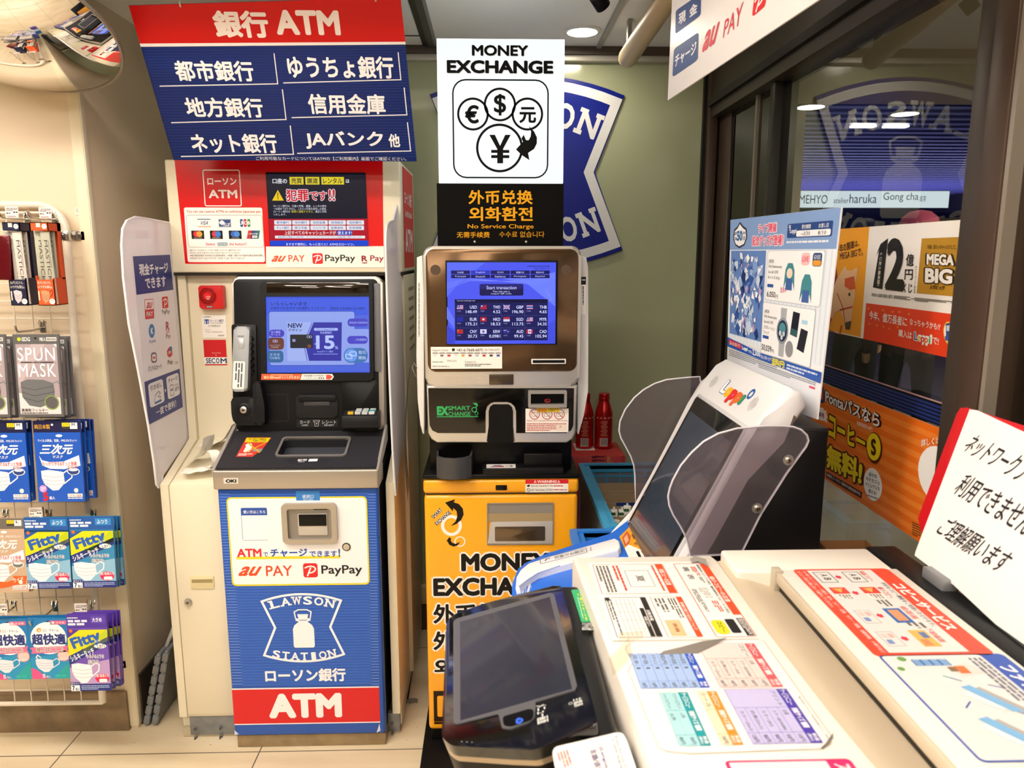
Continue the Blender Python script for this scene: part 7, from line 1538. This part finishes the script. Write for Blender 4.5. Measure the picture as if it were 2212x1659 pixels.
a.on([(626,-20),(700,-90),(690,35),(612,100)]); a.R(0,0,100,100,'#c9222e',1,16) if False else None; a.build('banner_print', bn); a = Quad(PB, .0005, z=(1400,0,2.724)); a.on([(626,-20),(700,-90),(690,35),(612,100)]); paypay_mark(a, 0, 0, 100, 100, 2); a.build('pay_mark', bn)
for u in (.06, L_b-.1):
    b = MB(); q = PB.at(u, .235, -.0015); b.tube([q+V3((0,0,-.006)), V3((q.x, q.y, ZC if q.y > 1.62 else 2.52))], .0015, chrome, 6); b.build('hanging_wire', bn)
# ================================================================ posters on the window
GX = XW+.0032
PG = Fr((GX,0,0), (0,-1,0), (0,0,1))
a = Art(PG, 0, lambda h: mat(h, .3, coat=.3), z=(1400,380,2.724))
def R2(a, p0, p1, c_, L, r=0): a.R(*p0, *p1, c_, L, r)
R2(a, (1000,322), (1775,1072), '#f4f0ea', 0); a.prism(PG, [a.m(1000,322), (a.m(1775,1072)[0], a.m(1000,322)[1]), a.m(1775,1072), (a.m(1000,322)[0], a.m(1775,1072)[1])], -.0008, -.0002, mat('#e6e2da', .4))
R2(a, (1000,322), (1250,948), '#eea11a', 1); R2(a, (1318,310), (1803,822), '#f4f0ec', 1); R2(a, (1284,748), (1775,1072), '#e23c18', 2); R2(a, (1612,368), (1806,710), '#b98a22', 3)
hx = [(1160,528),(1172,556),(1200,558),(1236,534),(1228,600),(1215,640),(1220,700),(1205,780),(1196,880),(1182,908),(1160,900),(1154,850),(1128,790),(1105,800),(1085,840),(1058,846),(1046,800),(1078,690),(1110,610),(1140,560)]
a.P(hx, '#e6b98e', 3); a.P([(1160,604),(1214,590),(1222,664),(1192,672),(1158,650)], '#cf5426', 4); a.P([(1158,864),(1198,852),(1190,905),(1164,904)], '#4a3428', 4); a.P([(1180,690),(1192,686),(1192,706),(1182,708)], '#2a1a14', 4); a.P([(1046,800),(1085,842),(1060,900),(1160,945),(1040,900)], '#c23a1c', 4); a.S([(1130,790),(1205,770)], 6, '#c0341c', 5); a.S([(1115,690),(1150,780),(1160,860)], 5, '#c0341c', 5); a.S([(1140,880),(1130,925)], 10, '#c0341c', 5); a.P([(1072,560),(1105,500),(1116,600),(1100,680),(1076,700)], '#8a2a1e', 2)
a.build('lottery_poster', label='orange and white lottery poster with a horse stuck on the window', cat='poster')
lp = bpy.data.objects['lottery_poster']
a = Quad(PG, .0012, lambda h: mat(h, .3, coat=.3), z=(1400,380,2.724)); BK2 = '#171310'
a.on([(1106,408),(1240,372),(1244,412),(1108,462)]); a.T('午年の開運は、', 0, 0, 100, 100, '#4a2c10', 1, .015)
a.on([(1128,452),(1264,424),(1264,468),(1128,496)]); a.T('MEGA BIGで。', 0, 0, 100, 100, '#4a2c10', 1, .01)
a.on([(1345,385),(1415,366),(1385,668),(1320,660)]); a.P([(20,14),(60,10),(96,0),(100,100),(2,98),(28,96),(46,26),(14,32)], BK2, 1) if False else a.P([(36,8),(96,0),(90,100),(4,98),(30,20),(8,30)], BK2, 1); a.T('くじ史上最高額！', 40, 26, 62, 94, '#f0ece6', 2, .01, rot=1, res=2)
a.on([(1412,366),(1515,366),(1508,682),(1392,668)]); a.T('2', 0, 0, 100, 100, BK2, 3, .045)
a.on([(1520,460),(1566,458),(1562,532),(1516,530)]); a.T('億', 0, 0, 100, 100, BK2, 1, .02)
a.on([(1512,550),(1560,550),(1556,612),(1508,610)]); a.T('円', 0, 0, 100, 100, BK2, 1, .02)
a.on([(1504,632),(1556,634),(1552,690),(1500,686)]); a.T('くじ', 0, 0, 100, 100, BK2, 1, .025)
a.on([(1572,530),(1584,530),(1572,690),(1562,690)]); a.T('キャリーオーバー発生時', 0, 0, 100, 100, BK2, 1, .005, rot=1, res=1)
a.on([(1644,404),(1816,404),(1814,432),(1643,430)]); a.T('今週、当たっちゃったりして。', 0, 0, 100, 100, '#3a2a10', 3, .01)
for q, s_ in (([(1640,456),(1808,462),(1804,530),(1638,524)], 'MEGA'), ([(1630,538),(1800,548),(1794,640),(1628,630)], 'BIG')): a.on(q); a.T(s_, -4, -5, 104, 105, '#2a1c0c', 3, .11); a.T(s_, 2, 2, 98, 98, '#f4f0ea', 4.5, .05)
a.on([(1660,640),(1748,646),(1746,672),(1658,666)]); a.T('メガビッグ', 0, 0, 100, 100, '#2a1c0c', 3, .03)
a.on([(1316,688),(1442,700),(1440,722),(1314,708)]); a.T('1等当せん金額が最高12億円。', 0, 0, 100, 100, BK2, 1, .01, res=1)
a.on([(1446,702),(1804,738),(1804,764),(1444,722)]); a.lines(0, 0, 100, 100, 3, '#5a5652', 1, 8)
for q, s_, bo in (([(1304,792),(1526,832),(1522,888),(1300,842)], '今年、億万長者に', .02), ([(1542,838),(1722,870),(1718,910),(1540,876)], 'なっちゃうかも!?', .01), ([(1476,902),(1554,918),(1552,962),(1474,944)], '購入は', .015), ([(1678,948),(1712,956),(1710,996),(1676,986)], 'で!', .015)): a.on(q); a.T(s_, 0, 0, 100, 100, '#f6efe6', 2, bo)
a.on([(1568,916),(1672,934),(1668,1004),(1566,980)]); a.T('Loppi', -3, -4, 103, 104, '#f4f2f0', 2, .12)
for ch, x0, x1, y0, y1, c_ in (('L',2,22,4,74,'#1c57a8'),('o',22,42,34,76,'#e9b41c'),('p',42,62,34,98,'#d8262c'),('p',62,82,34,98,'#d8662c'),('i',86,95,20,76,'#2a9a4a')): a.T(ch, x0, y0, x1, y1, c_, 5, .03)
a.on([(1725,860),(1790,850),(1785,1010),(1735,985)]); a.C(62,48,46,'#f0c040',2); a.C(62,48,38,'#f4efe6',3); a.P([(44,10),(92,8),(92,60),(44,70)], '#2f4a8e', 4); a.R(52,18,86,40,'#c9d6ea',5); a.R(34,62,92,80,'#3a5aa4',5)
for x, y in ((1296,780),(1384,790),(1440,800),(1480,800),(1535,812),(1304,870),(1348,880),(1386,888),(1470,890),(1420,898)):
    a.on([(x-8,y-10),(x+8,y-10),(x+8,y+10),(x-8,y+10)]); a.P([(50,0),(58,42),(100,50),(58,58),(50,100),(42,58),(0,50),(42,42)], '#f0c83a', 2)
a.build('poster_print', lp)
a = Art(PG, 0, lambda h: mat(h, .3, coat=.2), z=(1740,780,3.19))
P0, P1 = (60,128), (938,1350)
R2(a, P0, P1, '#e8701c', 0); uv0, uv1 = a.m(*P0), a.m(*P1); a.prism(PG, [(uv0[0],uv0[1]),(uv1[0],uv0[1]),(uv1[0],uv1[1]),(uv0[0],uv1[1])], -.0008, -.0002, mat('#e6e2da', .4))
for i in range(9): 
    v = uv0[1]+(uv1[1]-uv0[1])*(.06+i*.105); a.flat(PG, [(uv0[0],v),(uv1[0],v),(uv1[0],v+(uv1[1]-uv0[1])*.05),(uv0[0],v+(uv1[1]-uv0[1])*.05)], .0002, mat('#ee8430', .3, coat=.2))
a.build('coffee_poster', label='orange coffee offer poster low on the window behind the kiosk', cat='poster')
cp_ = bpy.data.objects['coffee_poster']
a = Quad(PG, .0006, lambda h: mat(h, .3), z=(1740,780,3.19)); DK = '#4a1a0a'
for q, s_, c_, bo, e in (([(140,192),(516,366),(510,462),(138,282)], 'Pontaパスなら', '#f4f2f0', .03, 3), ([(166,350),(416,512),(412,628),(160,520)], 'コーヒー', '#f2d81a', .05, 4), ([(150,566),(400,690),(386,862),(146,732)], '無料!', '#f2d81a', .05, 5)):
    a.on(q); a.T(s_, -e, -e*1.4, 100+e, 100+e*1.4, DK, 1, .13); a.T(s_, 0, 0, 100, 100, c_, 4, bo)
a.on([(425,490),(530,500),(530,712),(425,690)]); a.C(50,50,52,DK,5); a.C(47,47,46,'#f2d81a',6); a.T('S', 30, 20, 64, 76, DK, 7, .05)
a.on([(354,412),(462,452),(460,486),(352,440)]); a.T('月額情報料548円', 0, 0, 100, 100, '#f6e6d6', 1, .01, res=2)
a.on([(143,758),(392,905),(386,945),(145,800)]); a.R(0,0,100,100,'#3a1c10',2,3); a.T('毎週月コースを1つ選択が必要(変更不可)', 3, 20, 97, 82, '#f4e6dc', 3, .01, res=1)
a.on([(406,716),(530,760),(528,985),(400,940)]); a.C(50,50,50,'#f4f2f0',2); 
for i, s_ in enumerate(('ほかの','マチカフェ','ドリンクにも','使える!')): a.T(s_, 28-(i in (1,2))*16, 16+i*17, 72+(i in (1,2))*16, 28+i*17, '#2a1c16', 3, .015)
a.lines(20, 86, 80, 92, 1, '#6a5a50', 3, 4)
a.on([(792,540),(932,520),(930,570),(790,590)]); a.T('詳しくは', 6, 0, 100, 100, '#f4ece4', 2, .02)
a.on([(775,570),(1030,600),(1020,1020),(780,930)]); a.C(50,50,50,'#f4f2f0',2)
a.on([(738,1104),(800,1130),(795,1232),(735,1200)]); a.lines(0, 0, 100, 100, 6, '#7a4a24', 2, 4)
a.on([(88,315),(150,330),(160,445),(85,400)]); a.P([(60,0),(70,18),(92,8),(86,30),(100,50),(86,66),(92,90),(70,84),(0,100),(0,0)], '#f4ece6', 2); a.T('毎月', 2, 34, 62, 70, '#8a1c20', 3, .03)
a.on([(90,182),(124,176),(130,290),(92,282)]); a.R(0,0,100,100,'#22356e',2,10); a.R(30,26,80,80,'#e8702a',3,10)
a.build('poster_print', cp_)
# striped film across the glass
a = Art(PG, -.0016); zt1 = XP(1781, 787, GX).z; zb1 = XP(1781, 826, GX).z; yy0, yy1 = 2.19, XP(2052, 800, GX).y+.001
def band(z0, z1, c_, L): a.flat(PG, [(-yy0, z0), (-yy1, z0), (-yy1, z1), (-yy0, z1)], a.lv(L), mat(c_, .4))
band(zb1, zt1, '#0f1016', 0); band(zt1-.003, zt1, '#b08a90', 1); H_ = (zt1-zb1-.008)/5
for i in range(5): band(zt1-.008-H_*(i+.62), zt1-.008-H_*i, '#1b2f72', 1)
a.build('striped_film', label='navy striped film running across the window glass', cat='film')
# ================================================================ beyond the glass
SY = 10.; sfm = front(SY)
a = Art(sfm, 0, lambda h: glow(h, 1.15) if h == '#e4f0fa' else mat(h, .5)); a.slab(1660, 411, 2049, 451, 0, -.12, 0, mat('#23242a', .5)); a.w = .001
a.R(1660, 412, 2048, 449, '#e4f0fa', 1)
a.T('KOMEHYO', 1700, 421, 1787, 440, '#24426e', 3); a.T('atelier', 1801, 427, 1833, 439, '#5a7894', 3, res=2); a.T('haruka', 1836, 419, 1893, 439, '#4a6c8c', 3); a.T('Gong cha', 1909, 416, 1983, 437, '#4a6684', 3); a.T('貢茶', 1987, 423, 2000, 436, '#4a6684', 3, res=2)
a.build('shop_sign', label='long lit sign board with shop names out in the concourse', cat='sign')
b = MB(); p = YP(1709, 470, 6.5); b.box(p.x-.07, p.x+.07, 6.5, 6.75, 0, 3.2, mat('#b9ac96', .6, bump=.4, bscale=60)); struct(b, 'trim_5')
for i, (px, py, lab) in enumerate(((1751,230,'round downlight in the concourse ceiling left of the mirrored emblem'), (1955,245,'round downlight in the concourse ceiling above the can'))):
    p = ZP(px, py, 2.5); r = thing('downlight', lab, 'downlight', p, 'downlights in the concourse ceiling'); b = MB(); b.lathe([(.115,0),(.115,-.006),(.09,-.008)], p, (0,0,1), mat('#cfc8b8', .4), 28, False); b.build('trim_ring', r); b = MB(); b.lathe([(.09,-.001),(.09,-.004)], p, (0,0,1), mat('#fff4e0', .4, emit=60), 28); b.build('lamp', r)
def area(name, loc, rot, sx, sy, power, col):
    l = bpy.data.lights.new(name, 'AREA'); l.shape = 'RECTANGLE'; l.size = sx; l.size_y = sy; l.energy = power; l.color = col
    o = bpy.data.objects.new(name, l); o.location = loc; o.rotation_euler = rot; COL.objects.link(o)
area('cove_light', (8, 17, 2.0), (math.pi, 0, 0), 12, 3, 520, (.42, .40, 1.0))
area('concourse_fill', (5, 3.2, 2.48), (0, 0, 0), 5, .5, 130, (1.0, .93, .82))  # added warm fill without a fitting, brightens the near part of the concourse
for i, (px, py) in enumerate(((1860,383),(1931,371))):
    p = YP(px, py, 9.2); b = MB(); b.box(p.x-.14, p.x+.14, 9.2, 9.3, 3.03, 3.05, mat('#fff6ea', .4, emit=8)); b.build('strip_light', label=('small lit strip lamp above the long sign, the lower left one', 'small lit strip lamp above the long sign, beside the can')[i], cat='strip light', group='strip lamps over the concourse sign')

# people passing outside, seen above the lottery poster
def person(x, y, h, coat, label, yaw):
    k = h/1.72
    J = {'pel':(0,0,.95,.135),'sp1':(0,.01,1.10,.135),'chest':(0,.01,1.30,.150),'neck':(0,.0,1.45,.055),'head':(0,-.01,1.55,.085),'top':(0,-.01,1.66,.075),
         'hl':(.09,0,.90,.10),'kl':(.10,-.02,.50,.065),'al':(.10,.02,.09,.045),'fl':(.11,-.13,.04,.035),'hr':(-.09,0,.90,.10),'kr':(-.10,.0,.50,.065),'ar':(-.10,.06,.09,.045),'fr':(-.11,-.09,.04,.035),
         'sl':(.19,.01,1.36,.07),'el':(.25,.02,1.10,.05),'wl':(.24,-.06,.88,.035),'gl':(.24,-.09,.79,.03),'sr':(-.19,.01,1.36,.07),'er':(-.25,.02,1.10,.05),'wr':(-.24,-.06,.88,.035),'gr':(-.24,-.09,.79,.03)}
    E = [('pel','sp1'),('sp1','chest'),('chest','neck'),('neck','head'),('head','top'),('pel','hl'),('hl','kl'),('kl','al'),('al','fl'),('pel','hr'),('hr','kr'),('kr','ar'),('ar','fr'),('chest','sl'),('sl','el'),('el','wl'),('wl','gl'),('chest','sr'),('sr','er'),('er','wr'),('wr','gr')]
    ks = list(J); me = bpy.data.meshes.new('person'); me.from_pydata([tuple(c*k for c in J[n][:3]) for n in ks], [(ks.index(a), ks.index(b)) for a, b in E], [])
    o = bpy.data.objects.new('person', me); COL.objects.link(o)
    md = o.modifiers.new('skin', 'SKIN'); o.modifiers.new('smooth', 'SUBSURF').levels = 2
    for i, n in enumerate(ks): me.skin_vertices[0].data[i].radius = (J[n][3]*k, J[n][3]*k*.8)
    me.skin_vertices[0].data[0].use_root = True
    m2 = bpy.data.meshes.new_from_object(o.evaluated_get(bpy.context.evaluated_depsgraph_get())); o.modifiers.clear(); o.data = m2; m2.name = 'person_body'; bpy.data.meshes.remove(me)
    m2.materials.clear(); m2.materials.append(mat(coat, .8)); m2.materials.append(mat('#c89c80', .5)); m2.materials.append(mat('#1d1e24', .8))
    for p in m2.polygons:
        z = p.center.z/k; p.use_smooth = True; p.material_index = 1 if z > 1.45 or (z < .86 and abs(p.center.x) > .2*k) else (2 if z < .88 else 0)
    o.location = (x, y, 0); o.rotation_euler.z = yaw; tag(o, label, 'person'); return o, k
po_ = YP(1988, 462, 4.6); o, k = person(po_.x, 4.6, 1.73, '#3a2a30', 'person in a maroon hat and dark coat out in the concourse behind the lottery poster', 2.6)
b = MB(); b.lathe([(.12*k,1.60*k),(.118*k,1.66*k),(.10*k,1.72*k),(.06*k,1.755*k),(.01,1.765*k)], (0,0,0), (0,0,1), mat('#c04c64', .8), 24); b.build('hat', o, local=True)
b = MB(); b.lathe([(.098*k,1.50*k),(.106*k,1.56*k),(.104*k,1.61*k)], (0,.012,0), (0,0,1), mat('#1a1413', .7), 20); b.build('hair', o, local=True)
po_ = YP(1868, 478, 5.2); o, k = person(po_.x, 5.2, 1.72, '#23242c', 'person with black hair in a dark coat out in the concourse beside the poster edge', 3.3)
b = MB(); b.lathe([(.095*k,1.52*k),(.108*k,1.58*k),(.106*k,1.65*k),(.085*k,1.72*k),(.045*k,1.75*k),(.008,1.757*k)], (0,.008,0), (0,0,1), mat('#141112', .6), 24); b.build('hair', o, local=True)
